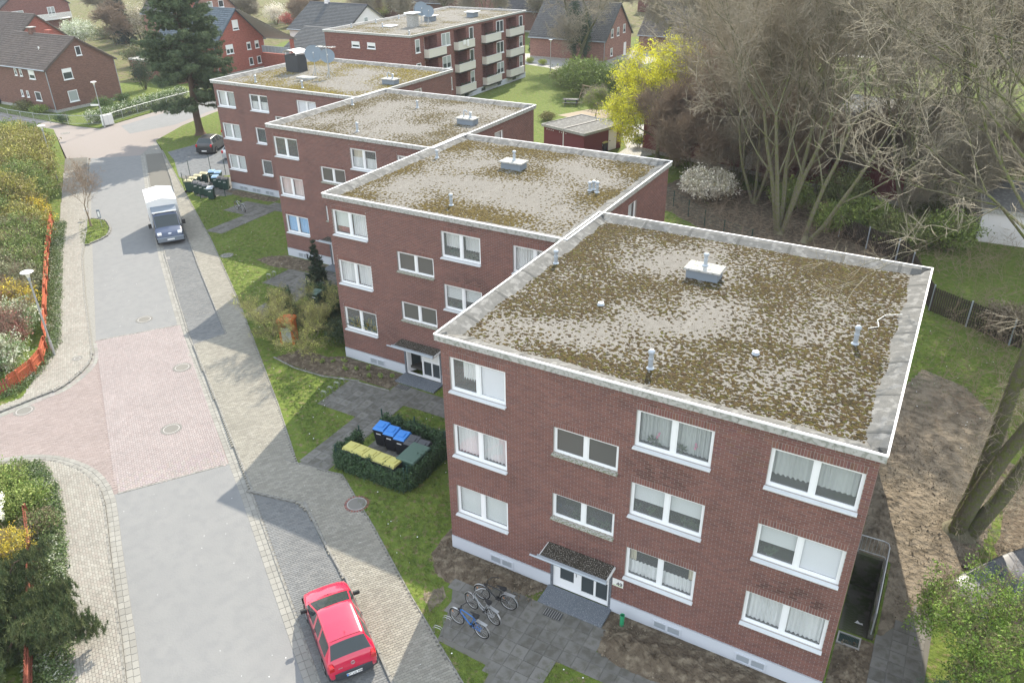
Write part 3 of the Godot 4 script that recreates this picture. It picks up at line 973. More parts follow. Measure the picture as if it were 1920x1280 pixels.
# ---------------------------------------------------------------- brickwork, windows and the four blocks
# wall skin with openings: rectangles of the grid cut by the openings, in the frame O + U * u + y, facing N
func skin(b: B, O: Vector3, U: Vector3, u0: float, u1: float, y0: float, y1: float, holes: Array) -> void:
	var us := [u0, u1]
	var ys := [y0, y1]
	for h in holes:
		us.append(h[0]); us.append(h[1]); ys.append(h[2]); ys.append(h[3])
	us.sort()
	ys.sort()
	for i in us.size() - 1:
		for j in ys.size() - 1:
			if us[i + 1] - us[i] < 1e-4 or ys[j + 1] - ys[j] < 1e-4: continue
			if us[i] < u0 - 1e-4 or us[i + 1] > u1 + 1e-4 or ys[j] < y0 - 1e-4 or ys[j + 1] > y1 + 1e-4: continue
			var c := Vector2((us[i] + us[i + 1]) / 2, (ys[j] + ys[j + 1]) / 2)
			var solid := true
			for h in holes:
				if c.x > h[0] and c.x < h[1] and c.y > h[2] and c.y < h[3]: solid = false
			if not solid: continue
			b.quad(O + U * us[i] + Vector3.UP * ys[j], O + U * us[i + 1] + Vector3.UP * ys[j], O + U * us[i + 1] + Vector3.UP * ys[j + 1], O + U * us[i] + Vector3.UP * ys[j + 1])

func reveals(b: B, O: Vector3, U: Vector3, N: Vector3, holes: Array, depth: float) -> void:
	for h in holes:
		var p := [O + U * h[0] + Vector3.UP * h[2], O + U * h[1] + Vector3.UP * h[2], O + U * h[1] + Vector3.UP * h[3], O + U * h[0] + Vector3.UP * h[3]]
		for i in 4:
			var q: Vector3 = p[i]
			var r: Vector3 = p[(i + 1) % 4]
			b.quad(q, q - N * depth, r - N * depth, r)

# soot and damp marks seen on the fronts: u, y, half width, half height, strength
const SOOT := {0: [[8.0, 6.55, 1.5, 0.75, 0.5], [12.4, 3.55, 1.7, 0.7, 0.65], [7.2, 8.85, 0.9, 0.4, 0.45], [5.5, 2.3, 1.9, 0.6, 0.3], [9.9, 5.6, 0.8, 1.2, 0.22], [2.6, 4.2, 0.7, 1.0, 0.15], [10.6, 8.0, 0.5, 1.6, 0.15]], 1: [[8.3, 8.95, 1.2, 0.45, 0.5], [8.6, 6.2, 1.6, 0.7, 0.45], [3.3, 2.0, 1.2, 1.4, 0.25], [6.0, 4.9, 0.9, 1.2, 0.2]], 2: [[3.2, 6.5, 0.6, 2.2, 0.2]], 3: [[2.9, 7.2, 0.5, 2.4, 0.3], [3.0, 3.0, 0.7, 1.5, 0.25]]}

func brick_mesh() -> ArrayMesh:
	var b := B.new()
	# front and edges only, slightly rounded
	b.cbox(Vector3.ZERO, Vector3(1, 0.03, 1), 0.003, Basis(Vector3.RIGHT, Vector3(0, 0, 1), Vector3(0, -1, 0)))
	return b.mesh()

var brick_m: ArrayMesh
var brick_s: ArrayMesh

# running bond on a wall; holes as [u0, u1, y0, y1]; lintels as soldier courses
func bricks(parent: Node3D, O: Vector3, U: Vector3, N: Vector3, u0: float, u1: float, y0: float, y1: float, holes: Array, single: int, sd: int, stains := []) -> void:
	var r := RandomNumberGenerator.new()
	r.seed = sd
	var xf := []
	var cols := []
	var sx := []
	var sc := []
	var patch := noise(0.5, sd, 3)
	var tones := [Color(0.207, 0.096, 0.078), Color(0.196, 0.091, 0.075), Color(0.218, 0.101, 0.082), Color(0.187, 0.088, 0.074), Color(0.174, 0.084, 0.073)]
	var H := 0.0833
	var rows := int((y1 - y0) / H)
	var bs := Basis(U, Vector3.UP, N)
	for j in rows:
		var yc := y0 + (j + 0.5) * H
		# solid stretches of this course
		var cuts := [[u0, u1]]
		for h in holes:
			var top: float = h[3] if h.size() > 4 else y0 + ceilf((h[3] + 0.2 - y0) / H) * H
			if yc + 0.035 > h[2] and yc < top:
				var nx := []
				for c in cuts:
					if h[1] <= c[0] or h[0] >= c[1]:
						nx.append(c)
						continue
					if h[0] > c[0]: nx.append([c[0], h[0]])
					if h[1] < c[1]: nx.append([h[1], c[1]])
				cuts = nx
		for c in cuts:
			var u: float = floorf((c[0] - u0) / 0.25) * 0.25 + u0 - 0.125 * (j % 2)
			while u < c[1]:
				var a := maxf(u, c[0]) + 0.006
				var e := minf(u + 0.25, c[1]) - 0.006
				if e - a > 0.04:
					var p := O + U * ((a + e) / 2) + Vector3.UP * yc + N * (0.004 + r.randf_range(-0.002, 0.002))
					xf.append(Transform3D(Basis(U * (e - a), Vector3.UP * 0.0705, N), p))
					var t: Color = tones[r.randi() % 5]
					var soot := 1.0
					for q in stains:
						var dd := Vector2((a + e) / 2 - q[0], yc - q[1]) / Vector2(q[2], q[3])
						soot -= 0.7 * q[4] * maxf(0.0, 1.0 - dd.length_squared()) * clampf(0.8 + patch.get_noise_2d(p.x * 4.0, p.y * 4.0) * 1.6, 0.0, 1.4)
					cols.append(t * 0.9 * maxf(soot, 0.3) * (r.randf_range(0.94, 1.06) * (1.0 + 0.12 * patch.get_noise_2d(p.x + p.z, p.y))))
				u += 0.25
	for h in holes:
		if h.size() > 4: continue
		var n := int((h[1] - h[0]) / 0.0833)
		for i in n:
			var u: float = h[0] + (i + 0.5) * (h[1] - h[0]) / n
			var tall: float = y0 + ceilf((h[3] + 0.2 - y0) / H) * H - h[3] - 0.008
			var p: Vector3 = O + U * u + Vector3.UP * (h[3] + tall / 2) + N * (0.004 + r.randf_range(-0.002, 0.002))
			xf.append(Transform3D(Basis(U * 0.071, Vector3.UP * tall, N), p))
			cols.append((tones[r.randi() % 5] as Color) * r.randf_range(0.85, 1.05))
	if brick_m == null:
		var b := B.new()
		b.cbox(Vector3.ZERO, Vector3(1, 0.03, 1), 0.02, Basis(Vector3.RIGHT, Vector3(0, 0, 1), Vector3(0, -1, 0)))
		# flatten the chamfer depth so that only a fine edge is left
		brick_m = b.mesh()
	var xs := []
	for t in xf:
		var T: Transform3D = t
		xs.append(Transform3D(Basis(T.basis.x, T.basis.y, T.basis.z * 0.4), T.origin))
	split(parent, "brick", brick_m, M["brick"], xs, cols, single)

# hanging cloth: a pleated sheet with its own folds
func cloth(x0: float, x1: float, y0: float, y1: float, z: float, folds: int, amp: float, sd: int, scallop := 0.0) -> B:
	var b := B.new()
	var r := RandomNumberGenerator.new()
	r.seed = sd
	var n := folds * 4
	var ph := r.randf() * TAU
	var zs := []
	for i in n + 1:
		var t := float(i) / n
		zs.append(z + amp * sin(ph + t * folds * TAU) * (0.7 + 0.3 * sin(t * 9.0 + ph)))
	for i in n:
		var xa := lerpf(x0, x1, float(i) / n)
		var xb := lerpf(x0, x1, float(i + 1) / n)
		var ya := y0 + scallop * absf(sin(float(i) / n * folds * PI))
		var yb := y0 + scallop * absf(sin(float(i + 1) / n * folds * PI))
		b.quad(V(xa, ya, zs[i]), V(xb, yb, zs[i + 1]), V(xb, y1, zs[i + 1]), V(xa, y1, zs[i]))
	return b

# a two-leaf window: frame, two panes, what hangs behind each, and a sill; local x along the wall, z outwards
func window(parent: Node3D, at: Vector3, turn: float, w: float, h: float, left: String, right: String, sill := "metal", leaves := 2) -> Node3D:
	var o := Node3D.new()
	o.name = "window"
	parent.add_child(o, true)
	o.position = at
	o.rotation.y = turn
	var f := 0.055
	var b := B.new()
	var zf := -0.07
	b.bx(0, f, 0, h, zf - 0.06, zf)
	b.bx(w - f, w, 0, h, zf - 0.06, zf)
	b.bx(f, w - f, 0, f, zf - 0.06, zf)
	b.bx(f, w - f, h - f, h, zf - 0.06, zf)
	var spans := [[f, w - f]]
	if leaves == 2:
		b.bx(w / 2 - 0.055, w / 2 + 0.055, f, h - f, zf - 0.06, zf + 0.004)
		spans = [[f, w / 2 - 0.055], [w / 2 + 0.055, w - f]]
	part("frame", b, M["white_frame"], o)
	var st := [left, right]
	for i in spans.size():
		var x0: float = spans[i][0]
		var x1: float = spans[i][1]
		b = B.new()
		var s := 0.045
		b.bx(x0, x0 + s, f, h - f, zf - 0.05, zf - 0.012)
		b.bx(x1 - s, x1, f, h - f, zf - 0.05, zf - 0.012)
		b.bx(x0 + s, x1 - s, f, f + s, zf - 0.05, zf - 0.012)
		b.bx(x0 + s, x1 - s, h - f - s, h - f, zf - 0.05, zf - 0.012)
		part("sash", b, M["white_frame"], o)
		b = B.new()
		b.quad(V(x0 + s, f + s, zf - 0.035), V(x1 - s, f + s, zf - 0.035), V(x1 - s, h - f - s, zf - 0.035), V(x0 + s, h - f - s, zf - 0.035))
		var style: String = st[i]
		part("pane", b, M["frosted"] if style == "frost" else M["glass"], o)
		dress(o, style, x0 + 0.01, x1 - 0.01, f, h - f, zf - 0.17, i)
	if sill:
		b = B.new()
		b.cbox(V(w / 2, -0.03, -0.0), V(w + 0.06, 0.05, 0.26), 0.008, Basis(Vector3.RIGHT, 0.12))
		part("sill", b, M["sill_metal"] if sill == "metal" else M["stone_sill"], o)
	return o

func dress(o: Node3D, style: String, x0: float, x1: float, y0: float, y1: float, z: float, i: int) -> void:
	var h := y1 - y0
	var sd := rng.randi() % 1000
	var fold := maxi(int((x1 - x0) / 0.125), 4)
	match style:
		"sheer": part("curtain", cloth(x0, x1, y0 + 0.02, y1, z, fold, 0.045, sd), M["curtain"], o)
		"grey": part("curtain", cloth(x0, x1, y0 + 0.02, y1, z, fold, 0.025, sd), M["curtain_grey"], o)
		"blue": part("curtain", cloth(x0, x1, y0 + 0.02, y1, z, fold / 2, 0.03, sd), M["curtain_blue"], o)
		"pink": part("curtain", cloth(x0, x1, y0 + 0.02, y1, z, fold, 0.03, sd), M["curtain_pink"], o)
		"lace": part("curtain", cloth(x0, x1, y0 + h * 0.2, y1, z, fold, 0.035, sd, 0.06), M["curtain_grey"], o)
		"drawn":
			part("curtain", cloth(x0 + (x1 - x0) * 0.35, x1, y0 + h * 0.3, y1, z, 6, 0.03, sd, 0.12), M["curtain"], o)
		"half":
			part("curtain", cloth(x0, x1, y0 + 0.02, y0 + h * 0.48, z, fold, 0.035, sd), M["curtain"], o)
			part("drape", cloth(x0 if i == 0 else x1 - 0.22, x0 + 0.22 if i == 0 else x1, y0 + h * 0.45, y1, z - 0.05, 3, 0.03, sd), M["curtain_cream"], o)
		"cafe": part("curtain", cloth(x0, x1, y0 + 0.02, y0 + h * 0.55, z, fold, 0.035, sd), M["curtain"], o)
		"shutter":
			var b := B.new()
			b.bx(x0 + 0.03, x1 - 0.03, y0 + 0.03, y1 - 0.03, z + 0.08, z + 0.09)
			part("roller_blind", b, M["shutter"], o)
		"blind", "top":
			var low := y0 + 0.02 if style == "blind" else y0 + h * 0.42
			var b := B.new()
			var n := int((y1 - low) / 0.085)
			for k in n:
				b.box(V((x0 + x1) / 2, low + (k + 0.5) * (y1 - low) / n, z + 0.05), V(x1 - x0 - 0.02, 0.074, 0.004), Basis(Vector3.RIGHT, -0.75))
			part("blind", b, M["blind"], o)
			if style == "top": houseplants(o, x0, x1, y0, z, 2, false)
		"plants": 
			part("curtain", cloth(x0, x1, y0 + h * 0.3, y1, z - 0.12, fold, 0.02, sd, 0.04), M["curtain"], o)
			houseplants(o, x0, x1, y0, z, 4, false)
		"plants_low", "jungle_dark": houseplants(o, x0, x1, y0, z, 3, false)
		"jungle": houseplants(o, x0, x1, y0, z, 7, true)
		"orchid":
			part("curtain", cloth(x0, x1, y0 + 0.02, y1, z - 0.06, fold, 0.045, sd), M["curtain_grey"], o)
			houseplants(o, x0, x1, y0, z, 1, false)
			var b := B.new()
			for k in 5:
				b.lathe(V(x0 + (x1 - x0) * 0.55 + rng.randf_range(-0.06, 0.06), y0 + 0.3 + k * 0.05, z + 0.02), [Vector2(0, -0.03), Vector2(0.035, 0), Vector2(0, 0.03)], 6)
			part("blossom", b, M["pink"], o)
		"redhalf":
			part("curtain", cloth(x0, x1, y0 + h * 0.28, y1, z, 3, 0.006, sd), M["blind"], o)
			part("curtain", cloth(x0, x1, y0 + 0.02, y0 + h * 0.3, z - 0.04, fold, 0.02, sd), M["curtain_red"], o)
		"yellow":
			part("curtain", cloth(x0, x1, y0 + h * 0.5, y1, z - 0.1, fold, 0.025, sd), M["curtain_cream"], o)
			part("curtain", cloth(x0, x1, y0 + 0.02, y0 + h * 0.55, z, fold, 0.035, sd), M["curtain"], o)

func houseplants(o: Node3D, x0: float, x1: float, y0: float, z: float, n: int, yellow: bool) -> void:
	for i in n:
		var b := B.new()
		var c := V(rf(x0 + 0.1, x1 - 0.1), y0 + 0.1, z)
		b.lathe(c + V(0, -0.09, 0), [Vector2(0.05, 0), Vector2(0.065, 0.1), Vector2(0.05, 0.1)], 8)
		for k in 26:
			var d := V(rf(-1, 1), rf(0.1, 1.4), rf(-0.5, 0.5)).normalized()
			var s := d.cross(V(rf(-1, 1), rf(-1, 1), rf(-1, 1))).normalized() * 0.035
			var L := rf(0.12, 0.3) * (2.2 if yellow else 1.0)
			b.tri(c + d * L * 0.3 - s * 0.3, c + d * L + s * 0.2, c + d * L * 0.7 + s)
			b.tri(c + d * L * 0.3 - s * 0.3, c + d * L * 0.7 - s, c + d * L + s * 0.2)
		part("houseplant", b, M["plant_yellow"] if yellow and i % 2 else M["plant_dark"], o)

var gravel_mats := []

func gravel_tex(sd: int) -> StandardMaterial3D:
	var m := mk("gravel%d" % sd, 1, 1, 1, 0.95, 0, blend_tex(1024, Color(0.20, 0.191, 0.174), Color(0.262, 0.253, 0.235), Color(0.12, 0.108, 0.088), 0.012, 0.17, 0.6, 0.08, 0.4, 0.7, 80 + sd), 0.22)
	with_bump(m, bump(512, 0.25, 90 + sd, 5.0), 1.0)
	return m

func moss_mesh(sd: int) -> ArrayMesh:
	var r := RandomNumberGenerator.new()
	r.seed = sd
	var b := B.new()
	var k := 7
	var ring := []
	var mid := []
	for i in k:
		var t := TAU * i / k
		var q := r.randf_range(0.6, 1.2)
		ring.append(V(cos(t) * q, -0.1, -sin(t) * q))
		mid.append(V(cos(t) * q * 0.6, r.randf_range(0.3, 0.5), -sin(t) * q * 0.6))
	var top := V(0, 0.5, 0)
	for i in k:
		var j := (i + 1) % k
		b.quad(ring[i], ring[j], mid[j], mid[i])
		b.tri(mid[i], mid[j], top)
	return b.mesh()

# roof of one block in local coordinates; dirt and moss are plants that grow on it
func flat_roof(o: Node3D, W: float, D: float, Y: float, k: int, moss: int, bias: float, greens: Array) -> void:
	var ov := 0.14
	var t := Y - 0.2
	var b := B.new()
	var x0 := -ov
	var x1 := W + ov
	var z0 := ov
	var z1 := -D - ov
	var ins := 0.62
	b.us = 1.0
	b.bx(x0 + 0.3, x1 - 0.3, t - 0.35, t, z1 + 0.3, z0 - 0.3)
	for i in b.uv.size(): b.uv[i] = Vector2(b.v[i].x, b.v[i].z)
	var g: StandardMaterial3D = gravel_tex(k)
	var roof := part("roof", b, g, o)
	# felt apron from the rim down to the gravel, with a wavy inner edge
	b = B.new()
	var rim := [V(x0 + 0.03, Y - 0.012, z0 - 0.03), V(x1 - 0.03, Y - 0.012, z0 - 0.03), V(x1 - 0.03, Y - 0.012, z1 + 0.03), V(x0 + 0.03, Y - 0.012, z1 + 0.03)]
	var cor := [V(1, 0, -1), V(-1, 0, -1), V(-1, 0, 1), V(1, 0, 1)]
	var nz := noise(0.6, 30 + k, 3)
	var laps := B.new()
	for s in 4:
		var p: Vector3 = rim[s]
		var q: Vector3 = rim[(s + 1) % 4]
		var L := p.distance_to(q)
		var n := int(L / 0.35)
		var e := (q - p) / L
		var inn := V(-e.z, 0, e.x) * -1.0
		if inn.dot(V(W / 2, 0, -D / 2) - (p + q) / 2) < 0: inn = -inn
		for i in n:
			var pt := []
			for ii in [i, i + 1]:
				var u: float = L * ii / n
				var c: Vector3 = p + e * u
				var lim := minf(minf(u, L - u), 9.0)
				var w: float = minf(ins + 0.16 * nz.get_noise_2d(c.x, c.z), lim)
				pt.append([c, c + inn * minf(0.22, lim) + Vector3.DOWN * 0.03, c + inn * w + Vector3.DOWN * (Y - 0.012 - t - 0.006)])
			if i % 6 == 3:
				for r in 2:
					var la: Vector3 = pt[0][r] + Vector3.UP * 0.008
					var lb: Vector3 = pt[0][r + 1] + Vector3.UP * 0.008
					laps.quad(la, la + e * 0.12, lb + e * 0.12, lb)
			for r in 2:
				var a: Vector3 = pt[0][r]
				var bb: Vector3 = pt[1][r]
				var c2: Vector3 = pt[1][r + 1]
				var d: Vector3 = pt[0][r + 1]
				b.quad(a, bb, c2, d)
	for i in b.uv.size(): b.uv[i] = Vector2(b.v[i].x, b.v[i].z)
	for i in b.n.size():
		if b.n[i].y < 0: b.n[i] = -b.n[i]
	part("roofing_felt", b, M["felt"], o)
	for i in laps.n.size():
		if laps.n[i].y < 0: laps.n[i] = -laps.n[i]
	part("felt_laps", laps, M["felt_dark"], o).set_meta("kind", "stuff")
	# fascia in lengths, and the white trim on top of it
	for s in 4:
		var L: float = [x1 - x0, z0 - z1, x1 - x0, z0 - z1][s]
		var n := int(L / 1.25)
		for i in n:
			b = B.new()
			var u0 := L * i / n + 0.004
			var u1 := L * (i + 1) / n - 0.004
			match s:
				0: b.bx(x0 + u0, x0 + u1, Y - 0.25, Y - 0.02, z0 - 0.06, z0)
				1: b.bx(x1 - 0.06, x1, Y - 0.25, Y - 0.02, z0 - u1 - (0.06 if i == 0 else 0.0), z0 - u0 - (0.06 if i == 0 else 0.0))
				2: b.bx(x0 + u0, x0 + u1, Y - 0.25, Y - 0.02, z1, z1 + 0.06)
				3: b.bx(x0, x0 + 0.06, Y - 0.25, Y - 0.02, z0 - u1 - (0.06 if i == 0 else 0.0), z0 - u0 - (0.06 if i == 0 else 0.0))
			for j in b.uv.size(): b.uv[j] += Vector2(i * 0.37, i * 0.71)
			part("fascia_panel", b, M["concrete"], o)
	b = B.new()
	b.bx(x0 - 0.012, x1 + 0.012, Y - 0.035, Y + 0.012, z0 - 0.05, z0 + 0.012)
	b.bx(x0 - 0.012, x1 + 0.012, Y - 0.035, Y + 0.012, z1 - 0.012, z1 + 0.05)
	b.bx(x0 - 0.012, x0 + 0.05, Y - 0.036, Y + 0.011, z1 + 0.05, z0 - 0.05)
	b.bx(x1 - 0.05, x1 + 0.012, Y - 0.036, Y + 0.011, z1 + 0.05, z0 - 0.05)
	part("white_trim", b, M["white"], o)
	# moss cushions in patches
	var mesh := moss_mesh(k)
	var big := noise(0.16, 200 + k, 3)
	var small := noise(0.9, 300 + k, 3)
	var xf := []
	var cols := []
	var tries := 0
	while xf.size() < moss and tries < moss * 8:
		tries += 1
		var p := Vector2(rf(0.45, W - 0.45), rf(-D + 0.45, -0.45))
		var edge := minf(minf(p.x, W - p.x), minf(-p.y, D + p.y))
		var dens := bias + big.get_noise_2d(p.x, p.y) * 1.35 + small.get_noise_2d(p.x * 5.5, p.y * 5.5) * 1.5 + maxf(0.0, 1.0 - edge / 3.0) * 0.75
		if edge < 0.6 and rng.randf() < 0.6: continue
		if rng.randf() > dens: continue
		var s := (0.014 + 0.056 * pow(rng.randf(), 1.8)) * (0.8 + 0.4 * clampf(dens, 0, 1))
		xf.append(Transform3D(Basis(Vector3.UP, rf(0, TAU)).scaled(V(s * rf(0.8, 1.5), s * rf(0.35, 0.7), s)), V(p.x, t, p.y)))
		var c: Color = greens[rng.randi() % greens.size()]
		cols.append(c * rf(0.8, 1.35))
	many("moss", mesh, M["moss"], xf, cols, o)

func vent_pipe(o: Node3D, x: float, z: float, y: float, h := 0.62) -> void:
	var b := B.new()
	b.lathe(V(x, y, z), [Vector2(0.13, 0), Vector2(0.13, 0.03), Vector2(0.075, 0.08), Vector2(0.075, h * 0.45), Vector2(0.085, h * 0.46), Vector2(0.085, h * 0.55), Vector2(0.07, h * 0.57), Vector2(0.07, h * 0.82)], 14)
	var p := part("vent_pipe", b, M["zinc"], o)
	b = B.new()
	b.lathe(V(x, y, z), [Vector2(0.1, h * 0.78), Vector2(0.11, h * 0.86), Vector2(0.1, h * 0.93), Vector2(0.05, h * 0.99), Vector2(0, h)], 14)
	part("cap", b, M["zinc"], p)

func vent_box(o: Node3D, x: float, z: float, y: float, hook := false) -> void:
	var b := B.new()
	b.bx(x - 0.62, x + 0.62, y - 0.02, y + 0.36, z - 0.36, z + 0.36)
	var p := part("vent_shaft", b, M["lead"], o)
	b = B.new()
	b.cbox(V(x, y + 0.4, z), V(1.42, 0.07, 0.9), 0.02)
	part("cover_slab", b, M["concrete"], p)
	if hook:
		b = B.new()
		var pts := []
		for i in 9:
			var a := PI * i / 8.0
			pts.append(V(x - 0.15 - 0.12 * cos(a), y + 0.75 + 0.12 * sin(a), z))
		pts.push_front(V(x - 0.27, y + 0.43, z))
		b.path(pts, 0.045, 8)
		part("vent_elbow", b, M["zinc"], p)
		vent_pipe(o, x + 0.25, z, y + 0.43, 0.4)
	else:
		vent_pipe(o, x - 0.02, z - 0.1, y + 0.43, 0.55)

func letters(parent: Node3D, called: String, text: String, size: float, at: Vector3, bs: Basis, m: Material, font := "Droid Sans") -> MeshInstance3D:
	var tm := TextMesh.new()
	tm.text = text
	var f := SystemFont.new()
	f.font_names = PackedStringArray([font])
	f.font_weight = 700
	tm.font = f
	tm.font_size = 64
	tm.pixel_size = size / 46.0
	tm.depth = 0.004
	var o := put(called, tm, m, parent)
	o.transform = Transform3D(bs, at)
	return o

func entrance(o: Node3D, x: float, open: bool, number: String) -> void:
	var door := Node3D.new()
	door.name = "entrance"
	o.add_child(door, true)
	door.position = V(x, 0, 0)
	var w := 2.2
	var b := B.new()
	# jambs of grey stone, white frame
	b.bx(-0.09, 0.0, 0.02, 2.02, -0.12, 0.03)
	b.bx(w, w + 0.09, 0.02, 2.02, -0.12, 0.03)
	part("jamb", b, M["step_stone"], door)
	b = B.new()
	b.bx(0, 0.07, 0.1, 2.0, -0.1, -0.03)
	b.bx(w - 0.07, w, 0.1, 2.0, -0.1, -0.03)
	b.bx(0.07, w - 0.07, 1.9, 2.0, -0.1, -0.03)
	b.bx(0.07, w - 0.07, 0.1, 0.18, -0.1, -0.03)
	b.bx(1.02, 1.12, 0.18, 1.9, -0.1, -0.028)
	part("door_frame", b, M["white_frame"], door)
	# side light: letter boxes above, two panes below
	b = B.new()
	b.bx(1.12, w - 0.07, 1.12, 1.9, -0.09, -0.04)
	b.bx(1.60, 1.68, 0.18, 1.12, -0.09, -0.04)
	b.bx(1.12, w - 0.07, 0.18, 0.3, -0.09, -0.041)
	part("letter_box_panel", b, M["white_frame"], door)
	for i in 4:
		b = B.new()
		b.bx(1.2 + (i % 2) * 0.46, 1.56 + (i % 2) * 0.46, 1.25 + int(i / 2.0) * 0.26, 1.44 + int(i / 2.0) * 0.26, -0.04, -0.032)
		part("letter_box", b, M["white_metal"], door)
	b = B.new()
	b.bx(1.28, 1.5, 1.79, 1.83, -0.04, -0.03)
	part("bell_plate", b, M["zinc"], door)
	for i in 2:
		b = B.new()
		b.bx(1.12 + i * 0.56, 1.60 + i * 0.53, 0.3, 1.12, -0.075, -0.07)
		part("pane", b, M["far_glass"], door)
	# leaf
	var leaf := Node3D.new()
	leaf.name = "door_leaf"
	door.add_child(leaf, true)
	leaf.position = V(0.07, 0.18, -0.06)
	leaf.rotation.y = 1.05 if open else 0.0
	b = B.new()
	b.bx(0, 0.2, 0, 1.72, -0.03, 0.02)
	b.bx(0.75, 0.95, 0, 1.72, -0.03, 0.02)
	b.bx(0.2, 0.75, 0, 0.35, -0.03, 0.02)
	b.bx(0.2, 0.75, 1.55, 1.72, -0.03, 0.02)
	part("leaf_frame", b, M["white_frame"], leaf)
	b = B.new()
	b.bx(0.2, 0.75, 0.35, 1.55, -0.008, -0.002)
	part("pane", b, M["far_glass"], leaf)
	b = B.new()
	b.tube(V(0.86, 0.75, 0.06), V(0.86, 1.1, 0.06), 0.015, 0.015, 8, true)
	part("handle", b, M["steel"], leaf)
	# step, mat and canopy
	b = B.new()
	b.cbox(V(w / 2, 0.04, 0.46), V(w + 0.3, 0.1, 0.92), 0.01)
	for i in b.uv.size(): b.uv[i] = Vector2(b.v[i].x, b.v[i].z)
	part("doorstep", b, M["step_stone"], door)
	b = B.new()
	b.bx(0.25, 0.95, 0.02, 0.032, 1.0, 1.35)
	part("foot_grate", b, M["dark_metal"], door)
	for i in 8:
		b = B.new()
		b.bx(0.27 + i * 0.085, 0.29 + i * 0.085, 0.033, 0.042, 1.01, 1.34)
		part("grate_bar", b, M["iron"], door)
	b = B.new()
	b.bx(-0.2, w + 0.2, 2.04, 2.13, 0.02, 0.85)
	var can := part("canopy", b, M["white_metal"], door)
	b = B.new()
	b.box(V(w / 2, 2.15, 0.42), V(w + 0.3, 0.04, 0.76), Basis(Vector3.RIGHT, 0.03))
	for i in b.uv.size(): b.uv[i] = Vector2(b.v[i].x, b.v[i].z)
	part("canopy_gravel", b, M["canopy_gravel"], can)
	b = B.new()
	b.bx(-0.22, w + 0.22, 2.12, 2.2, 0.8, 0.87)
	b.tube(V(-0.5, 2.1, 0.86), V(w + 0.2, 2.1, 0.86), 0.04, 0.04, 8, true)
	part("gutter", b, M["zinc"], can)
	if number:
		b = B.new()
		b.bx(w + 0.12, w + 0.52, 1.29, 1.62, 0.02, 0.03)
		var s := part("number_plate", b, M["white"], door)
		letters(s, "number", number, 0.15, V(w + 0.38, 1.42, 0.032), Basis.IDENTITY, M["black"])
		b = B.new()
		b.bx(w + 0.14, w + 0.5, 1.325, 1.34, 0.031, 0.034)
		part("green_line", b, mk("sign_green", 0.3, 0.5, 0.03, 0.6), s)

func cellar_window(o: Node3D, x: float, w := 1.0) -> void:
	var b := B.new()
	b.bx(x, x + w, 0.08, 0.13, 0.035, 0.06)
	b.bx(x, x + w, 0.40, 0.45, 0.035, 0.06)
	b.bx(x, x + 0.05, 0.13, 0.40, 0.035, 0.06)
	b.bx(x + w - 0.05, x + w, 0.13, 0.40, 0.035, 0.06)
	b.bx(x + w / 2 - 0.04, x + w / 2 + 0.04, 0.13, 0.40, 0.035, 0.06)
	var f := part("cellar_window", b, M["plinth"], o)
	b = B.new()
	b.bx(x + 0.05, x + w - 0.05, 0.13, 0.40, 0.034, 0.042)
	part("grille", b, M["zinc"], f)

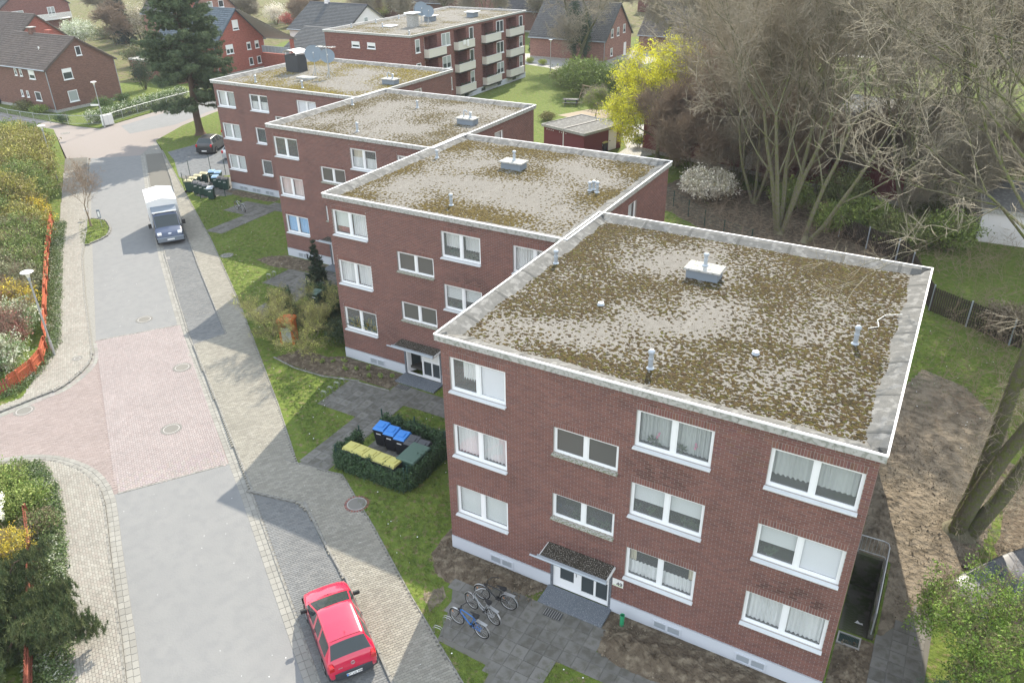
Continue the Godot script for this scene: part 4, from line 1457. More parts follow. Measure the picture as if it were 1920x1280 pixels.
func apartment(called: String, label: String, at: Vector3, W: float, D: float, cols: Array, k: int, single: int, side_from: float, moss: int, bias: float, greens: Array, door_x: float, number: String, open: bool, cellars: Array) -> Node3D:
	var o := thing(called, label, "apartment block", at, 0.0, "row of brick apartment blocks")
	var Y := 9.525
	var top := Y - 0.24
	# front openings
	var holes := []
	for c in cols:
		holes.append([c[0], c[0] + c[2], c[1], c[1] + c[3]])
	var door_hole := [door_x - 0.09, door_x + 2.29, 0.02, 2.02]
	var b := B.new()
	var fh := holes.duplicate()
	fh.append(door_hole)
	skin(b, Vector3.ZERO, Vector3.RIGHT, 0, W, 0.6, top, fh)
	reveals(b, Vector3.ZERO, Vector3.RIGHT, Vector3.BACK, holes, 0.14)
	var side_holes := []
	if side_from > 0: side_holes = [[7.25, 8.4, 7.42, 8.75], [7.25, 8.4, 4.67, 6.0]]
	skin(b, V(W, 0, 0), V(0, 0, -1), 0, D, 0.6, top, side_holes)
	reveals(b, V(W, 0, 0), V(0, 0, -1), Vector3.RIGHT, side_holes, 0.14)
	part("wall", b, M["mortar"], o)
	b = B.new()
	b.us = 1.0
	skin(b, V(0, 0, -D), V(0, 0, 1), 0, D, 0.0, top, [])
	skin(b, V(W, 0, -D), V(-1, 0, 0), 0, W, 0.0, top, [])
	part("rear_wall", b, M["brick_far"], o)
	# plinth with the openings of the door
	b = B.new()
	skin(b, V(0, 0, 0.03), Vector3.RIGHT, -0.0, W, -0.3, 0.62, [[door_hole[0], door_hole[1], -0.3, 0.62]])
	b.bx(0, door_hole[0], 0.60, 0.62, -0.02, 0.03)
	b.bx(door_hole[1], W, 0.60, 0.62, -0.02, 0.03)
	skin(b, V(W + 0.02, 0, 0.03), V(0, 0, -1), 0, D, -1.6 if k == 0 else -0.3, 0.62, [])
	part("plinth", b, M["plinth"], o)
	bricks(o, Vector3.ZERO, Vector3.RIGHT, Vector3.BACK, 0, W, 0.62, top, holes + [[door_hole[0], door_hole[1], 0.62, 2.02, 1]], single, 100 + k, SOOT.get(k, []))
	if side_from > 0:
		bricks(o, V(W, 0, 0), V(0, 0, -1), Vector3.RIGHT, side_from, D, 0.62, top, side_holes, 0, 200 + k)
		for h in side_holes: window(o, V(W, h[2], -h[0]), PI / 2, h[1] - h[0], h[3] - h[2], "sheer", "", "metal", 1)
	elif k == 0:
		bricks(o, V(W, 0, 0), V(0, 0, -1), Vector3.RIGHT, 0, D, 0.62, top, [], 0, 200)
	for c in cols:
		window(o, V(c[0], c[1], 0), 0, c[2], c[3], c[4], c[5], c[6], 1 if c[2] < 1.4 else 2)
	# floors and a spine wall inside
	b = B.new()
	for y in [0.55, 3.3, 6.05]: b.bx(0.06, W - 0.06, y - 0.15, y, -D + 0.1, -0.16)
	for x in [3.4, 6.85, 10.3]: b.bx(x - 0.05, x + 0.05, 0.0, top - 0.3, -4.5, -0.16)
	b.bx(0.06, W - 0.06, 0.0, top - 0.3, -4.6, -4.5)
	part("inner_floors", b, M["interior"], o)
	flat_roof(o, W, D, Y, k, moss, bias, greens)
	entrance(o, door_x, open, number)
	for c in cellars: cellar_window(o, c)
	return o

func cols_of(dx: Array, styles: Array, sills: Array) -> Array:
	# standard columns: outer rooms, half-landing stair windows, inner rooms
	var r := []
	for i in dx.size():
		var c: Array = dx[i]
		var st: Array = styles[i]
		for j in st.size():
			var y: float = (7.38 if c[2] == 0 else 6.12) - 2.75 * j
			var h: float = 1.33 if c[2] == 0 else 1.04
			r.append([c[0], y, c[1], h, st[j][0], st[j][1], sills[i]])
	return r

func blocks() -> void:
	mk("felt_dark", 0.10, 0.10, 0.095, 0.9)
	var olive := [Color(0.062, 0.045, 0.017), Color(0.048, 0.035, 0.014), Color(0.075, 0.056, 0.02), Color(0.042, 0.034, 0.015), Color(0.062, 0.058, 0.014), Color(0.055, 0.037, 0.02), Color(0.04, 0.03, 0.017)]
	var brown := [Color(0.085, 0.062, 0.018), Color(0.068, 0.05, 0.018), Color(0.10, 0.076, 0.02), Color(0.058, 0.043, 0.018)]
	var gold := [Color(0.13, 0.10, 0.018), Color(0.10, 0.075, 0.018), Color(0.08, 0.06, 0.018), Color(0.16, 0.13, 0.018)]
	var four := [[0.34, 2.2, 0], [4.33, 2.3, 1], [7.12, 2.4, 0], [11.13, 2.48, 0]]
	var o := apartment("apartment_block", "nearest brick apartment block, number 49 at its door, bicycles parked in front", Vector3.ZERO, 13.86, 13.38,
		cols_of(four, [[["drawn", "shutter"], ["sheer", "sheer"], ["blind", "blind"]], [["frost", "frost"], ["jungle_dark", "plants_low"]], [["orchid", "orchid"], ["top", "top"], ["half", "half"]], [["lace", "lace"], ["top", "shutter"], ["sheer", "sheer"]]], ["metal", "stone", "metal", "metal"]),
		0, 300, -1.0, 64000, 0.2, olive, 4.4, "49", false, [1.74, 8.29, 11.15])
	var t := 9.525 - 0.2
	vent_box(o, 6.3, -9.0, t)
	vent_pipe(o, 0.62, -7.5, t)
	vent_pipe(o, 6.95, -1.45, t, 0.7)
	vent_pipe(o, 12.28, -6.1, t, 0.7)
	vent_pipe(o, 3.77, -4.85, t, 0.12)
	vent_pipe(o, 9.6, -3.9, t, 0.12)
	# stray cable on the felt
	var b := B.new()
	b.path([V(13.4, t + 0.1, -8.9), V(12.9, t + 0.06, -8.7), V(12.7, t + 0.03, -8.2), V(12.8, t + 0.03, -7.7), V(12.5, t + 0.03, -7.4)], 0.015, 5)
	part("cable", b, M["galvanised"], o)
	var four2 := [[0.28, 2.18, 0], [4.22, 2.2, 1], [6.95, 2.19, 0], [10.87, 2.2, 0]]
	o = apartment("apartment_block", "second brick apartment block, its entrance door standing open behind the bin enclosure", V(-13.556, 0, -9.783), 13.5, 13.13,
		cols_of(four2, [[["redhalf", "sheer"], ["sheer", "sheer"], ["jungle", "jungle"]], [["frost", "frost"], ["frost", "frost"]], [["plants", "plants"], ["top", "top"], ["sheer", "sheer"]], [["sheer", "sheer"], ["sheer", "sheer"], ["top", "top"]]], ["metal", "stone", "metal", "metal"]),
		1, 0, 3.5, 34000, -0.12, brown, 4.22, "", true, [1.75])
	vent_box(o, 6.1, -8.6, t)
	vent_pipe(o, 6.45, -1.75, t)
	vent_pipe(o, 11.5, -6.9, t, 0.5)
	vent_pipe(o, 11.95, -6.8, t, 0.6)
	vent_pipe(o, 11.6, -7.15, t, 0.5)
	vent_pipe(o, 1.1, -8.4, t, 0.5)
	o = apartment("apartment_block", "third brick apartment block, blue curtains in its lowest corner window", V(-26.995, 0, -19.402), 13.4, 12.85,
		cols_of([[0.27, 2.12, 0], [4.18, 2.1, 1], [6.9, 2.1, 0], [10.65, 2.1, 0]], [[["plants_low", "dark"], ["pink", "pink"], ["blue", "blue"]], [["frost", "frost"], ["frost", "frost"]], [["yellow", "cafe"], ["sheer", "sheer"]], [["sheer", "sheer"]]], ["metal", "stone", "metal", "metal"]),
		2, 0, 3.5, 22000, -0.12, [Color(0.08, 0.062, 0.028), Color(0.062, 0.05, 0.026), Color(0.095, 0.075, 0.03)], 4.2, "", false, [1.0, 1.75])
	vent_box(o, 11.7, -6.6, t, true)
	vent_pipe(o, 6.35, -1.6, t)
	vent_pipe(o, 0.9, -7.7, t, 0.5)
	vent_pipe(o, 5.8, -9.1, t, 0.55)
	o = apartment("apartment_block", "farthest brick apartment block of the row, satellite dishes and dark chimney on its roof", V(-42.813, 0, -28.859), 15.8, 12.92,
		cols_of([[0.25, 2.07, 0], [9.35, 2.05, 0], [6.7, 2.05, 1]], [[["sheer", "grey"], ["blind", "blind"], ["blind", "blind"]], [["shutter", "shutter"], ["sheer", "sheer"]], [["frost", "frost"], ["frost", "frost"]]], ["metal", "metal", "stone"]) + [[4.08, 7.38, 2.07, 1.33, "cafe", "cafe", "metal"], [4.18, 4.63, 1.14, 1.33, "plants_low", "", "metal"], [4.27, 1.88, 1.2, 1.33, "dark", "", "metal"]],
		3, 0, 3.5, 24000, -0.02, gold, 8.0, "", false, [1.05, 2.6, 4.2])
	vent_box(o, 14.3, -6.1, t, true)
	vent_pipe(o, 3.5, -1.55, t)
	vent_pipe(o, 8.85, -1.45, t)
	# chimney with a curved sheet-metal hood
	b = B.new()
	b.bx(2.3, 3.75, t, t + 1.45, -7.7, -6.5)
	var ch := part("chimney", b, M["slate"], o)
	b = B.new()
	for i in 8:
		var a0 := PI * i / 8
		var a1 := PI * (i + 1) / 8
		b.quad(V(3.02 - 0.8 * cos(a0), t + 1.6 + 0.3 * sin(a0), -6.35), V(3.02 - 0.8 * cos(a1), t + 1.6 + 0.3 * sin(a1), -6.35), V(3.02 - 0.8 * cos(a1), t + 1.6 + 0.3 * sin(a1), -7.85), V(3.02 - 0.8 * cos(a0), t + 1.6 + 0.3 * sin(a0), -7.85))
	for x in [2.4, 3.6]:
		for z in [-6.6, -7.6]: b.bx(x - 0.03, x + 0.03, t + 1.45, t + 1.75, z - 0.03, z + 0.03)
	part("chimney_hood", b, M["white_metal"], ch)
	# the things that stand on the far roofs
	sat_dish("large grey satellite dish on a tripod beside the dark chimney", V(-36.9, 9.325, -35.2), 0.74, 1.5)
	sat_dish("smaller grey satellite dish beside the aerial on the farthest block", V(-35.4, 9.325, -35.3), 0.62, 1.4)
	var ae := thing("roof_aerial", "thin television aerial mast with crossbars between chimney and vent box", "aerial", V(-34.75, 9.325, -34.5))
	b = B.new()
	b.tube(Vector3.ZERO, V(0, 2.6, 0), 0.03, 0.025, 6, true)
	part("mast", b, M["galvanised"], ae)
	b = B.new()
	b.tube(V(-1.0, 2.55, 0.2), V(0.9, 2.65, -0.2), 0.02, 0.02, 5, true)
	for i in 7: b.tube(V(-0.9 + i * 0.28, 2.57, -0.35), V(-0.8 + i * 0.28, 2.6, 0.35), 0.012, 0.012, 4)
	part("crossbar", b, M["galvanised"], ae)
	b = B.new()
	b.cbox(V(0, 0.06, 0), V(1.7, 0.14, 0.9), 0.02)
	var sl := put("ballast_slab", b.mesh(), M["concrete"])
	sl.position = V(-36.6, 9.325, -33.7)
	tag(sl, "pale concrete ballast slab lying in front of the satellite dishes", "slab")

func sat_dish(label: String, at: Vector3, r: float, h: float) -> void:
	var o := thing("satellite_dish", label, "satellite dish", at, 0.75, "satellite dishes on the roofs")
	var b := B.new()
	b.tube(V(0, 0, 0), V(0, h, 0), 0.035, 0.035, 8, true)
	part("mast", b, M["galvanised"], o)
	for i in 3:
		b = B.new()
		var a := TAU * i / 3
		b.tube(V(0.5 * cos(a), 0, 0.5 * sin(a)), V(0, 0.6, 0), 0.02, 0.02, 6, true)
		part("leg", b, M["galvanised"], o)
	b = B.new()
	var bs := Basis(Vector3.RIGHT, PI / 2 - 0.45)
	var prof := []
	for i in 7:
		var q := r * i / 6.0
		prof.append(Vector2(maxf(q, 0.001), q * q * 0.22))
	b.lathe(V(0, h + 0.3, 0.1), prof, 24, bs)
	var prof2 := prof.duplicate()
	prof2.reverse()
	var low := []
	for p in prof2: low.append(p + Vector2(0, -0.015))
	b.lathe(V(0, h + 0.3, 0.1), low, 24, bs)
	part("reflector", b, M["dish"], o)
	b = B.new()
	b.tube(V(0, h + 0.1 - r * 0.5, 0.2), V(0, h + 0.5, 0.2 + r * 0.8), 0.02, 0.02, 6, true)
	var arm := part("feed_arm", b, M["galvanised"], o)
	b = B.new()
	b.tube(V(0, h + 0.5, 0.15 + r * 0.8), V(0, h + 0.42, r * 0.6), 0.05, 0.04, 8, true)
	part("receiver", b, M["white_metal"], arm)

# ---------------------------------------------------------------- houses around the blocks
# window of a more distant house: frame, pane and, where it is let down, a roller shutter
func far_window(parent: Node3D, at: Vector3, turn: float, w: float, h: float, shut := 0.0) -> void:
	var o := Node3D.new()
	o.name = "window"
	parent.add_child(o, true)
	o.position = at
	o.rotation.y = turn
	var b := B.new()
	var f := 0.08
	b.bx(0, f, 0, h, 0.0, 0.05)
	b.bx(w - f, w, 0, h, 0.0, 0.05)
	b.bx(f, w - f, 0, f, 0.0, 0.05)
	b.bx(f, w - f, h - f, h, 0.0, 0.05)
	if w > 1.3: b.bx(w / 2 - 0.05, w / 2 + 0.05, f, h - f, 0.0, 0.05)
	b.bx(-0.05, w + 0.05, -0.08, 0.0, 0.0, 0.12)
	part("frame", b, M["white_frame"], o)
	b = B.new()
	b.bx(f, w - f, f, h - f, 0.0, 0.015)
	part("pane", b, M["far_glass"], o)
	if shut > 0:
		b = B.new()
		b.bx(f, w - f, h - f - (h - 2 * f) * shut, h - f, 0.016, 0.03)
		part("shutter", b, M["white"], o)
	elif rng.randf() < 0.7:
		b = B.new()
		b.bx(f + 0.02, w - f - 0.02, f + (0.0 if rng.randf() < 0.4 else h * 0.35), h - f, 0.016, 0.02)
		part("curtain", b, M["curtain_grey"], o)

var tile_m: ArrayMesh

func tile_mesh() -> ArrayMesh:
	if tile_m: return tile_m
	var b := B.new()
	# 0.30 wide, 0.36 long, lying in x (across) and z (down the slope), waved and lifted at its lower end
	var n := 5
	for i in n:
		var xa := -0.15 + 0.3 * i / n
		var xb := -0.15 + 0.3 * (i + 1) / n
		var ya := 0.028 * sin(TAU * i / n)
		var yb := 0.028 * sin(TAU * (i + 1) / n)
		b.quad(V(xa, ya + 0.055, 0.2), V(xb, yb + 0.055, 0.2), V(xb, yb, -0.18), V(xa, ya, -0.18))
		b.quad(V(xa, ya - 0.01, 0.2), V(xb, yb - 0.01, 0.2), V(xb, yb + 0.055, 0.2), V(xa, ya + 0.055, 0.2))
	tile_m = b.mesh()
	return tile_m

# tiled slope from the ridge edge a-b down to the eave edge d-c
func tiles(parent: Node3D, a: Vector3, bb: Vector3, c: Vector3, d: Vector3, tone: Color) -> void:
	var U := (bb - a).normalized()
	var S := (d - a).normalized()
	var N := S.cross(U).normalized()
	if N.y < 0: N = -N
	var L := (bb - a).length()
	var H := (d - a).length()
	var xf := []
	var cols := []
	var nx := int(L / 0.3)
	var ny := int(H / 0.36)
	var X := S.cross(N) * -1.0
	X = N.cross(S)
	var L1 := (c - d).length()
	for j in ny:
		for i in nx:
			var s := H * (j + 0.5) / ny
			var u := L * (i + 0.5) / nx
			var p := a + U * u + S * s
			xf.append(Transform3D(Basis(X, N, S), p + N * 0.02))
			cols.append(tone * rf(0.82, 1.15))
	many("roof_tiles", tile_mesh(), M["tile"], xf, cols, parent)

# gabled house: local x along the ridge, windows given as [face, u, y, w, h, shut]
func house(called: String, label: String, at: Vector3, turn: float, L: float, Wd: float, eave: float, ridge: float, wall: Material, tone: Color, wins: Array, chimney := true, group := "houses of the neighbourhood") -> Node3D:
	var o := thing(called, label, "house", at, turn, group)
	var w := Wd / 2
	var b := B.new()
	b.quad(V(0, 0, w), V(L, 0, w), V(L, eave, w), V(0, eave, w))
	b.quad(V(L, 0, -w), V(0, 0, -w), V(0, eave, -w), V(L, eave, -w))
	b.quad(V(L, 0, w), V(L, 0, -w), V(L, eave, -w), V(L, eave, w))
	b.quad(V(0, 0, -w), V(0, 0, w), V(0, eave, w), V(0, eave, -w))
	for x in [0.0, L]:
		var p := V(x, eave, w)
		var q := V(x, eave, -w)
		var t := V(x, ridge - 0.06, 0)
		var u := [Vector2(0, 0), Vector2(Wd, 0), Vector2(w, -(ridge - eave))]
		if x > 0: b.tri(p, q, t, null, null, null, u[0], u[1], u[2])
		else: b.tri(q, p, t, null, null, null, u[1], u[0], u[2])
	part("wall", b, wall, o)
	b = B.new()
	b.bx(-0.02, L + 0.02, 0, 0.35, -w - 0.02, w + 0.02)
	part("plinth", b, M["concrete"], o)
	var ov := 0.35
	var dz := ov
	var k := (ridge - eave) / w
	var r := B.new()
	for s in [1.0, -1.0]:
		var e0 := V(-0.25, eave - k * ov, s * (w + ov))
		var e1 := V(L + 0.25, eave - k * ov, s * (w + ov))
		var t0 := V(-0.25, ridge, 0)
		var t1 := V(L + 0.25, ridge, 0)
		if s > 0:
			r.quad(e0, e1, t1, t0)
		else:
			r.quad(e1, e0, t0, t1)
		r.quad(e0 + V(0, -0.12, 0), e1 + V(0, -0.12, 0), e1, e0)
		for x in [-0.25, L + 0.25]:
			r.quad(V(x, eave - k * ov - 0.2, s * (w + ov)), V(x, eave - k * ov, s * (w + ov)), V(x, ridge, 0), V(x, ridge - 0.2, 0))
	var roof := part("roof", r, single_tone(M["tile"], tone * 0.8), o)
	for s in [1.0, -1.0]:
		tiles(roof, V(-0.25, ridge, 0), V(L + 0.25, ridge, 0), V(L + 0.25, eave - k * ov, s * (w + ov)), V(-0.25, eave - k * ov, s * (w + ov)), tone)
	b = B.new()
	b.tube(V(-0.25, ridge + 0.02, 0), V(L + 0.25, ridge + 0.02, 0), 0.11, 0.11, 8, true)
	part("ridge_tiles", b, single_tone(M["tile"], tone), roof)
	for s in [1.0, -1.0]:
		b = B.new()
		b.tube(V(-0.2, eave - k * ov - 0.02, s * (w + ov + 0.06)), V(L + 0.2, eave - k * ov - 0.02, s * (w + ov + 0.06)), 0.07, 0.07, 8, true)
		b.tube(V(L - 0.08, 0, s * (w + 0.08)), V(L - 0.08, eave - 0.1, s * (w + 0.08)), 0.05, 0.05, 8)
		part("gutter", b, M["zinc"], o)
	if chimney:
		b = B.new()
		b.bx(L * 0.3 - 0.35, L * 0.3 + 0.35, ridge - 0.6, ridge + 0.7, -0.3, 0.3)
		var c := part("chimney", b, wall, roof)
		b = B.new()
		b.cbox(V(L * 0.3, ridge + 0.76, 0), V(0.95, 0.1, 0.85), 0.02)
		part("chimney_cap", b, M["concrete"], roof)
	for q in wins:
		match q[0]:
			"f": far_window(o, V(q[1], q[2], w), 0, q[3], q[4], q[5])
			"r": far_window(o, V(L, q[2], w - q[1]), PI / 2, q[3], q[4], q[5])
			"b": far_window(o, V(L - q[1], q[2], -w), PI, q[3], q[4], q[5])
			"l": far_window(o, V(0, q[2], -w + q[1]), -PI / 2, q[3], q[4], q[5])
	return o

func neighbours() -> void:
	mkv("tile", 0.75)
	var dark := Color(0.085, 0.082, 0.08)
	var brown := Color(0.12, 0.095, 0.08)
	var blue := Color(0.10, 0.125, 0.145)
	# the brown brick house beyond the crossing
	var h := house("brick_house", "brown brick house with dark tiled gable roof behind the metal garden fence", V(-98.6, 0, -45.55), 0, 12.2, 9.5, 5.4, 8.45, M["brick_brown"], brown,
		[["r", 4.5, 6.27, 0.75, 1.1, 0.0], ["r", 2.0, 3.7, 1.3, 1.3, 0.35], ["r", 2.0, 0.97, 1.3, 1.35, 0.0], ["f", 5.4, 4.1, 0.5, 0.85, 0.0], ["f", 6.5, 4.1, 0.5, 0.85, 0.0], ["f", 8.4, 3.9, 1.2, 1.15, 0.6], ["f", 5.5, 1.5, 0.45, 0.8, 0.0], ["f", 6.7, 1.5, 0.45, 0.8, 0.0], ["f", 8.5, 1.25, 1.2, 1.1, 0.0]], true)
	var b := B.new()
	b.bx(5.5, 6.3, 7.6, 8.9, -1.2, -0.5)
	part("chimney", b, M["brick_red"], h)
	b = B.new()
	b.path([V(7.8, 6.8, 2.2), V(7.8, 7.25, 2.2), V(7.95, 7.3, 2.3)], 0.09, 8)
	part("flue", b, M["white_metal"], h)
	# flat garage behind it with a pergola roof
	flat_box("flat_garage", "low garage with a pale flat roof behind the brown brick house", V(-98.5, 0, -61.5), -0.05, 11, 6.5, 2.7, M["brick_far"], M["concrete"], "garage")
	house("brick_house", "orange red brick gable house at the left edge, beyond the brown house", V(-121, 0, -52.5), 0, 16, 10, 5.6, 9.6, M["brick_red"], brown, [["r", 2.5, 3.4, 1.4, 1.3, 0.0]], true)
	# house with the balcony, far left
	h = house("brick_house", "wide brick house with a long white balcony at the top left corner", V(-178, 0, -86), 0, 18.5, 15, 5.6, 10.5, M["brick_far"], dark,
		[["r", 2.2, 3.4, 2.6, 1.5, 0.0], ["r", 2.0, 0.8, 2.6, 1.5, 0.0], ["r", 10, 3.2, 1.6, 1.8, 0.0], ["f", 13, 3.2, 2.2, 1.5, 0.0]], true)
	b = B.new()
	b.bx(18.5, 19.9, 2.6, 2.75, -6.8, 1.2)
	for i in 6: b.bx(19.8, 19.86, 2.85 + i * 0.17, 2.98 + i * 0.17, -6.8, 1.2)
	part("balcony", b, M["white"], h)
	# red brick house behind the pine with slate-blue tiles; its far slope lies in the sun
	h = house("brick_house", "red brick gable house with slate blue tiles, half hidden by the tall pine", V(-99, 0, -72), 0, 13, 9.8, 4.7, 9.2, M["brick_red"], blue,
		[["r", 4.0, 6.3, 1.15, 1.4, 0.85], ["r", 2.0, 3.1, 1.4, 1.3, 0.5], ["r", 6.2, 3.2, 0.8, 1.1, 0.2], ["r", 7.9, 3.2, 0.8, 1.1, 0.4], ["r", 6.2, 0.9, 0.8, 1.1, 0.0], ["r", 7.9, 0.9, 0.8, 1.1, 0.0]], true)
	# covered balcony at its back corner
	b = B.new()
	var rq := [V(13.2, 9.2, 0), V(13.9, 9.2, 0), V(19.5, 4.6, -5.6), V(13.2, 4.6, -5.0)]
	b.quad(rq[3], rq[2], rq[1], rq[0])
	b.quad(rq[3] - V(0, 0.15, 0), rq[2] - V(0, 0.15, 0), rq[2], rq[3])
	var pr := part("porch_roof", b, single_tone(M["tile"], Color(0.3, 0.29, 0.27)), h)
	var xf := []
	var cl := []
	for j in 17:
		for i in 20:
			var tt := (j + 0.5) / 17.0
			var x1 := lerpf(13.9, 19.5, tt)
			var x := 13.3 + i * 0.3
			if x > x1 - 0.1: continue
			var z := lerpf(0, lerpf(-5.0, -5.6, (x - 13.2) / 6.3), tt)
			xf.append(Transform3D(Basis(V(-1, 0, 0), V(0, 0.77, -0.64), V(0, -0.64, -0.77)), V(x, lerpf(9.2, 4.6, tt) + 0.03, z)))
			cl.append(Color(0.34, 0.325, 0.3) * rf(0.85, 1.1))
	many("roof_tiles", tile_mesh(), M["tile"], xf, cl, pr)
	b = B.new()
	b.bx(13.0, 19.0, 0.0, 2.4, -5.4, -4.2)
	b.bx(18.4, 18.9, 2.4, 4.6, -5.5, -5.1)
	part("porch_wall", b, M["brick_red"], h)
	b = B.new()
	for i in 8: b.bx(13.2 + i * 0.72, 13.86 + i * 0.72, 2.5, 3.5, -4.2, -4.14)
	part("balcony_panel", b, M["zinc"], h)
	house("brick_house", "pinkish brick gable house at the top edge above the slate blue roof", V(-124, 0, -90), 0, 13, 11, 6.0, 11.5, M["brick_pale"], dark, [["r", 4.2, 6.6, 1.2, 1.2, 0.0], ["r", 6.8, 6.6, 1.2, 1.2, 0.0]], false)
	# white rendered house with the big dark roof
	h = house("white_house", "white rendered house with a large dark slate roof behind the row", V(-88, 0, -91), 0, 12, 12, 5.0, 8.4, M["render_white"], Color(0.07, 0.075, 0.08), [["r", 5, 5.6, 1.0, 1.0, 0.0]], true)
	b = B.new()
	var e := [V(3.2, 5.4, 5.6), V(12.6, 5.4, 5.6), V(12.6, 2.5, 11.6), V(3.2, 2.5, 11.6)]
	b.quad(e[3], e[2], e[1], e[0])
	var lr := part("lean_to_roof", b, single_tone(M["tile"], Color(0.055, 0.058, 0.062)), h)
	tiles(lr, e[0], e[1], e[2], e[3], Color(0.07, 0.075, 0.08))
	b = B.new()
	b.bx(3.6, 12.2, 0, 2.7, 6.0, 11.2)
	part("lean_to_wall", b, M["render_white"], h)
	house("brick_house", "dark roofed house at the top edge behind the yellow green shrub", V(-112, 0, -142), 0, 22, 13, 4.2, 9.5, M["brick_brown"], Color(0.08, 0.065, 0.065), [["f", 8, 2, 1.2, 1.2, 0.0], ["f", 13, 2, 1.2, 1.2, 0.0]], true)
	house("brick_house", "long dark roofed terrace with pale skylights above the balcony block", V(-98, 0, -163), 0, 34, 13, 4.6, 10, M["brick_pale"], Color(0.075, 0.07, 0.07), [["r", 5.5, 3.2, 1.6, 4.2, 0.0]], false)
	house("brick_house", "dark tiled house right of the balcony block beyond the parked cars", V(-74, 0, -136), 0, 18, 12, 4.2, 9.4, M["brick_brown"], Color(0.065, 0.062, 0.065), [["r", 4, 2.2, 1.2, 1.2, 0.0]], true)
	house("brick_house", "pale brick gable house behind the ivy covered trunk", V(-52, 0, -108.6), 0, 13.5, 11, 3.6, 8.4, M["brick_pale"], Color(0.10, 0.098, 0.095),
		[["r", 2.2, 3.6, 0.9, 1.3, 0.0], ["r", 4.6, 3.6, 0.9, 1.3, 0.0], ["r", 7.2, 3.8, 0.9, 1.3, 0.0], ["r", 2.2, 0.8, 0.9, 1.2, 0.0], ["r", 7.8, 0.2, 1.0, 2.0, 1.0]], true)
	house("brick_house", "long low brick house with brown weathered roof behind the yellow maple", V(-38, 0, -122), 0, 19, 11, 3.0, 7.6, M["brick_pale"], Color(0.125, 0.105, 0.09), [["r", 4.9, 4.4, 0.8, 1.1, 0.4]], true)
	# flat roofed block far behind
	h = flat_box("apartment_block", "distant brick block with a white stair tower at the top edge", V(-60, 0, -172), -0.1, 34, 12, 6.6, M["brick_far"], M["felt"], "apartment block")
	b = B.new()
	b.bx(19, 24.5, 0, 6.7, 0.02, 0.3)
	part("stair_tower", b, M["white"], h)
	for i in 6: far_window(h, V(3 + i * 2.6, 3.8, 0.01), 0, 1.3, 1.3, 0.0)
	# low flat building of red boards behind the trees
	h = flat_box("flat_building", "low red clad building with a pale flat roof behind the bare trees", V(-14.3, 0, -57.3), -0.243, 26, 20, 4.1, M["wood_red"], M["concrete"], "building")
	for i in [0, 3, 4, 7]:
		b = B.new()
		b.bx(4.2 + i * 2.4, 5.0 + i * 2.4, 0.4, 3.9, 0.02, 0.06)
		part("white_panel", b, M["white"], h)
	b = B.new()
	b.bx(-0.03, 26.03, 0.0, 0.35, -0.0, 0.05)
	b.bx(-0.05, 0.0, 0.0, 0.35, -20, 0.05)
	part("plinth", b, M["concrete"], h)
	far_window(h, V(1.7, 1.9, 0.02), 0, 1.1, 1.6, 0.0)
	b = B.new()
	for i in 130: b.bx(i * 0.2, i * 0.2 + 0.17, 0.36, 4.0, 0.0, 0.018)
	part("board_cladding", b, M["wood_red"], h)
	# red shed with the two-bay roof
	h = flat_box("red_shed", "small red wooden shed with grey flat roof and white door", V(-23.94, 0, -53.96), -0.315, 5.62, 5.67, 2.35, M["wood_red"], M["felt"], "shed")
	b = B.new()
	b.bx(4.55, 5.5, 0.05, 2.05, 0.0, 0.0)
	b = B.new()
	b.bx(5.62, 5.66, 0.05, 2.1, -4.9, -3.7)
	var dr := part("door", b, M["white"], h)
	b = B.new()
	b.bx(5.66, 5.7, 1.0, 1.06, -3.95, -3.8)
	part("handle", b, M["dark_metal"], dr)
	b = B.new()
	b.bx(2.75, 2.85, 0, 2.35, 0.0, 0.03)
	part("downpipe", b, M["white"], h)
	b = B.new()
	b.box(V(2.8, 2.42, -2.8), V(0.16, 0.12, 5.5))
	part("roof_divider", b, M["dark_metal"], h)
	for i in 8:
		b = B.new()
		b.lathe(V(0.45 + i * 0.3 + (0.6 if i > 3 else 0.0), 2.0, 0.0), [Vector2(0.05, 0), Vector2(0.05, 0.02), Vector2(0, 0.02)], 8, Basis(Vector3.RIGHT, PI / 2))
		part("air_hole", b, M["white"], h)
	# white garage at the right edge
	flat_box("white_garage", "white walled garage with a grey flat roof at the right edge", V(16.5, 0, -45.3), 0.05, 12, 8, 2.4, M["render_white"], M["felt"], "garage")
	balcony_block()

func flat_box(called: String, label: String, at: Vector3, turn: float, W: float, D: float, H: float, wall: Material, roof: Material, cat: String) -> Node3D:
	var o := thing(called, label, cat, at, turn)
	var b := B.new()
	b.bx(0, W, 0, H, -D, 0)
	part("wall", b, wall, o)
	b = B.new()
	b.bx(-0.12, W + 0.12, H, H + 0.06, -D - 0.12, 0.12)
	for i in b.uv.size(): b.uv[i] = Vector2(b.v[i].x, b.v[i].z)
	part("roof", b, roof, o)
	b = B.new()
	b.bx(-0.2, W + 0.2, H - 0.12, H + 0.14, 0.12, 0.2)
	b.bx(-0.2, W + 0.2, H - 0.12, H + 0.14, -D - 0.2, -D - 0.12)
	b.bx(-0.2, -0.12, H - 0.12, H + 0.14, -D - 0.12, 0.12)
	b.bx(W + 0.12, W + 0.2, H - 0.12, H + 0.14, -D - 0.12, 0.12)
	part("roof_edge", b, M["concrete"], o)
	return o

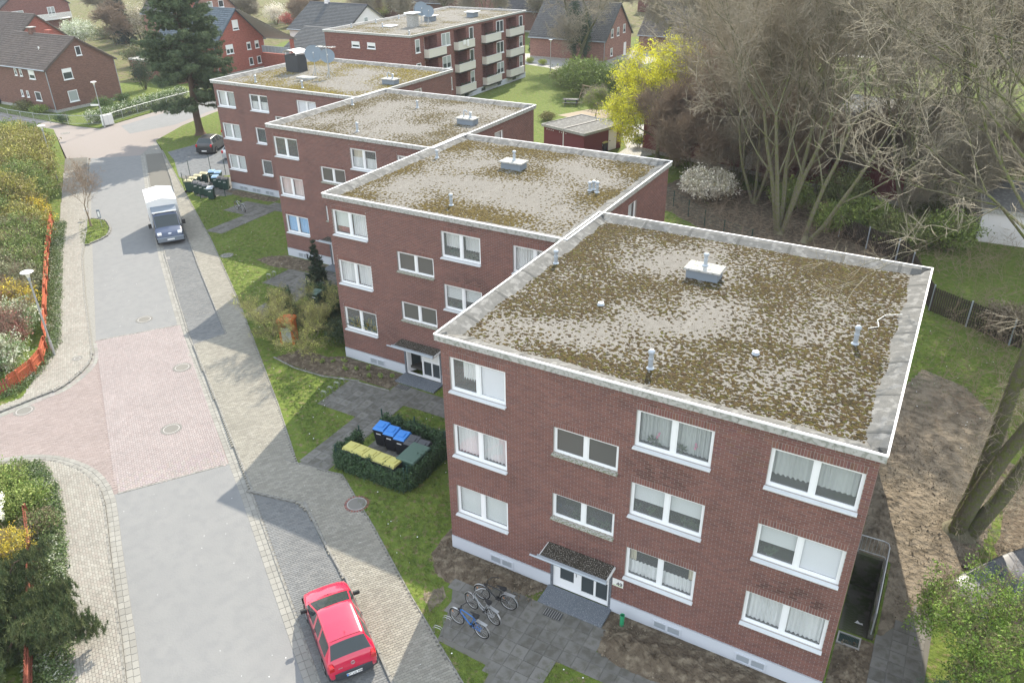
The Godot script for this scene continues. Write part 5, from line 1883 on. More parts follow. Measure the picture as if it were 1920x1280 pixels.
func balcony_block() -> void:
	# local x runs along the balcony front (world -z), z outwards (world +x)
	var o := thing("balcony_block", "long brick apartment block with cream balconies across the lawn behind the row", "apartment block", V(-44.5, 0, -59.7), PI / 2)
	var L := 27.9
	var D := 13.0
	var Y := 9.2
	var niches := [[2.7, 5.5], [9.2, 12.1], [15.9, 18.9], [22.4, 25.4]]
	var wins := [[0.9, 0.9], [6.4, 1.9], [12.8, 1.0], [19.7, 1.9], [26.1, 1.0]]
	var holes := []
	for n in niches:
		for f in 3: holes.append([n[0], n[1], 0.95 + 2.7 * f, 3.3 + 2.7 * f])
	var b := B.new()
	skin(b, Vector3.ZERO, Vector3.RIGHT, 0, L, 0.0, Y - 0.2, holes)
	reveals(b, Vector3.ZERO, Vector3.RIGHT, Vector3.BACK, holes, 1.3)
	skin(b, V(0, 0, -D), V(0, 0, 1), 0, D, 0.0, Y - 0.2, [])
	skin(b, V(L, 0, 0), V(0, 0, -1), 0, D, 0.0, Y - 0.2, [])
	skin(b, V(L, 0, -D), V(-1, 0, 0), 0, L, 0.0, Y - 0.2, [])
	part("wall", b, M["brick_far"], o)
	b = B.new()
	b.bx(-0.02, L + 0.02, 0, 0.75, 0.0, 0.03)
	part("plinth", b, M["plinth"], o)
	for n in niches:
		for f in 3:
			var y := 0.95 + 2.7 * f
			b = B.new()
			b.bx(n[0], n[1], y, y + 2.35, -1.33, -1.3)
			part("niche_wall", b, M["brick_far"], o)
			far_window(o, V(n[0] + 0.1, y + 0.1, -1.3), 0, 1.7, 2.1, 0.0)
			b = B.new()
			b.bx(n[0] - 0.1, n[1] + 0.9, y - 0.15, y + 0.0, -1.2, 0.75)
			b.bx(n[0] - 0.1, n[1] + 0.9, y - 0.15, y + 0.95, 0.67, 0.75)
			b.bx(n[0] - 0.1, n[0] - 0.02, y - 0.15, y + 0.95, 0.02, 0.67)
			b.bx(n[1] + 0.82, n[1] + 0.9, y - 0.15, y + 0.95, 0.02, 0.67)
			var bal := part("balcony", b, M["offwhite"], o)
			b = B.new()
			b.bx(n[0] - 0.12, n[1] + 0.92, y + 0.952, y + 0.99, 0.64, 0.78)
			part("railing_cap", b, M["white_metal"], bal)
			if rng.randf() < 0.75:
				b = B.new()
				for k in 40:
					var c := V(rf(n[0], n[1] + 0.5), y + 1.0 + rf(0, 0.22), 0.6 + rf(-0.1, 0.1))
					b.box(c, V(0.1, 0.06, 0.08), Basis(V(rf(-1, 1), 1, rf(-1, 1)).normalized(), rf(0, 3)))
				part("balcony_plants", b, M["plant_dark"], bal)
	for w in wins:
		for f in 3: far_window(o, V(w[0], 1.72 + 2.7 * f, 0), 0, w[1], 1.5, 0.0)
	for i in 6:
		b = B.new()
		b.bx(2.5 + i * 4.3, 3.5 + i * 4.3, 0.2, 0.6, 0.03, 0.05)
		part("cellar_window", b, M["far_glass"], o)
	# two small windows in the end wall
	far_window(o, V(0, 7.4, -8.8), -PI / 2, 1.2, 0.68, 0.6)
	far_window(o, V(0, 7.4, -6.4), -PI / 2, 1.2, 0.68, 0.6)
	flat_roof(o, L, D, Y, 5, 15000, -0.05, [Color(0.13, 0.10, 0.02), Color(0.10, 0.075, 0.02), Color(0.085, 0.07, 0.025)])
	var t := Y - 0.2
	b = B.new()
	b.bx(7.4, 8.6, t, t + 1.5, -5.8, -4.8)
	var c := part("chimney", b, M["concrete"], o)
	b = B.new()
	b.cbox(V(8.0, t + 1.62, -5.3), V(1.7, 0.12, 1.5), 0.02)
	part("chimney_cap", b, M["white_metal"], c)
	for q in [[13.7, -6.6], [19.8, -3.8]]:
		b = B.new()
		b.bx(q[0] - 0.7, q[0] + 0.7, t, t + 0.6, q[1] - 0.5, q[1] + 0.5)
		c = part("vent_shaft", b, M["lead"], o)
		b = B.new()
		b.cbox(V(q[0], t + 0.68, q[1]), V(1.9, 0.1, 1.5), 0.02)
		part("cover_slab", b, M["white_metal"], c)
	for q in [[1.8, -1.4], [4, -12], [9, -12], [14, -12], [21, -12.3], [6, -8.6]]: vent_pipe(o, q[0], q[1], t, 0.5)
	b = B.new()
	b.cbox(V(6.8, t + 0.1, -8.0), V(1.6, 0.12, 1.4), 0.02)
	part("roof_hatch", b, M["white_metal"], o)
	sat_dish("large satellite dish beside the pale chimney of the balcony block", V(-50.2, 9.0, -70.2), 0.9, 1.5)
	sat_dish("smaller satellite dish near the vent shaft of the balcony block", V(-49.0, 9.0, -70.0), 0.75, 1.3)
	# washing over one railing
	b = B.new()
	b.bx(10.1, 10.7, 6.9, 7.42, 0.8, 0.86)
	b.bx(11.0, 11.4, 6.6, 7.42, 0.8, 0.86)
	var l := part("washing", b, M["white"], o)

# ---------------------------------------------------------------- bins, bicycles, steps and small things
func make_bin(label: String, lid: Material, body: Material, at: Vector3, turn: float, group := "wheeled bins in the enclosures") -> Node3D:
	var o := thing("wheeled_bin", label, "bin", at, turn, group)
	var b := B.new()
	var lo := [V(-0.23, 0.04, -0.26), V(0.23, 0.04, -0.26), V(0.23, 0.04, 0.24), V(-0.23, 0.04, 0.24)]
	var hi := [V(-0.285, 0.95, -0.33), V(0.285, 0.95, -0.33), V(0.285, 0.95, 0.34), V(-0.285, 0.95, 0.34)]
	for i in 4:
		var j := (i + 1) % 4
		b.quad(lo[j], lo[i], hi[i], hi[j])
	b.quad(lo[0], lo[1], lo[2], lo[3])
	b.bx(-0.3, 0.3, 0.9, 0.96, -0.345, 0.355)
	part("body", b, body, o)
	b = B.new()
	# domed lid, higher at the hinge
	b.quad(V(-0.29, 0.965, 0.37), V(0.29, 0.965, 0.37), V(0.27, 1.03, 0.3), V(-0.27, 1.03, 0.3))
	b.quad(V(-0.27, 1.03, 0.3), V(0.27, 1.03, 0.3), V(0.27, 1.08, -0.28), V(-0.27, 1.08, -0.28))
	b.quad(V(0.29, 0.965, -0.36), V(-0.29, 0.965, -0.36), V(-0.27, 1.08, -0.28), V(0.27, 1.08, -0.28))
	b.quad(V(0.29, 0.965, 0.37), V(0.29, 0.965, -0.36), V(0.27, 1.08, -0.28), V(0.27, 1.03, 0.3))
	b.quad(V(-0.29, 0.965, -0.36), V(-0.29, 0.965, 0.37), V(-0.27, 1.03, 0.3), V(-0.27, 1.08, -0.28))
	b.cbox(V(0, 1.07, 0.02), V(0.3, 0.03, 0.3), 0.01, Basis(Vector3.RIGHT, 0.08))
	var l := part("lid", b, lid, o)
	b = B.new()
	b.tube(V(-0.2, 1.0, -0.4), V(0.2, 1.0, -0.4), 0.018, 0.018, 6, true)
	part("handle", b, M["black"], o)
	for s in [-1, 1]:
		b = B.new()
		b.lathe(V(s * 0.25, 0.1, -0.3), [Vector2(0, -0.03), Vector2(0.1, -0.03), Vector2(0.1, 0.03), Vector2(0, 0.03)], 14, Basis(Vector3.FORWARD, PI / 2))
		part("wheel", b, M["tyre"], o)
	b = B.new()
	b.bx(-0.12, 0.12, 0.72, 0.77, 0.315, 0.335)
	part("label_strip", b, M["white_metal"], o)
	return o

func make_bicycle(label: String, at: Vector3, turn: float, frame: Material, tone: String, step_through: bool) -> Node3D:
	var o := thing("bicycle", label, "bicycle", at, turn, "bicycles by the doors")
	# local x runs forward; wheels stand on y = 0; the bike leans a little on its stand
	var R := 0.34
	var rear := V(-0.53, R, 0)
	var front := V(0.55, R, 0)
	var bb := V(-0.08, 0.3, 0)
	var seat := V(-0.25, 0.8, 0)
	var head := V(0.34, 0.82, 0)
	var head_lo := V(0.39, 0.66, 0)
	for c in [rear, front]:
		var w := Node3D.new()
		w.name = "wheel"
		o.add_child(w, true)
		w.position = c
		var b := B.new()
		ring(b, R - 0.02, 0.02, 36)
		part("tyre", b, M["tyre"], w)
		b = B.new()
		ring(b, R - 0.045, 0.012, 30)
		part("rim", b, M["steel"], w)
		b = B.new()
		for i in 16:
			var a := TAU * i / 16
			b.tube(V(0, 0, 0.03 * (1 if i % 2 else -1)), V(cos(a), sin(a), 0) * (R - 0.05), 0.0022, 0.0022, 3)
		b.tube(V(0, 0, -0.05), V(0, 0, 0.05), 0.022, 0.022, 8, true)
		part("spokes", b, M["steel"], w)
		b = B.new()
		var pts := []
		for i in 13:
			var a := lerpf(-0.15, PI * 0.95, i / 12.0) if c == rear else lerpf(0.35, PI + 0.2, i / 12.0)
			if c == rear: a = lerpf(0.25, PI + 0.15, i / 12.0)
			pts.append(V(cos(a), sin(a), 0) * (R + 0.03))
		for i in 12:
			var p: Vector3 = pts[i]
			var q: Vector3 = pts[i + 1]
			b.quad(p + V(0, 0, 0.028), p - V(0, 0, 0.028), q - V(0, 0, 0.028), q + V(0, 0, 0.028))
		part("mudguard", b, M["steel"] if tone != "black" else M["galvanised"], w)
		b = B.new()
		b.box(V(0.2, 0.12, 0.012), V(0.06, 0.03, 0.006), Basis(Vector3.BACK, 0.6))
		part("reflector", b, M["amber"], w)
	var b := B.new()
	if step_through:
		b.path([head_lo, V(0.28, 0.5, 0), V(0.12, 0.36, 0), bb], 0.02, 8)
		b.path([head_lo + V(-0.01, 0.06, 0), V(0.2, 0.56, 0), V(0.0, 0.46, 0), V(-0.14, 0.45, 0)], 0.016, 8)
	else:
		b.tube(head, V(-0.2, 0.76, 0), 0.018, 0.018, 8)
		b.tube(head_lo, bb, 0.022, 0.022, 8)
	b.tube(bb, seat, 0.018, 0.018, 8)
	b.tube(head, head_lo, 0.024, 0.024, 8, true)
	for s in [-0.05, 0.05]:
		b.tube(bb + V(0, 0, s * 0.6), rear + V(0, 0, s), 0.012, 0.012, 6)
		b.tube(V(-0.23, 0.72, s * 0.4), rear + V(0, 0, s), 0.01, 0.01, 6)
	part("frame", b, frame, o)
	b = B.new()
	for s in [-0.05, 0.05]: b.path([head_lo + V(0.01, -0.02, s), V(0.44, 0.55, s), front + V(0, 0, s)], 0.013, 6)
	part("fork", b, frame if step_through else M["black"], o)
	b = B.new()
	b.tube(head, V(0.31, 0.98, 0), 0.014, 0.014, 8)
	b.path([V(0.1, 1.0, -0.3), V(0.24, 1.02, -0.2), V(0.32, 1.0, 0), V(0.24, 1.02, 0.2), V(0.1, 1.0, 0.3)], 0.013, 8)
	var hb := part("handlebar", b, M["steel"] if step_through else M["black"], o)
	b = B.new()
	b.tube(V(0.1, 1.0, -0.3), V(0.0, 0.99, -0.32), 0.018, 0.018, 8, true)
	b.tube(V(0.1, 1.0, 0.3), V(0.0, 0.99, 0.32), 0.018, 0.018, 8, true)
	part("grip", b, M["black"], hb)
	b = B.new()
	b.tube(seat, V(-0.28, 0.92, 0), 0.013, 0.013, 8)
	part("seat_post", b, M["steel"], o)
	b = B.new()
	b.quad(V(-0.42, 0.95, -0.09), V(-0.42, 0.95, 0.09), V(-0.2, 0.96, 0.04), V(-0.2, 0.96, -0.04))
	for s in [-1, 1]:
		b.quad(V(-0.42, 0.95, s * 0.09), V(-0.42, 0.89, s * 0.1), V(-0.2, 0.91, s * 0.05), V(-0.2, 0.96, s * 0.04))
	b.quad(V(-0.2, 0.96, 0.04), V(-0.06, 0.955, 0.02), V(-0.06, 0.955, -0.02), V(-0.2, 0.96, -0.04))
	b.lathe(V(-0.36, 0.92, 0), [Vector2(0.02, -0.04), Vector2(0.1, -0.02), Vector2(0.1, 0.015), Vector2(0.0, 0.04)], 12)
	part("saddle", b, M["black"], o)
	b = B.new()
	b.bx(-0.78, -0.36, 0.72, 0.735, -0.06, 0.06)
	b.tube(V(-0.7, 0.72, 0.05), rear + V(0, 0, 0.05), 0.006, 0.006, 5)
	b.tube(V(-0.7, 0.72, -0.05), rear + V(0, 0, -0.05), 0.006, 0.006, 5)
	part("rack", b, M["galvanised"], o)
	b = B.new()
	b.lathe(bb + V(0, 0, 0.05), [Vector2(0, -0.004), Vector2(0.09, -0.004), Vector2(0.09, 0.004), Vector2(0, 0.004)], 16, Basis(Vector3.RIGHT, PI / 2))
	b.tube(bb + V(0, 0, 0.06), bb + V(0.1, -0.13, 0.07), 0.009, 0.009, 6)
	b.tube(bb + V(0, 0, -0.06), bb + V(-0.1, 0.13, -0.07), 0.009, 0.009, 6)
	b.box(bb + V(0.1, -0.13, 0.11), V(0.08, 0.02, 0.09))
	b.box(bb + V(-0.1, 0.13, -0.11), V(0.08, 0.02, 0.09))
	part("cranks", b, M["black"], o)
	b = B.new()
	b.lathe(V(0.42, 0.78, 0), [Vector2(0.0, -0.04), Vector2(0.04, -0.02), Vector2(0.045, 0.03), Vector2(0, 0.03)], 10, Basis(Vector3.FORWARD, PI / 2))
	part("lamp", b, M["black"], o)
	o.rotation.x = 0.0
	return o

# torus round z
func ring(b: B, R: float, r: float, k: int) -> void:
	for i in k:
		var a0 := TAU * i / k
		var a1 := TAU * (i + 1) / k
		var c0 := V(cos(a0), sin(a0), 0)
		var c1 := V(cos(a1), sin(a1), 0)
		for j in 6:
			var t0 := TAU * j / 6
			var t1 := TAU * (j + 1) / 6
			var f := func(c: Vector3, t: float) -> Vector3: return c * (R + r * cos(t)) + V(0, 0, r * sin(t))
			var g := func(c: Vector3, t: float) -> Vector3: return c * cos(t) + V(0, 0, sin(t))
			b.tri(f.call(c0, t0), f.call(c1, t0), f.call(c1, t1), g.call(c0, t0), g.call(c1, t0), g.call(c1, t1))
			b.tri(f.call(c0, t0), f.call(c1, t1), f.call(c0, t1), g.call(c0, t0), g.call(c1, t1), g.call(c0, t1))

func small(called: String, b: B, m: Material, at: Vector3, label: String, cat: String, group := "") -> MeshInstance3D:
	var o := put(called, b.mesh(), m)
	o.position = at
	tag(o, label, cat, group)
	return o

func yards() -> void:
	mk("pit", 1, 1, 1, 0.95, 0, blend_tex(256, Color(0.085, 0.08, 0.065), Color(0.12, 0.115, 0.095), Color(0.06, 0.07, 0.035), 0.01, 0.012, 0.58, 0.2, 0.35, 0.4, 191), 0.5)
	mk("amber", 0.7, 0.22, 0.02, 0.3)
	mk("lid_blue", 0.03, 0.19, 0.55, 0.5)
	mk("lid_yellow", 0.46, 0.43, 0.13, 0.6)
	mk("lid_cream", 0.34, 0.32, 0.2, 0.6)
	mk("lid_sky", 0.2, 0.32, 0.46, 0.6)
	mk("lid_dark", 0.055, 0.058, 0.066, 0.6)
	mk("bin_black", 0.016, 0.017, 0.022, 0.6)
	mk("bin_green", 0.016, 0.05, 0.04, 0.6)
	mk("lid_green", 0.06, 0.11, 0.085, 0.6)
	mk("bike_blue", 0.02, 0.16, 0.50, 0.3, 0.2)
	mk("bike_silver", 0.42, 0.44, 0.46, 0.3, 0.7)
	mk("bike_black", 0.03, 0.032, 0.035, 0.3, 0.3)
	var where := ["nearest the open side", "second from the open side", "third from the open side", "next to the blue lids", "in the hedge corner"]
	for i in 5:
		var x: float = [-6.58, -5.93, -5.28, -4.64, -4.05][i]
		make_bin("wheeled bin with %s lid in the ivy enclosure, %s" % ["blue" if i < 3 else "dark grey", where[i]], M["lid_blue"] if i < 3 else M["lid_dark"], M["bin_black"], V(x, 0.03, -4.12 + i * 0.08), 0.08)
	for i in 5:
		var words: String = ["leftmost", "second", "third", "fourth", "fifth"][i]
		make_bin("wheeled bin with faded yellow lid along the front hedge, %s in row" % words, M["lid_yellow"], M["bin_black"], V(-6.78 + i * 0.58, 0.03, -2.2 + i * 0.01), PI + rf(-0.06, 0.06))
	# four-wheeled container
	var o := thing("waste_container", "large green waste container along the right hedge of the bin enclosure", "container", V(-4.0, 0.03, -3.05), PI / 2)
	var b := B.new()
	b.bx(-0.62, 0.62, 0.18, 1.0, -0.42, 0.42)
	part("body", b, M["bin_green"], o)
	b = B.new()
	b.cbox(V(0, 1.06, 0), V(1.34, 0.12, 0.94), 0.04)
	part("lid", b, M["lid_green"], o)
	for x in [-0.5, 0.5]:
		for z in [-0.32, 0.32]:
			b = B.new()
			b.lathe(V(x, 0.09, z), [Vector2(0, -0.03), Vector2(0.09, -0.03), Vector2(0.09, 0.03), Vector2(0, 0.03)], 12, Basis(Vector3.FORWARD, PI / 2))
			part("wheel", b, M["tyre"], o)
	# ivy-grown mesh fence round the bins: two free posts at the open side
	ivy_fence("ivy covered mesh fence in front of the yellow lidded bins", [[-7.3, -3.35], [-7.3, -1.72], [-3.62, -1.8]], 0.98, 4200, 401)
	ivy_fence("ivy covered mesh fence behind the blue lidded bins", [[-7.05, -4.75], [-5.3, -4.95], [-3.5, -4.95]], 1.15, 1800, 402)
	ivy_fence("ivy covered mesh fence on the house side of the bin enclosure", [[-3.5, -4.8], [-3.55, -1.95]], 1.05, 3200, 403)
	# enclosure of the farthest block
	var nth := ["first", "second", "third", "fourth", "fifth", "sixth", "seventh", "eighth"]
	var seen_kind := {}
	for q in [[-45.46, -26.37, 0], [-45.75, -27.1, 0], [-46.0, -27.85, 0], [-46.05, -28.6, 0], [-44.48, -26.34, 1], [-43.75, -26.3, 1], [-43.1, -26.25, 1], [-42.11, -25.85, 2], [-45.89, -29.44, 3], [-45.15, -29.5, 3], [-44.3, -28.41, 3], [-43.6, -28.35, 4], [-43.0, -28.33, 4]]:
		var kind: String = ["pale yellow", "grey", "pale grey", "light blue", "black"][q[2]]
		var row: String = ["in the yellow row beside the yard", "in the front row by the lawn", "standing outside the posts", "at the back of the far bin yard", "beside the block wall"][q[2]]
		var m: Material = [M["lid_cream"], M["lid_dark"], M["zinc"], M["lid_sky"], M["bin_black"]][q[2]]
		seen_kind[q[2]] = seen_kind.get(q[2], -1) + 1
		make_bin("%s %s lidded bin %s" % [nth[seen_kind[q[2]]], kind, row], m, M["bin_green"], V(q[0], 0.02, q[1]), 0.6 if q[2] != 0 else 2.2, "%s lidded bins of the far bin yard" % kind)
	var pk := 0
	for q in [[-46.5, -26.6], [-49.2, -29.6], [-45.4, -26.2], [-44.2, -25.8], [-43.0, -25.4], [-49.0, -31.9], [-46.6, -31.6], [-41.6, -26.9]]:
		b = B.new()
		b.tube(Vector3.ZERO, V(0, 1.55, 0), 0.03, 0.03, 6, true)
		small("fence_post", b, M["bin_green"], V(q[0], 0, q[1]), "%s dark green fence post round the bin yard of the farthest block" % nth[pk], "post", "green posts of the far bin yard")
		pk += 1
	# bicycles
	make_bicycle("blue bicycle parked nearest the pavement", V(2.78, 0.02, 3.2), PI - 0.12, M["bike_blue"], "blue", false)
	make_bicycle("silver step-through bicycle in the middle of the three", V(2.85, 0.02, 2.43), PI - 0.24, M["bike_silver"], "silver", true)
	make_bicycle("black bicycle with silver mudguards nearest the house wall", V(2.98, 0.02, 1.75), PI + 0.04, M["bike_black"], "black", false)
	make_bicycle("dark bicycle alone on the lawn before the farthest block", V(-37.5, 0.0, -24.75), 2.9, M["bike_silver"], "black", false)
	# hoops to lean bicycles on
	var hoops := [[1.92, 3.88, "wire bicycle hoop at the pavement end of the near slabs"], [1.98, 3.36, "wire bicycle hoop beside the front wheel of the blue bicycle"], [-11.75, -5.86, ""], [-11.75, -6.34, ""], [-11.75, -6.85, ""], [-11.75, -7.28, ""], [-25.1, -15.5, ""], [-25.1, -16.0, ""]]
	for i in hoops.size():
		var q: Array = hoops[i]
		var hp := thing("bicycle_rack", q[2] if q[2] else ("low wire bicycle hoop at the second block, %s from the pavement" % nth[i - 2] if i < 6 else "low wire bicycle hoop at the third block, %s from the pavement" % nth[i - 6]), "bicycle rack", V(q[0], 0, q[1]), 0.1, "wire bicycle hoops" if q[2] else ("hoops at the second block" if i < 6 else "hoops at the third block"))
		for s in [-0.04, 0.04]:
			b = B.new()
			b.path([V(-0.15, 0, s), V(-0.15, 0.36, s), V(-0.1, 0.4, s), V(0.1, 0.4, s), V(0.15, 0.36, s), V(0.15, 0, s)], 0.01, 6)
			part("loop", b, M["steel"], hp)
		b = B.new()
		b.tube(V(-0.15, 0.05, -0.04), V(-0.15, 0.05, 0.04), 0.01, 0.01, 5)
		part("bracket", b, M["galvanised"], hp)
	# cellar steps beside the near block
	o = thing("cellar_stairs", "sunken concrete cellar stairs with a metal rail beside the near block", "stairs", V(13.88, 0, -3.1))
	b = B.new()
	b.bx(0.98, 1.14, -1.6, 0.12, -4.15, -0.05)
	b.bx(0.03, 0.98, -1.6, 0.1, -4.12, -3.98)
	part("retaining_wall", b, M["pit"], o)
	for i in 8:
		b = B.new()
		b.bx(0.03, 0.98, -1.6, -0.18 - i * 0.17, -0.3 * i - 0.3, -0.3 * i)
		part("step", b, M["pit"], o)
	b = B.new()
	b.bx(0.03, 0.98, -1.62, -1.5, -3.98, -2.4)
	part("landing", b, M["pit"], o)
	b = B.new()
	b.path([V(0.05, 0.12, -4.06), V(0.05, 0.95, -4.06), V(0.85, 0.97, -4.06), V(1.0, 0.97, -4.0), V(1.06, 0.97, -3.8), V(1.06, 0.95, -0.25), V(1.06, 0.12, -0.1)], 0.025, 8)
	var rail := part("handrail", b, M["galvanised"], o)
	b = B.new()
	b.path([V(0.05, 0.25, -4.06), V(1.0, 0.25, -4.06), V(1.06, 0.25, -3.9), V(1.06, 0.25, -0.15)], 0.015, 6)
	part("lower_rail", b, M["galvanised"], rail)
	for i in 34:
		b = B.new()
		var p := V(0.13 + i * 0.13, 0.25, -4.06) if i < 7 else V(1.06, 0.25, -3.85 + (i - 7) * 0.134)
		b.tube(p, p + V(0, 0.71, 0), 0.007, 0.007, 5)
		part("baluster", b, M["galvanised"], rail)
	b = B.new()
	for i in 7: b.box(V(rf(-0.1, 0.1), 0.04 + i * 0.006, rf(-0.1, 0.1)), V(0.2, 0.012, 0.14), Basis.from_euler(V(rf(-0.5, 0.5), rf(0, 3), rf(-0.5, 0.5))))
	small("litter", b, M["white"], V(14.5, -0.88, -4.4), "crumpled white paper lying on the cellar stairs", "litter")
	# light well with its grating
	o = thing("light_well", "green metal grating over the cellar light well by the block corner", "grating", V(13.96, 0, -2.9))
	b = B.new()
	b.bx(0, 0.74, 0.0, 0.06, -0.02, 0.04)
	b.bx(0, 0.74, 0.0, 0.06, 0.46, 0.52)
	b.bx(0, 0.05, 0.0, 0.06, 0.04, 0.46)
	b.bx(0.69, 0.74, 0.0, 0.06, 0.04, 0.46)
	part("well_frame", b, M["iron"], o)
	b = B.new()
	b.bx(0.05, 0.69, 0.0, 0.01, 0.04, 0.46)
	part("well_bottom", b, M["black"], o)
	for i in 13:
		b = B.new()
		b.bx(0.07 + i * 0.048, 0.09 + i * 0.048, 0.03, 0.055, 0.04, 0.46)
		part("grating_bar", b, M["bin_green"], o)
	b = B.new()
	b.lathe(Vector3.ZERO, [Vector2(0.075, 0), Vector2(0.075, 0.42), Vector2(0.085, 0.42), Vector2(0.085, 0.5), Vector2(0.07, 0.5), Vector2(0.06, 0.3)], 16)
	small("drain_pipe", b, mk("pipe_green", 0.03, 0.28, 0.13, 0.4), V(7.32, 0.02, 0.45), "short green plastic drain pipe standing in the dug soil", "pipe")
	# edging of the planted strip before the second block
	o = thing_struct("bed_edging")
	kerb_run(o, P2([[-17.1, -7.72], [-15.2, -7.38], [-13.2, -7.45], [-11.75, -7.85], [-9.2, -7.98]]), 0.05, 0.08, 0.2)
	# orange toy slide in the bushes
	o = thing("play_house", "small orange plastic play tower with grey panel among the bushes", "toy", V(-17.6, 0, -9.55), 0.4)
	var om := mk("orange", 0.62, 0.13, 0.02, 0.5)
	for x in [-0.35, 0.35]:
		for z in [-0.3, 0.3]:
			b = B.new()
			b.bx(x - 0.06, x + 0.06, 0, 1.4, z - 0.06, z + 0.06)
			part("post", b, om, o)
	b = B.new()
	b.cbox(V(0, 1.5, 0), V(0.95, 0.22, 0.85), 0.08)
	part("roof", b, om, o)
	b = B.new()
	b.bx(-0.3, 0.3, 0.15, 1.05, 0.3, 0.34)
	part("panel", b, M["zinc"], o)
	b = B.new()
	b.bx(0.3, 0.42, 0.1, 1.4, -0.3, 0.36)
	b.bx(-0.42, -0.3, 0.1, 1.4, -0.3, 0.36)
	part("side_wall", b, om, o)
	# playground across the lawn
	o = thing("picnic_table", "dark wooden picnic table with benches beside the swings", "picnic table", V(-30.2, 0, -73.5), 0.35)
	b = B.new()
	b.bx(-1.0, 1.0, 0.7, 0.76, -0.38, 0.38)
	part("table_top", b, M["slate"], o)
	for s in [-1, 1]:
		b = B.new()
		b.bx(-1.0, 1.0, 0.4, 0.45, s * 0.75 - 0.14, s * 0.75 + 0.14)
		part("bench", b, M["slate"], o)
		for x in [-0.7, 0.7]:
			b = B.new()
			b.tube(V(x, 0, s * 0.8), V(x, 0.7, s * 0.2), 0.05, 0.05, 6, true)
			part("leg", b, M["slate"], o)
	o = thing("swing_frame", "wooden swing frame with slanted legs before the shrubs", "swing", V(-27.4, 0, -74.0), -0.4)
	for x in [-1.8, 1.8]:
		for s in [-1, 1]:
			b = B.new()
			b.tube(V(x + 0.2 * signf(x), 0, s * 0.9), V(x, 2.3, 0), 0.06, 0.06, 8, true)
			part("leg", b, M["oak"], o)
	b = B.new()
	b.tube(V(-2.0, 2.3, 0), V(2.0, 2.3, 0), 0.07, 0.07, 8, true)
	part("beam", b, M["oak"], o)
	for x in [-0.7, 0.7]:
		b = B.new()
		b.bx(x - 0.25, x + 0.25, 0.5, 0.54, -0.1, 0.1)
		for s in [-0.22, 0.22]: b.tube(V(x + s, 0.52, 0), V(x + s, 2.3, 0), 0.01, 0.01, 4)
		part("swing_seat", b, M["black"], o)
	for q in [[-19.4, -55.3, "lid_blue", "blue lidded bin leaning at the front of the red shed"], [-17.7, -55.2, "lid_yellow", "pale lidded bin near the white shed door"]]:
		make_bin(q[3], M[q[2]], M["bin_black"], V(q[0], 0.01, q[1]), -0.3, "bins at the shed")
	o = thing("climbing_bar", "low steel tube bar standing in the lawn before the balcony block", "play bar", V(-31.3, 0, -63.4), 0.5)
	b = B.new()
	b.path([V(-0.9, 0, 0), V(-0.9, 0.75, 0), V(-0.8, 0.85, 0), V(0.8, 0.85, 0), V(0.9, 0.75, 0), V(0.9, 0, 0)], 0.04, 8)
	part("bar", b, M["galvanised"], o)

func ivy_fence(label: String, line: Array, h: float, n: int, sd: int) -> void:
	var o := thing("ivy_fence", label, "hedge", Vector3.ZERO, 0.0, "ivy fences of the bin enclosure")
	var l := P2(line)
	var total := 0.0
	for i in l.size() - 1: total += l[i].distance_to(l[i + 1])
	for p in l:
		var b := B.new()
		b.tube(V(p.x, 0, p.y), V(p.x, h + 0.3, p.y), 0.035, 0.035, 8, true)
		part("post", b, M["bin_green"], o)
	var b := B.new()
	for i in l.size() - 1:
		for k in 6: b.tube(V(l[i].x, 0.1 + k * 0.2, l[i].y), V(l[i + 1].x, 0.1 + k * 0.2, l[i + 1].y), 0.006, 0.006, 4)
		var c := int(l[i].distance_to(l[i + 1]) / 0.1)
		for k in c:
			var p := l[i].lerp(l[i + 1], float(k) / c)
			b.tube(V(p.x, 0.05, p.y), V(p.x, h + 0.1, p.y), 0.004, 0.004, 3)
	part("wire_mesh", b, M["bin_green"], o)
	var nz := noise(1.1, sd, 3)
	var xf := []
	var cols := []
	var step := along(l, total / n)
	for s in step:
		var p: Vector2 = s[0]
		var e: Vector2 = s[1]
		var hh := h * (0.92 + 0.35 * nz.get_noise_2d(p.x * 2, p.y * 2))
		var y := pow(rng.randf(), 0.75) * hh
		var w := 0.085 + 0.09 * nz.get_noise_3d(p.x * 2, y * 2, p.y * 2) + 0.06 * (y / h)
		var sidew := (rf(0.5, 1.0) * w) * (1 if rng.randf() < 0.5 else -1)
		var q := p + Vector2(-e.y, e.x) * sidew
		xf.append(Transform3D(Basis.from_euler(V(rf(-0.9, 0.9), rf(0, TAU), rf(-0.9, 0.9))).scaled(Vector3.ONE * rf(0.7, 1.3)), V(q.x, y, q.y)))
		cols.append(Color(0.022, 0.052, 0.022).lerp(Color(0.05, 0.10, 0.035), rng.randf()) * rf(0.8, 1.3))
	many("ivy_leaves", leaf_cluster(0.11, 7, 0.055, 9), M["leaf"], xf, cols, o)

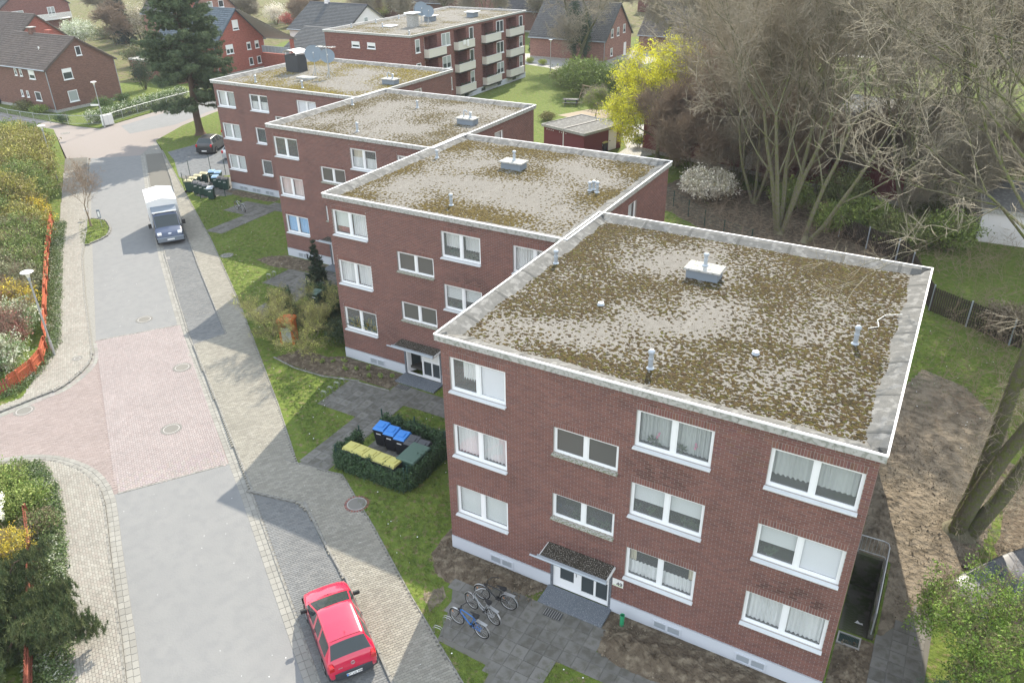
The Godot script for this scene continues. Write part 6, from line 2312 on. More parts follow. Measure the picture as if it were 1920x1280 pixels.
# ---------------------------------------------------------------- vehicles
# a car shell from stations [z, half width, sill, mid, belt, roof, roof half width]; glass faces listed by station span
func shell(rows: Array, glass_top: Array, glass_side: Array, paint: Material, dark: Material, o: Node3D) -> void:
	var P := []
	for s in rows:
		var z: float = s[0]
		var w: float = s[1]
		var prof := [Vector2(w * 0.88, s[2]), Vector2(w * 0.97, s[2] + 0.04), Vector2(w, s[2] + 0.16), Vector2(w * 1.005, s[3]), Vector2(w * 0.985, s[4] - 0.05), Vector2(w * 0.955, s[4]), Vector2(s[6] + 0.03, lerpf(s[4], s[5], 0.93) - 0.02), Vector2(s[6] - 0.02, s[5] - 0.015), Vector2(s[6] * 0.8, s[5] + 0.01), Vector2(s[6] * 0.4, s[5] + 0.025), Vector2(0, s[5] + 0.03)]
		var line := []
		for p in prof: line.append(V(p.x, p.y, z))
		for i in range(prof.size() - 2, -1, -1): line.append(V(-prof[i].x, prof[i].y, z))
		P.append(line)
	var m: int = P[0].size()
	var n := P.size()
	var N := []
	for i in n:
		var line := []
		for j in m:
			var du: Vector3 = P[mini(i + 1, n - 1)][j] - P[maxi(i - 1, 0)][j]
			var dv: Vector3 = P[i][mini(j + 1, m - 1)] - P[i][maxi(j - 1, 0)]
			line.append(dv.cross(du).normalized() * -1.0)
		N.append(line)
	var bp := B.new()
	var bg := {}
	for i in n - 1:
		for j in m - 1:
			var jj: int = j if j < 10 else m - 2 - j
			var top := jj >= 6
			var key := ""
			for g in glass_top:
				if i >= g[0] and i < g[1] and jj >= 7: key = g[2]
			for g in glass_side:
				if i >= g[0] and i < g[1] and jj == 5: key = "side_window"
			var b: B = bp
			if key:
				if key == "side_window": key += "_l" if j < 10 else "_r"
				if not bg.has(key): bg[key] = B.new()
				b = bg[key]
			var a: Vector3 = P[i][j]
			var c: Vector3 = P[i + 1][j]
			var d: Vector3 = P[i + 1][j + 1]
			var e: Vector3 = P[i][j + 1]
			var na: Vector3 = N[i][j]
			var nc: Vector3 = N[i + 1][j]
			var nd: Vector3 = N[i + 1][j + 1]
			var ne: Vector3 = N[i][j + 1]
			var f := (c - a).cross(d - a)
			if f.dot(na) >= 0:
				b.tri(a, c, d, na, nc, nd)
				b.tri(a, d, e, na, nd, ne)
			else:
				b.tri(a, d, c, na, nd, nc)
				b.tri(a, e, d, na, ne, nd)
	# close both ends and the floor
	for i in [0, n - 1]:
		var c := V(0, (P[i][0].y + P[i][10].y) / 2, P[i][0].z)
		for j in m - 1:
			if i == 0: bp.tri(c, P[i][j + 1], P[i][j])
			else: bp.tri(c, P[i][j], P[i][j + 1])
	part("body", bp, paint, o)
	for k in bg:
		part(String(k).trim_suffix("_l").trim_suffix("_r"), bg[k], dark, o)

func wheel(o: Node3D, x: float, z: float, r: float, w := 0.2) -> void:
	var n := Node3D.new()
	n.name = "wheel"
	o.add_child(n, true)
	n.position = V(x, r, z)
	var s := signf(x)
	var bs := Basis(Vector3.FORWARD, PI / 2 * s)
	var b := B.new()
	b.lathe(Vector3.ZERO, [Vector2(r * 0.62, -w / 2), Vector2(r * 0.95, -w / 2), Vector2(r, -w * 0.35), Vector2(r, w * 0.35), Vector2(r * 0.95, w / 2), Vector2(r * 0.62, w / 2)], 24, bs)
	part("tyre", b, M["tyre"], n)
	b = B.new()
	b.lathe(Vector3.ZERO, [Vector2(r * 0.64, -w * 0.3), Vector2(r * 0.64, w * 0.42), Vector2(r * 0.58, w * 0.46), Vector2(r * 0.5, w * 0.25), Vector2(r * 0.15, w * 0.38), Vector2(0, w * 0.4)], 24, bs)
	part("rim", b, M["galvanised"], n)

func arch(o: Node3D, x: float, z: float, r: float) -> void:
	var b := B.new()
	b.lathe(V(x, r * 0.87, z), [Vector2(0, -0.03), Vector2(r, -0.03), Vector2(r, 0.004), Vector2(0, 0.004)], 20, Basis(Vector3.FORWARD, PI / 2 * signf(x)))
	part("wheel_arch", b, M["black"], o)

func hatch_rows(L: float, W: float, H: float) -> Array:
	var r := [[-1.90, 0.66, 0.36, 0.5, 0.60, 0.64, 0.60], [-1.87, 0.76, 0.30, 0.52, 0.80, 0.86, 0.66], [-1.80, 0.81, 0.26, 0.55, 0.92, 0.97, 0.69], [-1.74, 0.82, 0.25, 0.56, 0.94, 1.02, 0.69], [-1.44, 0.83, 0.24, 0.58, 0.95, 1.37, 0.58], [-1.34, 0.83, 0.24, 0.58, 0.95, 1.41, 0.575], [-0.72, 0.83, 0.24, 0.58, 0.94, 1.45, 0.58], [-0.6, 0.83, 0.24, 0.58, 0.94, 1.455, 0.58], [-0.12, 0.83, 0.24, 0.58, 0.93, 1.44, 0.58], [0.02, 0.83, 0.24, 0.58, 0.93, 1.425, 0.58], [0.16, 0.83, 0.24, 0.58, 0.93, 1.39, 0.585], [0.98, 0.83, 0.24, 0.58, 0.92, 0.99, 0.68], [1.1, 0.825, 0.24, 0.58, 0.90, 0.95, 0.69], [1.45, 0.81, 0.24, 0.56, 0.82, 0.88, 0.66], [1.72, 0.76, 0.25, 0.5, 0.72, 0.77, 0.6], [1.84, 0.69, 0.28, 0.45, 0.62, 0.66, 0.54], [1.91, 0.58, 0.34, 0.45, 0.54, 0.57, 0.46]]
	var out := []
	for s in r:
		out.append([s[0] * L / 3.82, s[1] * W / 0.83, s[2], s[3], s[4] * H / 1.455, s[5] * H / 1.455, s[6] * W / 0.83])
	return out

func make_car(called: String, label: String, at: Vector3, turn: float, L: float, W: float, H: float, paint: Material, r := 0.29, plate := "") -> Node3D:
	var o := thing(called, label, "car", at, turn, "cars parked around the houses")
	shell(hatch_rows(L, W, H), [[3, 4, "rear_window"], [10, 11, "windscreen"]], [[4, 6], [7, 8], [9, 11]], paint, M["car_glass"], o)
	var z := L * 0.315
	for s in [-1, 1]:
		arch(o, s * (W * 1.0), z, r * 1.2)
		arch(o, s * (W * 1.0), -z, r * 1.2)
		wheel(o, s * (W - 0.08), z, r)
		wheel(o, s * (W - 0.08), -z, r)
		# mirrors
		var b := B.new()
		b.cbox(V(s * (W + 0.1), H * 0.66, L * 0.2), V(0.22, 0.13, 0.11), 0.03)
		part("mirror", b, M["black"], o)
		b = B.new()
		b.cbox(V(s * W * 0.83, H * 0.57, -L * 0.478), V(0.16, 0.26, 0.2), 0.04, Basis(Vector3.RIGHT, -0.25))
		part("tail_light", b, M["tail_red"], o)
		b = B.new()
		b.cbox(V(s * W * 0.68, H * 0.43, L * 0.452), V(0.26, 0.1, 0.2), 0.04, Basis(Vector3.RIGHT, 0.35))
		part("headlight", b, M["lens"], o)
		b = B.new()
		for q in [-0.02, 0.16]: b.box(V(s * (W * 1.003), H * 0.62, q * L - 0.1), V(0.02, 0.03, 0.16))
		part("door_handle", b, M["black"], o)
	for e in [-1, 1]:
		var b := B.new()
		# wrap-round bumper
		var hw := W * 0.985
		var zz := L * 0.5 + 0.035
		var arc := []
		for i in 9:
			var t := lerpf(-1.0, 1.0, i / 8.0)
			arc.append(V(hw * t, 0, e * (zz - 0.13 * pow(absf(t), 4.0))))
		for i in 8:
			for q in [[0.22, 0.38, -0.02, 0.0], [0.38, 0.54, 0.0, 0.0], [0.54, 0.57, 0.0, -0.09]]:
				var a: Vector3 = arc[i] + V(0, q[0], e * q[2])
				var c: Vector3 = arc[i + 1] + V(0, q[0], e * q[2])
				var d: Vector3 = arc[i + 1] + V(0, q[1], e * q[3])
				var f: Vector3 = arc[i] + V(0, q[1], e * q[3])
				if e > 0: b.quad(a, c, d, f)
				else: b.quad(c, a, f, d)
		for sd in [-1, 1]:
			var q0 := V(sd * hw, 0.22, e * (zz - 0.13))
			var q1 := V(sd * (W * 1.012), 0.22, e * (zz - 0.42))
			if sd * e > 0: b.quad(q0, q1, q1 + V(0, 0.32, 0), q0 + V(0, 0.32, 0))
			else: b.quad(q1, q0, q0 + V(0, 0.32, 0), q1 + V(0, 0.32, 0))
		part("bumper", b, M["bumper"] if plate else paint, o)
		b = B.new()
		b.box(V(0, 0.4, e * (zz + 0.012)), V(0.52, 0.11, 0.012))
		var pl := part("number_plate", b, M["white"], o)
		if plate and e < 0:
			b = B.new()
			b.box(V(0.235, 0.4, -zz - 0.019), V(0.045, 0.105, 0.004))
			part("blue_band", b, M["lid_blue"], pl)
			letters(pl, "plate_number", plate, 0.075, V(-0.02, 0.4, -zz - 0.019), Basis(Vector3.UP, PI), M["black"])
	return o

func vehicles() -> void:
	var rp := mk("paint_red", 0.50, 0.01, 0.05, 0.28)
	rp.clearcoat_enabled = true
	rp.clearcoat = 1.0
	rp.clearcoat_roughness = 0.05
	var bp := mk("paint_black", 0.012, 0.013, 0.016, 0.25)
	bp.clearcoat_enabled = true
	var sp := mk("paint_silver", 0.48, 0.5, 0.52, 0.3, 0.5)
	sp.clearcoat_enabled = true
	var gp := mk("paint_graphite", 0.06, 0.062, 0.075, 0.25, 0.4)
	gp.clearcoat_enabled = true
	var np := mk("paint_navy", 0.028, 0.05, 0.11, 0.28)
	np.clearcoat_enabled = true
	mk("bumper", 0.035, 0.04, 0.048, 0.55)
	mk("tail_red", 0.5, 0.01, 0.015, 0.2)
	mk("lens", 0.72, 0.74, 0.76, 0.12, 0.3)
	mk("tarpaulin", 0.72, 0.73, 0.72, 0.7)
	mk("van_grey", 0.17, 0.2, 0.235, 0.5)
	var turn := atan2(-0.83, -0.56)
	var o := make_car("hatchback_car", "red three door hatchback parked in the near paved bay", V(-1.07, -0.065, 5.55), turn, 3.86, 0.83, 1.46, rp, 0.29, "ST LN 194")
	var b := B.new()
	b.tube(V(0, 1.47, -1.15), V(0, 1.6, -1.35), 0.008, 0.004, 5, true)
	part("aerial", b, M["black"], o)
	# badge on the tailgate: ring with two letters
	b = B.new()
	ring(b, 0.062, 0.009, 20)
	var bd := part("badge", b, M["steel"], o)
	bd.transform = Transform3D(Basis(Vector3.RIGHT, 0.12), V(0, 0.8, -1.91))
	b = B.new()
	for q in [[-0.03, 0.055, 0.0, 0.005], [0.03, 0.055, 0.0, 0.005], [-0.05, 0.025, -0.022, -0.05], [0.05, 0.025, 0.022, -0.05], [-0.022, -0.05, 0.0, 0.0], [0.022, -0.05, 0.0, 0.0]]:
		b.tube(V(q[0], q[1], 0), V(q[2], q[3], 0), 0.006, 0.006, 4)
	part("badge_letters", b, M["steel"], bd)
	b = B.new()
	b.tube(V(0.0, 0.97, -1.80), V(-0.35, 1.03, -1.765), 0.012, 0.008, 5, true)
	part("rear_wiper", b, M["black"], o)
	# door and tailgate seams
	for sx in [-1, 1]:
		b = B.new()
		b.path([V(sx * 0.838, 0.3, 0.92), V(sx * 0.842, 0.6, 0.95), V(sx * 0.825, 0.9, 0.85)], 0.006, 4)
		b.path([V(sx * 0.838, 0.3, -0.42), V(sx * 0.842, 0.6, -0.5), V(sx * 0.825, 0.9, -0.55)], 0.006, 4)
		b.path([V(sx * 0.838, 0.29, 0.92), V(sx * 0.838, 0.29, -0.42)], 0.006, 4)
		part("door_seam", b, M["black"], o)
		b = B.new()
		b.path([V(sx * 0.842, 0.55, 1.0), V(sx * 0.846, 0.56, 0.0), V(sx * 0.842, 0.55, -0.95)], 0.018, 4)
		part("rubbing_strip", b, M["bumper"], o)
	b = B.new()
	b.path([V(-0.6, 1.425, -1.36), V(0, 1.455, -1.36), V(0.6, 1.425, -1.36)], 0.007, 4)
	part("tailgate_seam", b, M["black"], o)
	b = B.new()
	b.path([V(-0.72, 0.93, 1.1), V(0, 0.985, 1.12), V(0.72, 0.93, 1.1)], 0.02, 4)
	part("scuttle", b, M["black"], o)
	b = B.new()
	b.box(V(0.42, 0.74, -1.915), V(0.14, 0.02, 0.01))
	part("model_badge", b, M["steel"], o)
	# dark people carrier and silver car in the yard, further cars
	make_car("people_carrier", "black people carrier parked in the yard beside the pine", V(-54.9, 0.01, -37.6), PI + 0.35 + 0.1, 4.5, 0.92, 1.62, bp, 0.33)
	make_car("parked_car", "silver car half hidden by the corner of the farthest block", V(-50.7, 0.01, -37.3), PI + 0.35, 4.3, 0.88, 1.45, sp, 0.31)
	make_car("parked_car", "light car beyond the black people carrier behind the block corner", V(-57.4, 0.01, -43.5), PI + 0.3, 4.3, 0.88, 1.45, sp, 0.31)
	make_car("parked_car", "dark grey car under the fresh green tree at the lower right corner", V(18.75, 0.01, -7.2), atan2(-0.62, 0.78), 4.4, 0.89, 1.46, gp, 0.31)
	make_car("parked_car", "dark car at the left edge beside the brown brick house, nearer one", V(-100.6, 0.0, -40.6), 1.3, 4.3, 0.88, 1.45, gp, 0.31)
	make_car("parked_car", "grey car at the left edge beside the brown brick house, farther one", V(-103.4, 0.0, -43.6), 1.3, 4.3, 0.88, 1.45, sp, 0.31)
	make_car("parked_car", "dark car right of the balcony block by the hedge", V(-52.0, 0.0, -112.5), 0.6, 4.3, 0.88, 1.45, bp, 0.31)
	make_car("parked_car", "grey car right of the balcony block, partly behind its corner", V(-55.0, 0.0, -110.5), 0.6, 4.3, 0.88, 1.45, gp, 0.31)
	box_van(atan2(0.83, 0.56), np)

func box_van(turn: float, paint: Material) -> void:
	var o := thing("box_van", "dark blue van with a white tarpaulin box parked in the far bay", "van", V(-38.95, -0.065, -18.55), turn)
	var rows := [[0.35, 0.98, 0.4, 0.8, 1.25, 2.02, 0.86], [0.55, 0.99, 0.38, 0.8, 1.25, 2.05, 0.86], [1.3, 0.99, 0.36, 0.8, 1.22, 2.06, 0.85], [1.42, 0.99, 0.36, 0.8, 1.2, 2.03, 0.85], [1.62, 0.99, 0.36, 0.8, 1.18, 1.93, 0.85], [2.28, 0.985, 0.36, 0.78, 1.14, 1.22, 0.84], [2.38, 0.98, 0.36, 0.76, 1.10, 1.16, 0.84], [2.78, 0.95, 0.36, 0.7, 0.94, 1.0, 0.8], [2.95, 0.88, 0.36, 0.6, 0.8, 0.84, 0.72], [3.02, 0.78, 0.4, 0.55, 0.66, 0.68, 0.62]]
	shell(rows, [[4, 5, "windscreen"]], [[1, 2], [3, 5]], paint, M["car_glass"], o)
	var b := B.new()
	# tarpaulin box with a shallow ridge
	var x := 1.08
	var z0 := -3.0
	var z1 := 0.55
	var y0 := 0.75
	var y1 := 2.75
	b.quad(V(-x, y0, z1), V(x, y0, z1), V(x, y1, z1), V(-x, y1, z1))
	b.tri(V(-x, y1, z1), V(x, y1, z1), V(0, y1 + 0.2, z1))
	b.quad(V(x, y0, z0), V(-x, y0, z0), V(-x, y1, z0), V(x, y1, z0))
	b.tri(V(x, y1, z0), V(-x, y1, z0), V(0, y1 + 0.2, z0))
	b.quad(V(x, y0, z1), V(x, y0, z0), V(x, y1, z0), V(x, y1, z1))
	b.quad(V(-x, y0, z0), V(-x, y0, z1), V(-x, y1, z1), V(-x, y1, z0))
	b.quad(V(x, y1, z1), V(x, y1, z0), V(0, y1 + 0.2, z0), V(0, y1 + 0.2, z1))
	b.quad(V(-x, y1, z0), V(-x, y1, z1), V(0, y1 + 0.2, z1), V(0, y1 + 0.2, z0))
	part("tarpaulin", b, M["tarpaulin"], o)
	b = B.new()
	b.bx(-1.05, 1.05, 0.62, 0.75, z0, 0.4)
	part("load_bed", b, M["galvanised"], o)
	b = B.new()
	b.box(V(0, 2.2, 1.0), V(1.8, 0.05, 0.95), Basis(Vector3.RIGHT, -0.28 + 0.56))
	part("wind_deflector", b, M["van_grey"], o)
	b = B.new()
	b.tube(V(-0.85, 2.14, 1.45), V(0.85, 2.14, 1.45), 0.05, 0.05, 8, true)
	part("lamp_bar", b, M["white_metal"], o)
	for s in [-1, 1]:
		wheel(o, s * 0.88, 2.15, 0.34, 0.22)
		wheel(o, s * 0.92, -1.5, 0.34, 0.24)
		arch(o, s * 0.985, 2.15, 0.41)
		b = B.new()
		b.cbox(V(s * 1.2, 1.35, 1.95), V(0.22, 0.34, 0.12), 0.03)
		part("mirror", b, M["black"], o)
		b = B.new()
		b.cbox(V(s * 0.72, 0.86, 2.86), V(0.3, 0.32, 0.24), 0.05, Basis(Vector3.RIGHT, 0.6))
		part("headlight", b, M["lens"], o)
		b = B.new()
		b.tube(V(s * 0.75, 2.12, 1.42), V(s * 0.75, 2.12, 1.52), 0.07, 0.07, 10, true)
		part("roof_lamp", b, M["lens"], o)
	b = B.new()
	b.cbox(V(0, 0.5, 2.98), V(1.86, 0.34, 0.24), 0.05)
	part("bumper", b, M["van_grey"], o)
	b = B.new()
	for i in 3: b.box(V(0, 0.74 + i * 0.06, 2.97 - i * 0.05), V(1.0, 0.03, 0.06))
	part("grille", b, M["van_grey"], o)
	b = B.new()
	b.box(V(0, 0.5, 3.11), V(0.52, 0.11, 0.012))
	part("number_plate", b, M["white"], o)
	b = B.new()
	var bs := Basis(Vector3.RIGHT, 0.9)
	b.lathe(Vector3.ZERO, [Vector2(0.0, 0.01), Vector2(0.06, 0.01), Vector2(0.065, 0.0)], 16)
	var bd := part("badge", b, M["steel"], o)
	bd.transform = Transform3D(Basis(V(2.0, 0, 0), V(0, 0.6, 0.8), V(0, -0.8, 0.6)), V(0, 0.9, 2.93))
	b = B.new()
	b.bx(-0.9, 0.9, 1.205, 1.225, 2.2, 2.28)
	part("wiper", b, M["black"], o)
	b = B.new()
	b.bx(0.95, 1.1, 0.35, 0.75, -2.9, -2.2)
	b.bx(-1.1, -0.95, 0.35, 0.75, -2.9, -2.2)
	part("mudflap", b, M["black"], o)

# ---------------------------------------------------------------- lamps, covers, fences, signs
func street_lamp(label: String, at: Vector3, h: float) -> void:
	var o := thing("street_lamp", label, "street lamp", at, 0.0, "street lamps with flat white discs")
	var b := B.new()
	b.lathe(Vector3.ZERO, [Vector2(0.075, 0), Vector2(0.075, 0.9), Vector2(0.055, 0.95), Vector2(0.045, h - 0.55)], 12)
	part("pole", b, M["galvanised"], o)
	b = B.new()
	b.lathe(V(0, h - 0.58, 0), [Vector2(0.05, 0), Vector2(0.07, 0.02), Vector2(0.075, 0.2)], 14)
	part("collar", b, M["zinc"], o)
	b = B.new()
	b.lathe(V(0, h - 0.38, 0), [Vector2(0.075, 0), Vector2(0.16, 0.3)], 16)
	part("diffuser", b, M["lamp_glass"], o)
	b = B.new()
	b.lathe(V(0, h - 0.09, 0), [Vector2(0.0, 0.0), Vector2(0.30, 0.0), Vector2(0.33, 0.025), Vector2(0.24, 0.07), Vector2(0.0, 0.095)], 24)
	part("disc", b, M["white"], o)
	b = B.new()
	b.bx(-0.03, 0.03, 0.45, 0.75, 0.07, 0.08)
	part("service_door", b, M["zinc"], o)

func manhole(label: String, x: float, z: float, y: float, r := 0.33) -> void:
	var o := thing("manhole_cover", label, "manhole cover", V(x, y, z), rf(0, 3), "round manhole covers")
	var b := B.new()
	b.lathe(Vector3.ZERO, [Vector2(0, 0.004), Vector2(r, 0.004), Vector2(r, -0.03)].duplicate(), 28)
	var c := B.new()
	c.lathe(Vector3.ZERO, [Vector2(r, -0.03), Vector2(r, 0.004), Vector2(0, 0.004)], 28)
	part("lid", c, M["kerb"], o)
	c = B.new()
	c.lathe(Vector3.ZERO, [Vector2(r + 0.06, -0.03), Vector2(r + 0.06, 0.006), Vector2(r + 0.008, 0.006), Vector2(r + 0.008, -0.02)], 28)
	part("frame_ring", c, M["iron"], o)
	for i in 26:
		var a := TAU * i / 26
		c = B.new()
		c.cbox(V(cos(a), 0, sin(a)) * (r + 0.12), V(0.1, 0.012, 0.08), 0.004, Basis(Vector3.UP, -a))
		part("ring_paver", c, M["brick%d" % (i % 4)] if r > 0.35 else M["kerb"], o)

func picket_fence(label: String, line: PackedVector2Array, h: float, y: float, wood: Material, gap := 0.13, w := 0.085) -> void:
	var o := thing("picket_fence", label, "fence", V(line[0].x, y, line[0].y), 0.0, "red stained picket fences")
	var at := Vector2(line[0].x, line[0].y)
	var meshes := []
	for i in 2:
		var b := B.new()
		var hh := h + i * 0.012
		b.bx(-w / 2, w / 2, 0.08, hh - 0.04, -0.01, 0.01)
		b.quad(V(-w / 2, hh - 0.04, 0.01), V(w / 2, hh - 0.04, 0.01), V(w / 4, hh, 0.01), V(-w / 4, hh, 0.01))
		b.quad(V(w / 2, hh - 0.04, -0.01), V(-w / 2, hh - 0.04, -0.01), V(-w / 4, hh, -0.01), V(w / 4, hh, -0.01))
		b.quad(V(-w / 4, hh, 0.01), V(w / 4, hh, 0.01), V(w / 4, hh, -0.01), V(-w / 4, hh, -0.01))
		meshes.append(b.mesh())
	var k := 0
	for s in along(line, gap):
		var e: Vector2 = s[1]
		var p: Vector2 = s[0] - at
		if k < 300:
			var q := put("picket", meshes[k % 2], wood, o)
			q.transform = Transform3D(Basis(V(e.x, 0, e.y), Vector3.UP, V(-e.y, 0, e.x)).rotated(V(-e.y, 0, e.x), rf(-0.02, 0.02)), V(p.x, 0, p.y))
		k += 1
	for i in line.size() - 1:
		var a := line[i] - at
		var c := line[i + 1] - at
		var n := Vector2(-(c - a).y, (c - a).x).normalized() * -0.04
		for yy in [0.3, h - 0.25]:
			var b := B.new()
			b.box(V((a.x + c.x) / 2 + n.x, yy, (a.y + c.y) / 2 + n.y), V(0.035, 0.07, a.distance_to(c)), Basis(Vector3.UP, atan2(c.x - a.x, c.y - a.y)))
			part("rail", b, wood, o)
		var m := maxi(int(a.distance_to(c) / 2.4), 1)
		for j in m:
			var p := a.lerp(c, float(j) / m) + n * 1.8
			var b := B.new()
			b.bx(p.x - 0.045, p.x + 0.045, 0, h + 0.02, p.y - 0.045, p.y + 0.045)
			part("post", b, wood, o)

func street() -> void:
	mk("lamp_glass", 0.72, 0.72, 0.62, 0.3)
	mk("fence_red", 0.42, 0.105, 0.045, 0.8)
	mk("fence_red_dark", 0.26, 0.075, 0.045, 0.8)
	mk("fence_brown", 0.055, 0.045, 0.035, 0.9)
	street_lamp("street lamp at the end of the red picket fence", V(-28.44, 0, -1.98), 5.2)
	street_lamp("street lamp rising out of the tall hedge on the left", V(-59.6, 0, -22.9), 5.2)
	street_lamp("street lamp with a street name plate beside the white utility box", V(-74.29, 0, -38.71), 5.2)
	street_lamp("street lamp on the path right of the balcony block", V(-43.35, 0, -93.59), 4.6)
	street_lamp("small far street lamp behind the yellow maple at the top", V(-21, 0, -141), 5.2)
	street_lamp("small far street lamp at the top left between bare trees", V(-141, 0, -108), 5.2)
	# street name plate
	var o := thing("street_sign", "white street name plate on the lamp pole by the crossing", "sign", V(-74.29, 2.45, -38.71), 0.55)
	var b := B.new()
	b.bx(-1.0, -0.06, 0.0, 0.2, -0.012, 0.012)
	part("plate", b, M["white"], o)
	b = B.new()
	b.lathe(V(0, 0.02, 0), [Vector2(0.065, 0), Vector2(0.065, 0.16)], 10)
	part("bracket", b, M["galvanised"], o)
	# utility box
	o = thing("utility_box", "white utility cabinet on the pavement beside the lamp and fence", "utility box", V(-74.85, 0, -39.6), 1.45)
	b = B.new()
	b.cbox(V(0, 0.62, 0), V(1.25, 1.2, 0.45), 0.03)
	part("cabinet", b, M["white_metal"], o)
	b = B.new()
	b.bx(-0.66, 0.66, 0, 0.08, -0.25, 0.25)
	part("base", b, M["concrete"], o)
	b = B.new()
	b.bx(-0.005, 0.005, 0.1, 1.15, 0.22, 0.232)
	part("door_seam", b, M["zinc"], o)
	manhole("manhole cover in the red side street by the garden corner", -24.57, 2.26, -0.09)
	manhole("manhole cover in the far asphalt just above the red paving", -27.82, -7.52, -0.094)
	manhole("manhole cover in the red paving near the house side kerb", -20.94, -4.58, -0.086)
	manhole("manhole cover in the middle of the red paving", -16.59, -0.24, -0.086)
	manhole("manhole cover with a red brick ring at the lawn edge", -4.96, -0.16, 0.008, 0.36)
	manhole("manhole cover in the far crossing beside the hedge end", -76.2, -34.9, -0.094)
	manhole("small valve cover in the pavement near the first lamp", -26.9, -2.35, 0.004, 0.12)
	manhole("small valve cover in the pavement opposite the red car", -9.45, 9.55, 0.004, 0.12)
	manhole("small valve cover in the lawn edge before the third block", -31.0, -17.2, 0.008, 0.3)
	# red fences
	picket_fence("long red picket fence along the upper garden hedge", P2([[-49.0, -15.45], [-42.6, -10.9], [-36, -6.45], [-30.4, -2.75]]), 1.0, -0.02, M["fence_red"], 0.12)
	picket_fence("curved red picket fence at the corner of the side street", P2([[-29.2, -2.0], [-28.0, -1.0], [-27.35, -0.1], [-26.9, 1.0], [-26.75, 1.6]]), 1.0, -0.02, M["fence_red"], 0.11)
	picket_fence("darker red picket fence at the left edge by the side street", P2([[-26.75, 1.6], [-26.9, 2.4], [-27.6, 4.6]]), 0.9, -0.02, M["fence_red_dark"], 0.15)
	picket_fence("brown red picket fence under the conifer at the lower left", P2([[-16.1, 7.3], [-13.8, 8.55], [-10.6, 10.6], [-6.6, 13.2]]), 1.0, -0.02, M["fence_red_dark"], 0.13)
	# grey tubular fence round the brown house garden
	var fl := P2([[-104, -38.6], [-89.27, -36.2], [-83.2, -36.4], [-78.5, -37.75], [-75.3, -39.5], [-75.9, -42.5], [-76.7, -47.5], [-77.8, -60]])
	o = thing("wire_fence", "low grey tubular wire fence around the brown house garden", "fence", Vector3.ZERO)
	for s in along(fl, 2.5):
		b = B.new()
		b.tube(V(s[0].x, 0, s[0].y), V(s[0].x, 1.15, s[0].y), 0.035, 0.035, 6, true)
		part("post", b, M["galvanised"], o)
	for i in fl.size() - 1:
		b = B.new()
		b.tube(V(fl[i].x, 1.1, fl[i].y), V(fl[i + 1].x, 1.1, fl[i + 1].y), 0.03, 0.03, 6)
		b.tube(V(fl[i].x, 0.15, fl[i].y), V(fl[i + 1].x, 0.15, fl[i + 1].y), 0.02, 0.02, 5)
		part("rail", b, M["galvanised"], o)
		b = B.new()
		var n := int(fl[i].distance_to(fl[i + 1]) / 0.12)
		for k in n:
			var p := fl[i].lerp(fl[i + 1], float(k) / n)
			b.tube(V(p.x, 0.15, p.y), V(p.x, 1.1, p.y), 0.007, 0.007, 3)
		part("wire_panel", b, M["galvanised"], o)
	# slatted fence of the back garden
	var bl := P2([[7.5, -41.5], [12.3, -38.2], [14.6, -31.1], [20.5, -27.6]])
	o = thing("slat_fence", "dark wooden slat fence with pale posts behind the near block", "fence", Vector3.ZERO)
	var sm := B.new()
	sm.bx(-0.05, 0.05, 0.05, 1.6, -0.012, 0.012)
	var smesh := sm.mesh()
	var cnt := 0
	for s in along(bl, 0.14):
		var e: Vector2 = s[1]
		if cnt < 300:
			var q := put("slat", smesh, M["fence_brown"], o)
			q.transform = Transform3D(Basis(V(e.x, 0, e.y), Vector3.UP, V(-e.y, 0, e.x)), V(s[0].x, rf(-0.02, 0.02), s[0].y))
		cnt += 1
	for s in along(bl, 2.6):
		b = B.new()
		b.bx(s[0].x - 0.04, s[0].x + 0.04, 0, 1.7, s[0].y + 0.03, s[0].y + 0.11)
		part("post", b, M["zinc"], o)
	for i in bl.size() - 1:
		for yy in [0.4, 1.35]:
			b = B.new()
			b.tube(V(bl[i].x, yy, bl[i].y - 0.04), V(bl[i + 1].x, yy, bl[i + 1].y - 0.04), 0.03, 0.03, 5)
			part("rail", b, M["fence_brown"], o)
	# wire fences in the back gardens, dark green
	for f in [[[[-19.2, -62.5], [-22, -66], [-16.5, -70.5]], "dark green wire fence along the path behind the red shed"], [[[-7.6, -44], [-0.6, -37.6], [2.4, -36.4]], "dark green wire fence between lawn and bare trees"]]:
		o = thing("wire_fence", f[1], "fence", Vector3.ZERO)
		var l := P2(f[0])
		for s in along(l, 2.5):
			b = B.new()
			b.tube(V(s[0].x, 0, s[0].y), V(s[0].x, 1.4, s[0].y), 0.04, 0.04, 6, true)
			part("post", b, M["bin_green"], o)
		for i in l.size() - 1:
			b = B.new()
			for k in 6: b.tube(V(l[i].x, 0.2 + k * 0.22, l[i].y), V(l[i + 1].x, 0.2 + k * 0.22, l[i + 1].y), 0.012, 0.012, 4)
			part("wire_panel", b, M["bin_green"], o)
	# wooden fence behind the brown house
	o = thing("board_fence", "weathered board fence behind the brown house garage", "fence", V(-108, 0, -68), -0.2)
	for i in 60:
		b = B.new()
		b.bx(i * 0.25, i * 0.25 + 0.23, 0, 1.75 + rf(-0.03, 0.03), -0.02, 0.02)
		part("board", b, M["oak"], o)
	# planted island with its kerb and signs
	var isl := P2([[-47.75, -16.96], [-42.98, -13.6], [-42.2, -13.77], [-42.73, -15.77], [-44.13, -17.03], [-45.77, -17.84], [-46.9, -17.7]])
	b = B.new()
	b.slab(isl, -0.005, 0.12)
	struct("planted_island", b, M["lawn"])
	o = thing_struct("island_kerb")
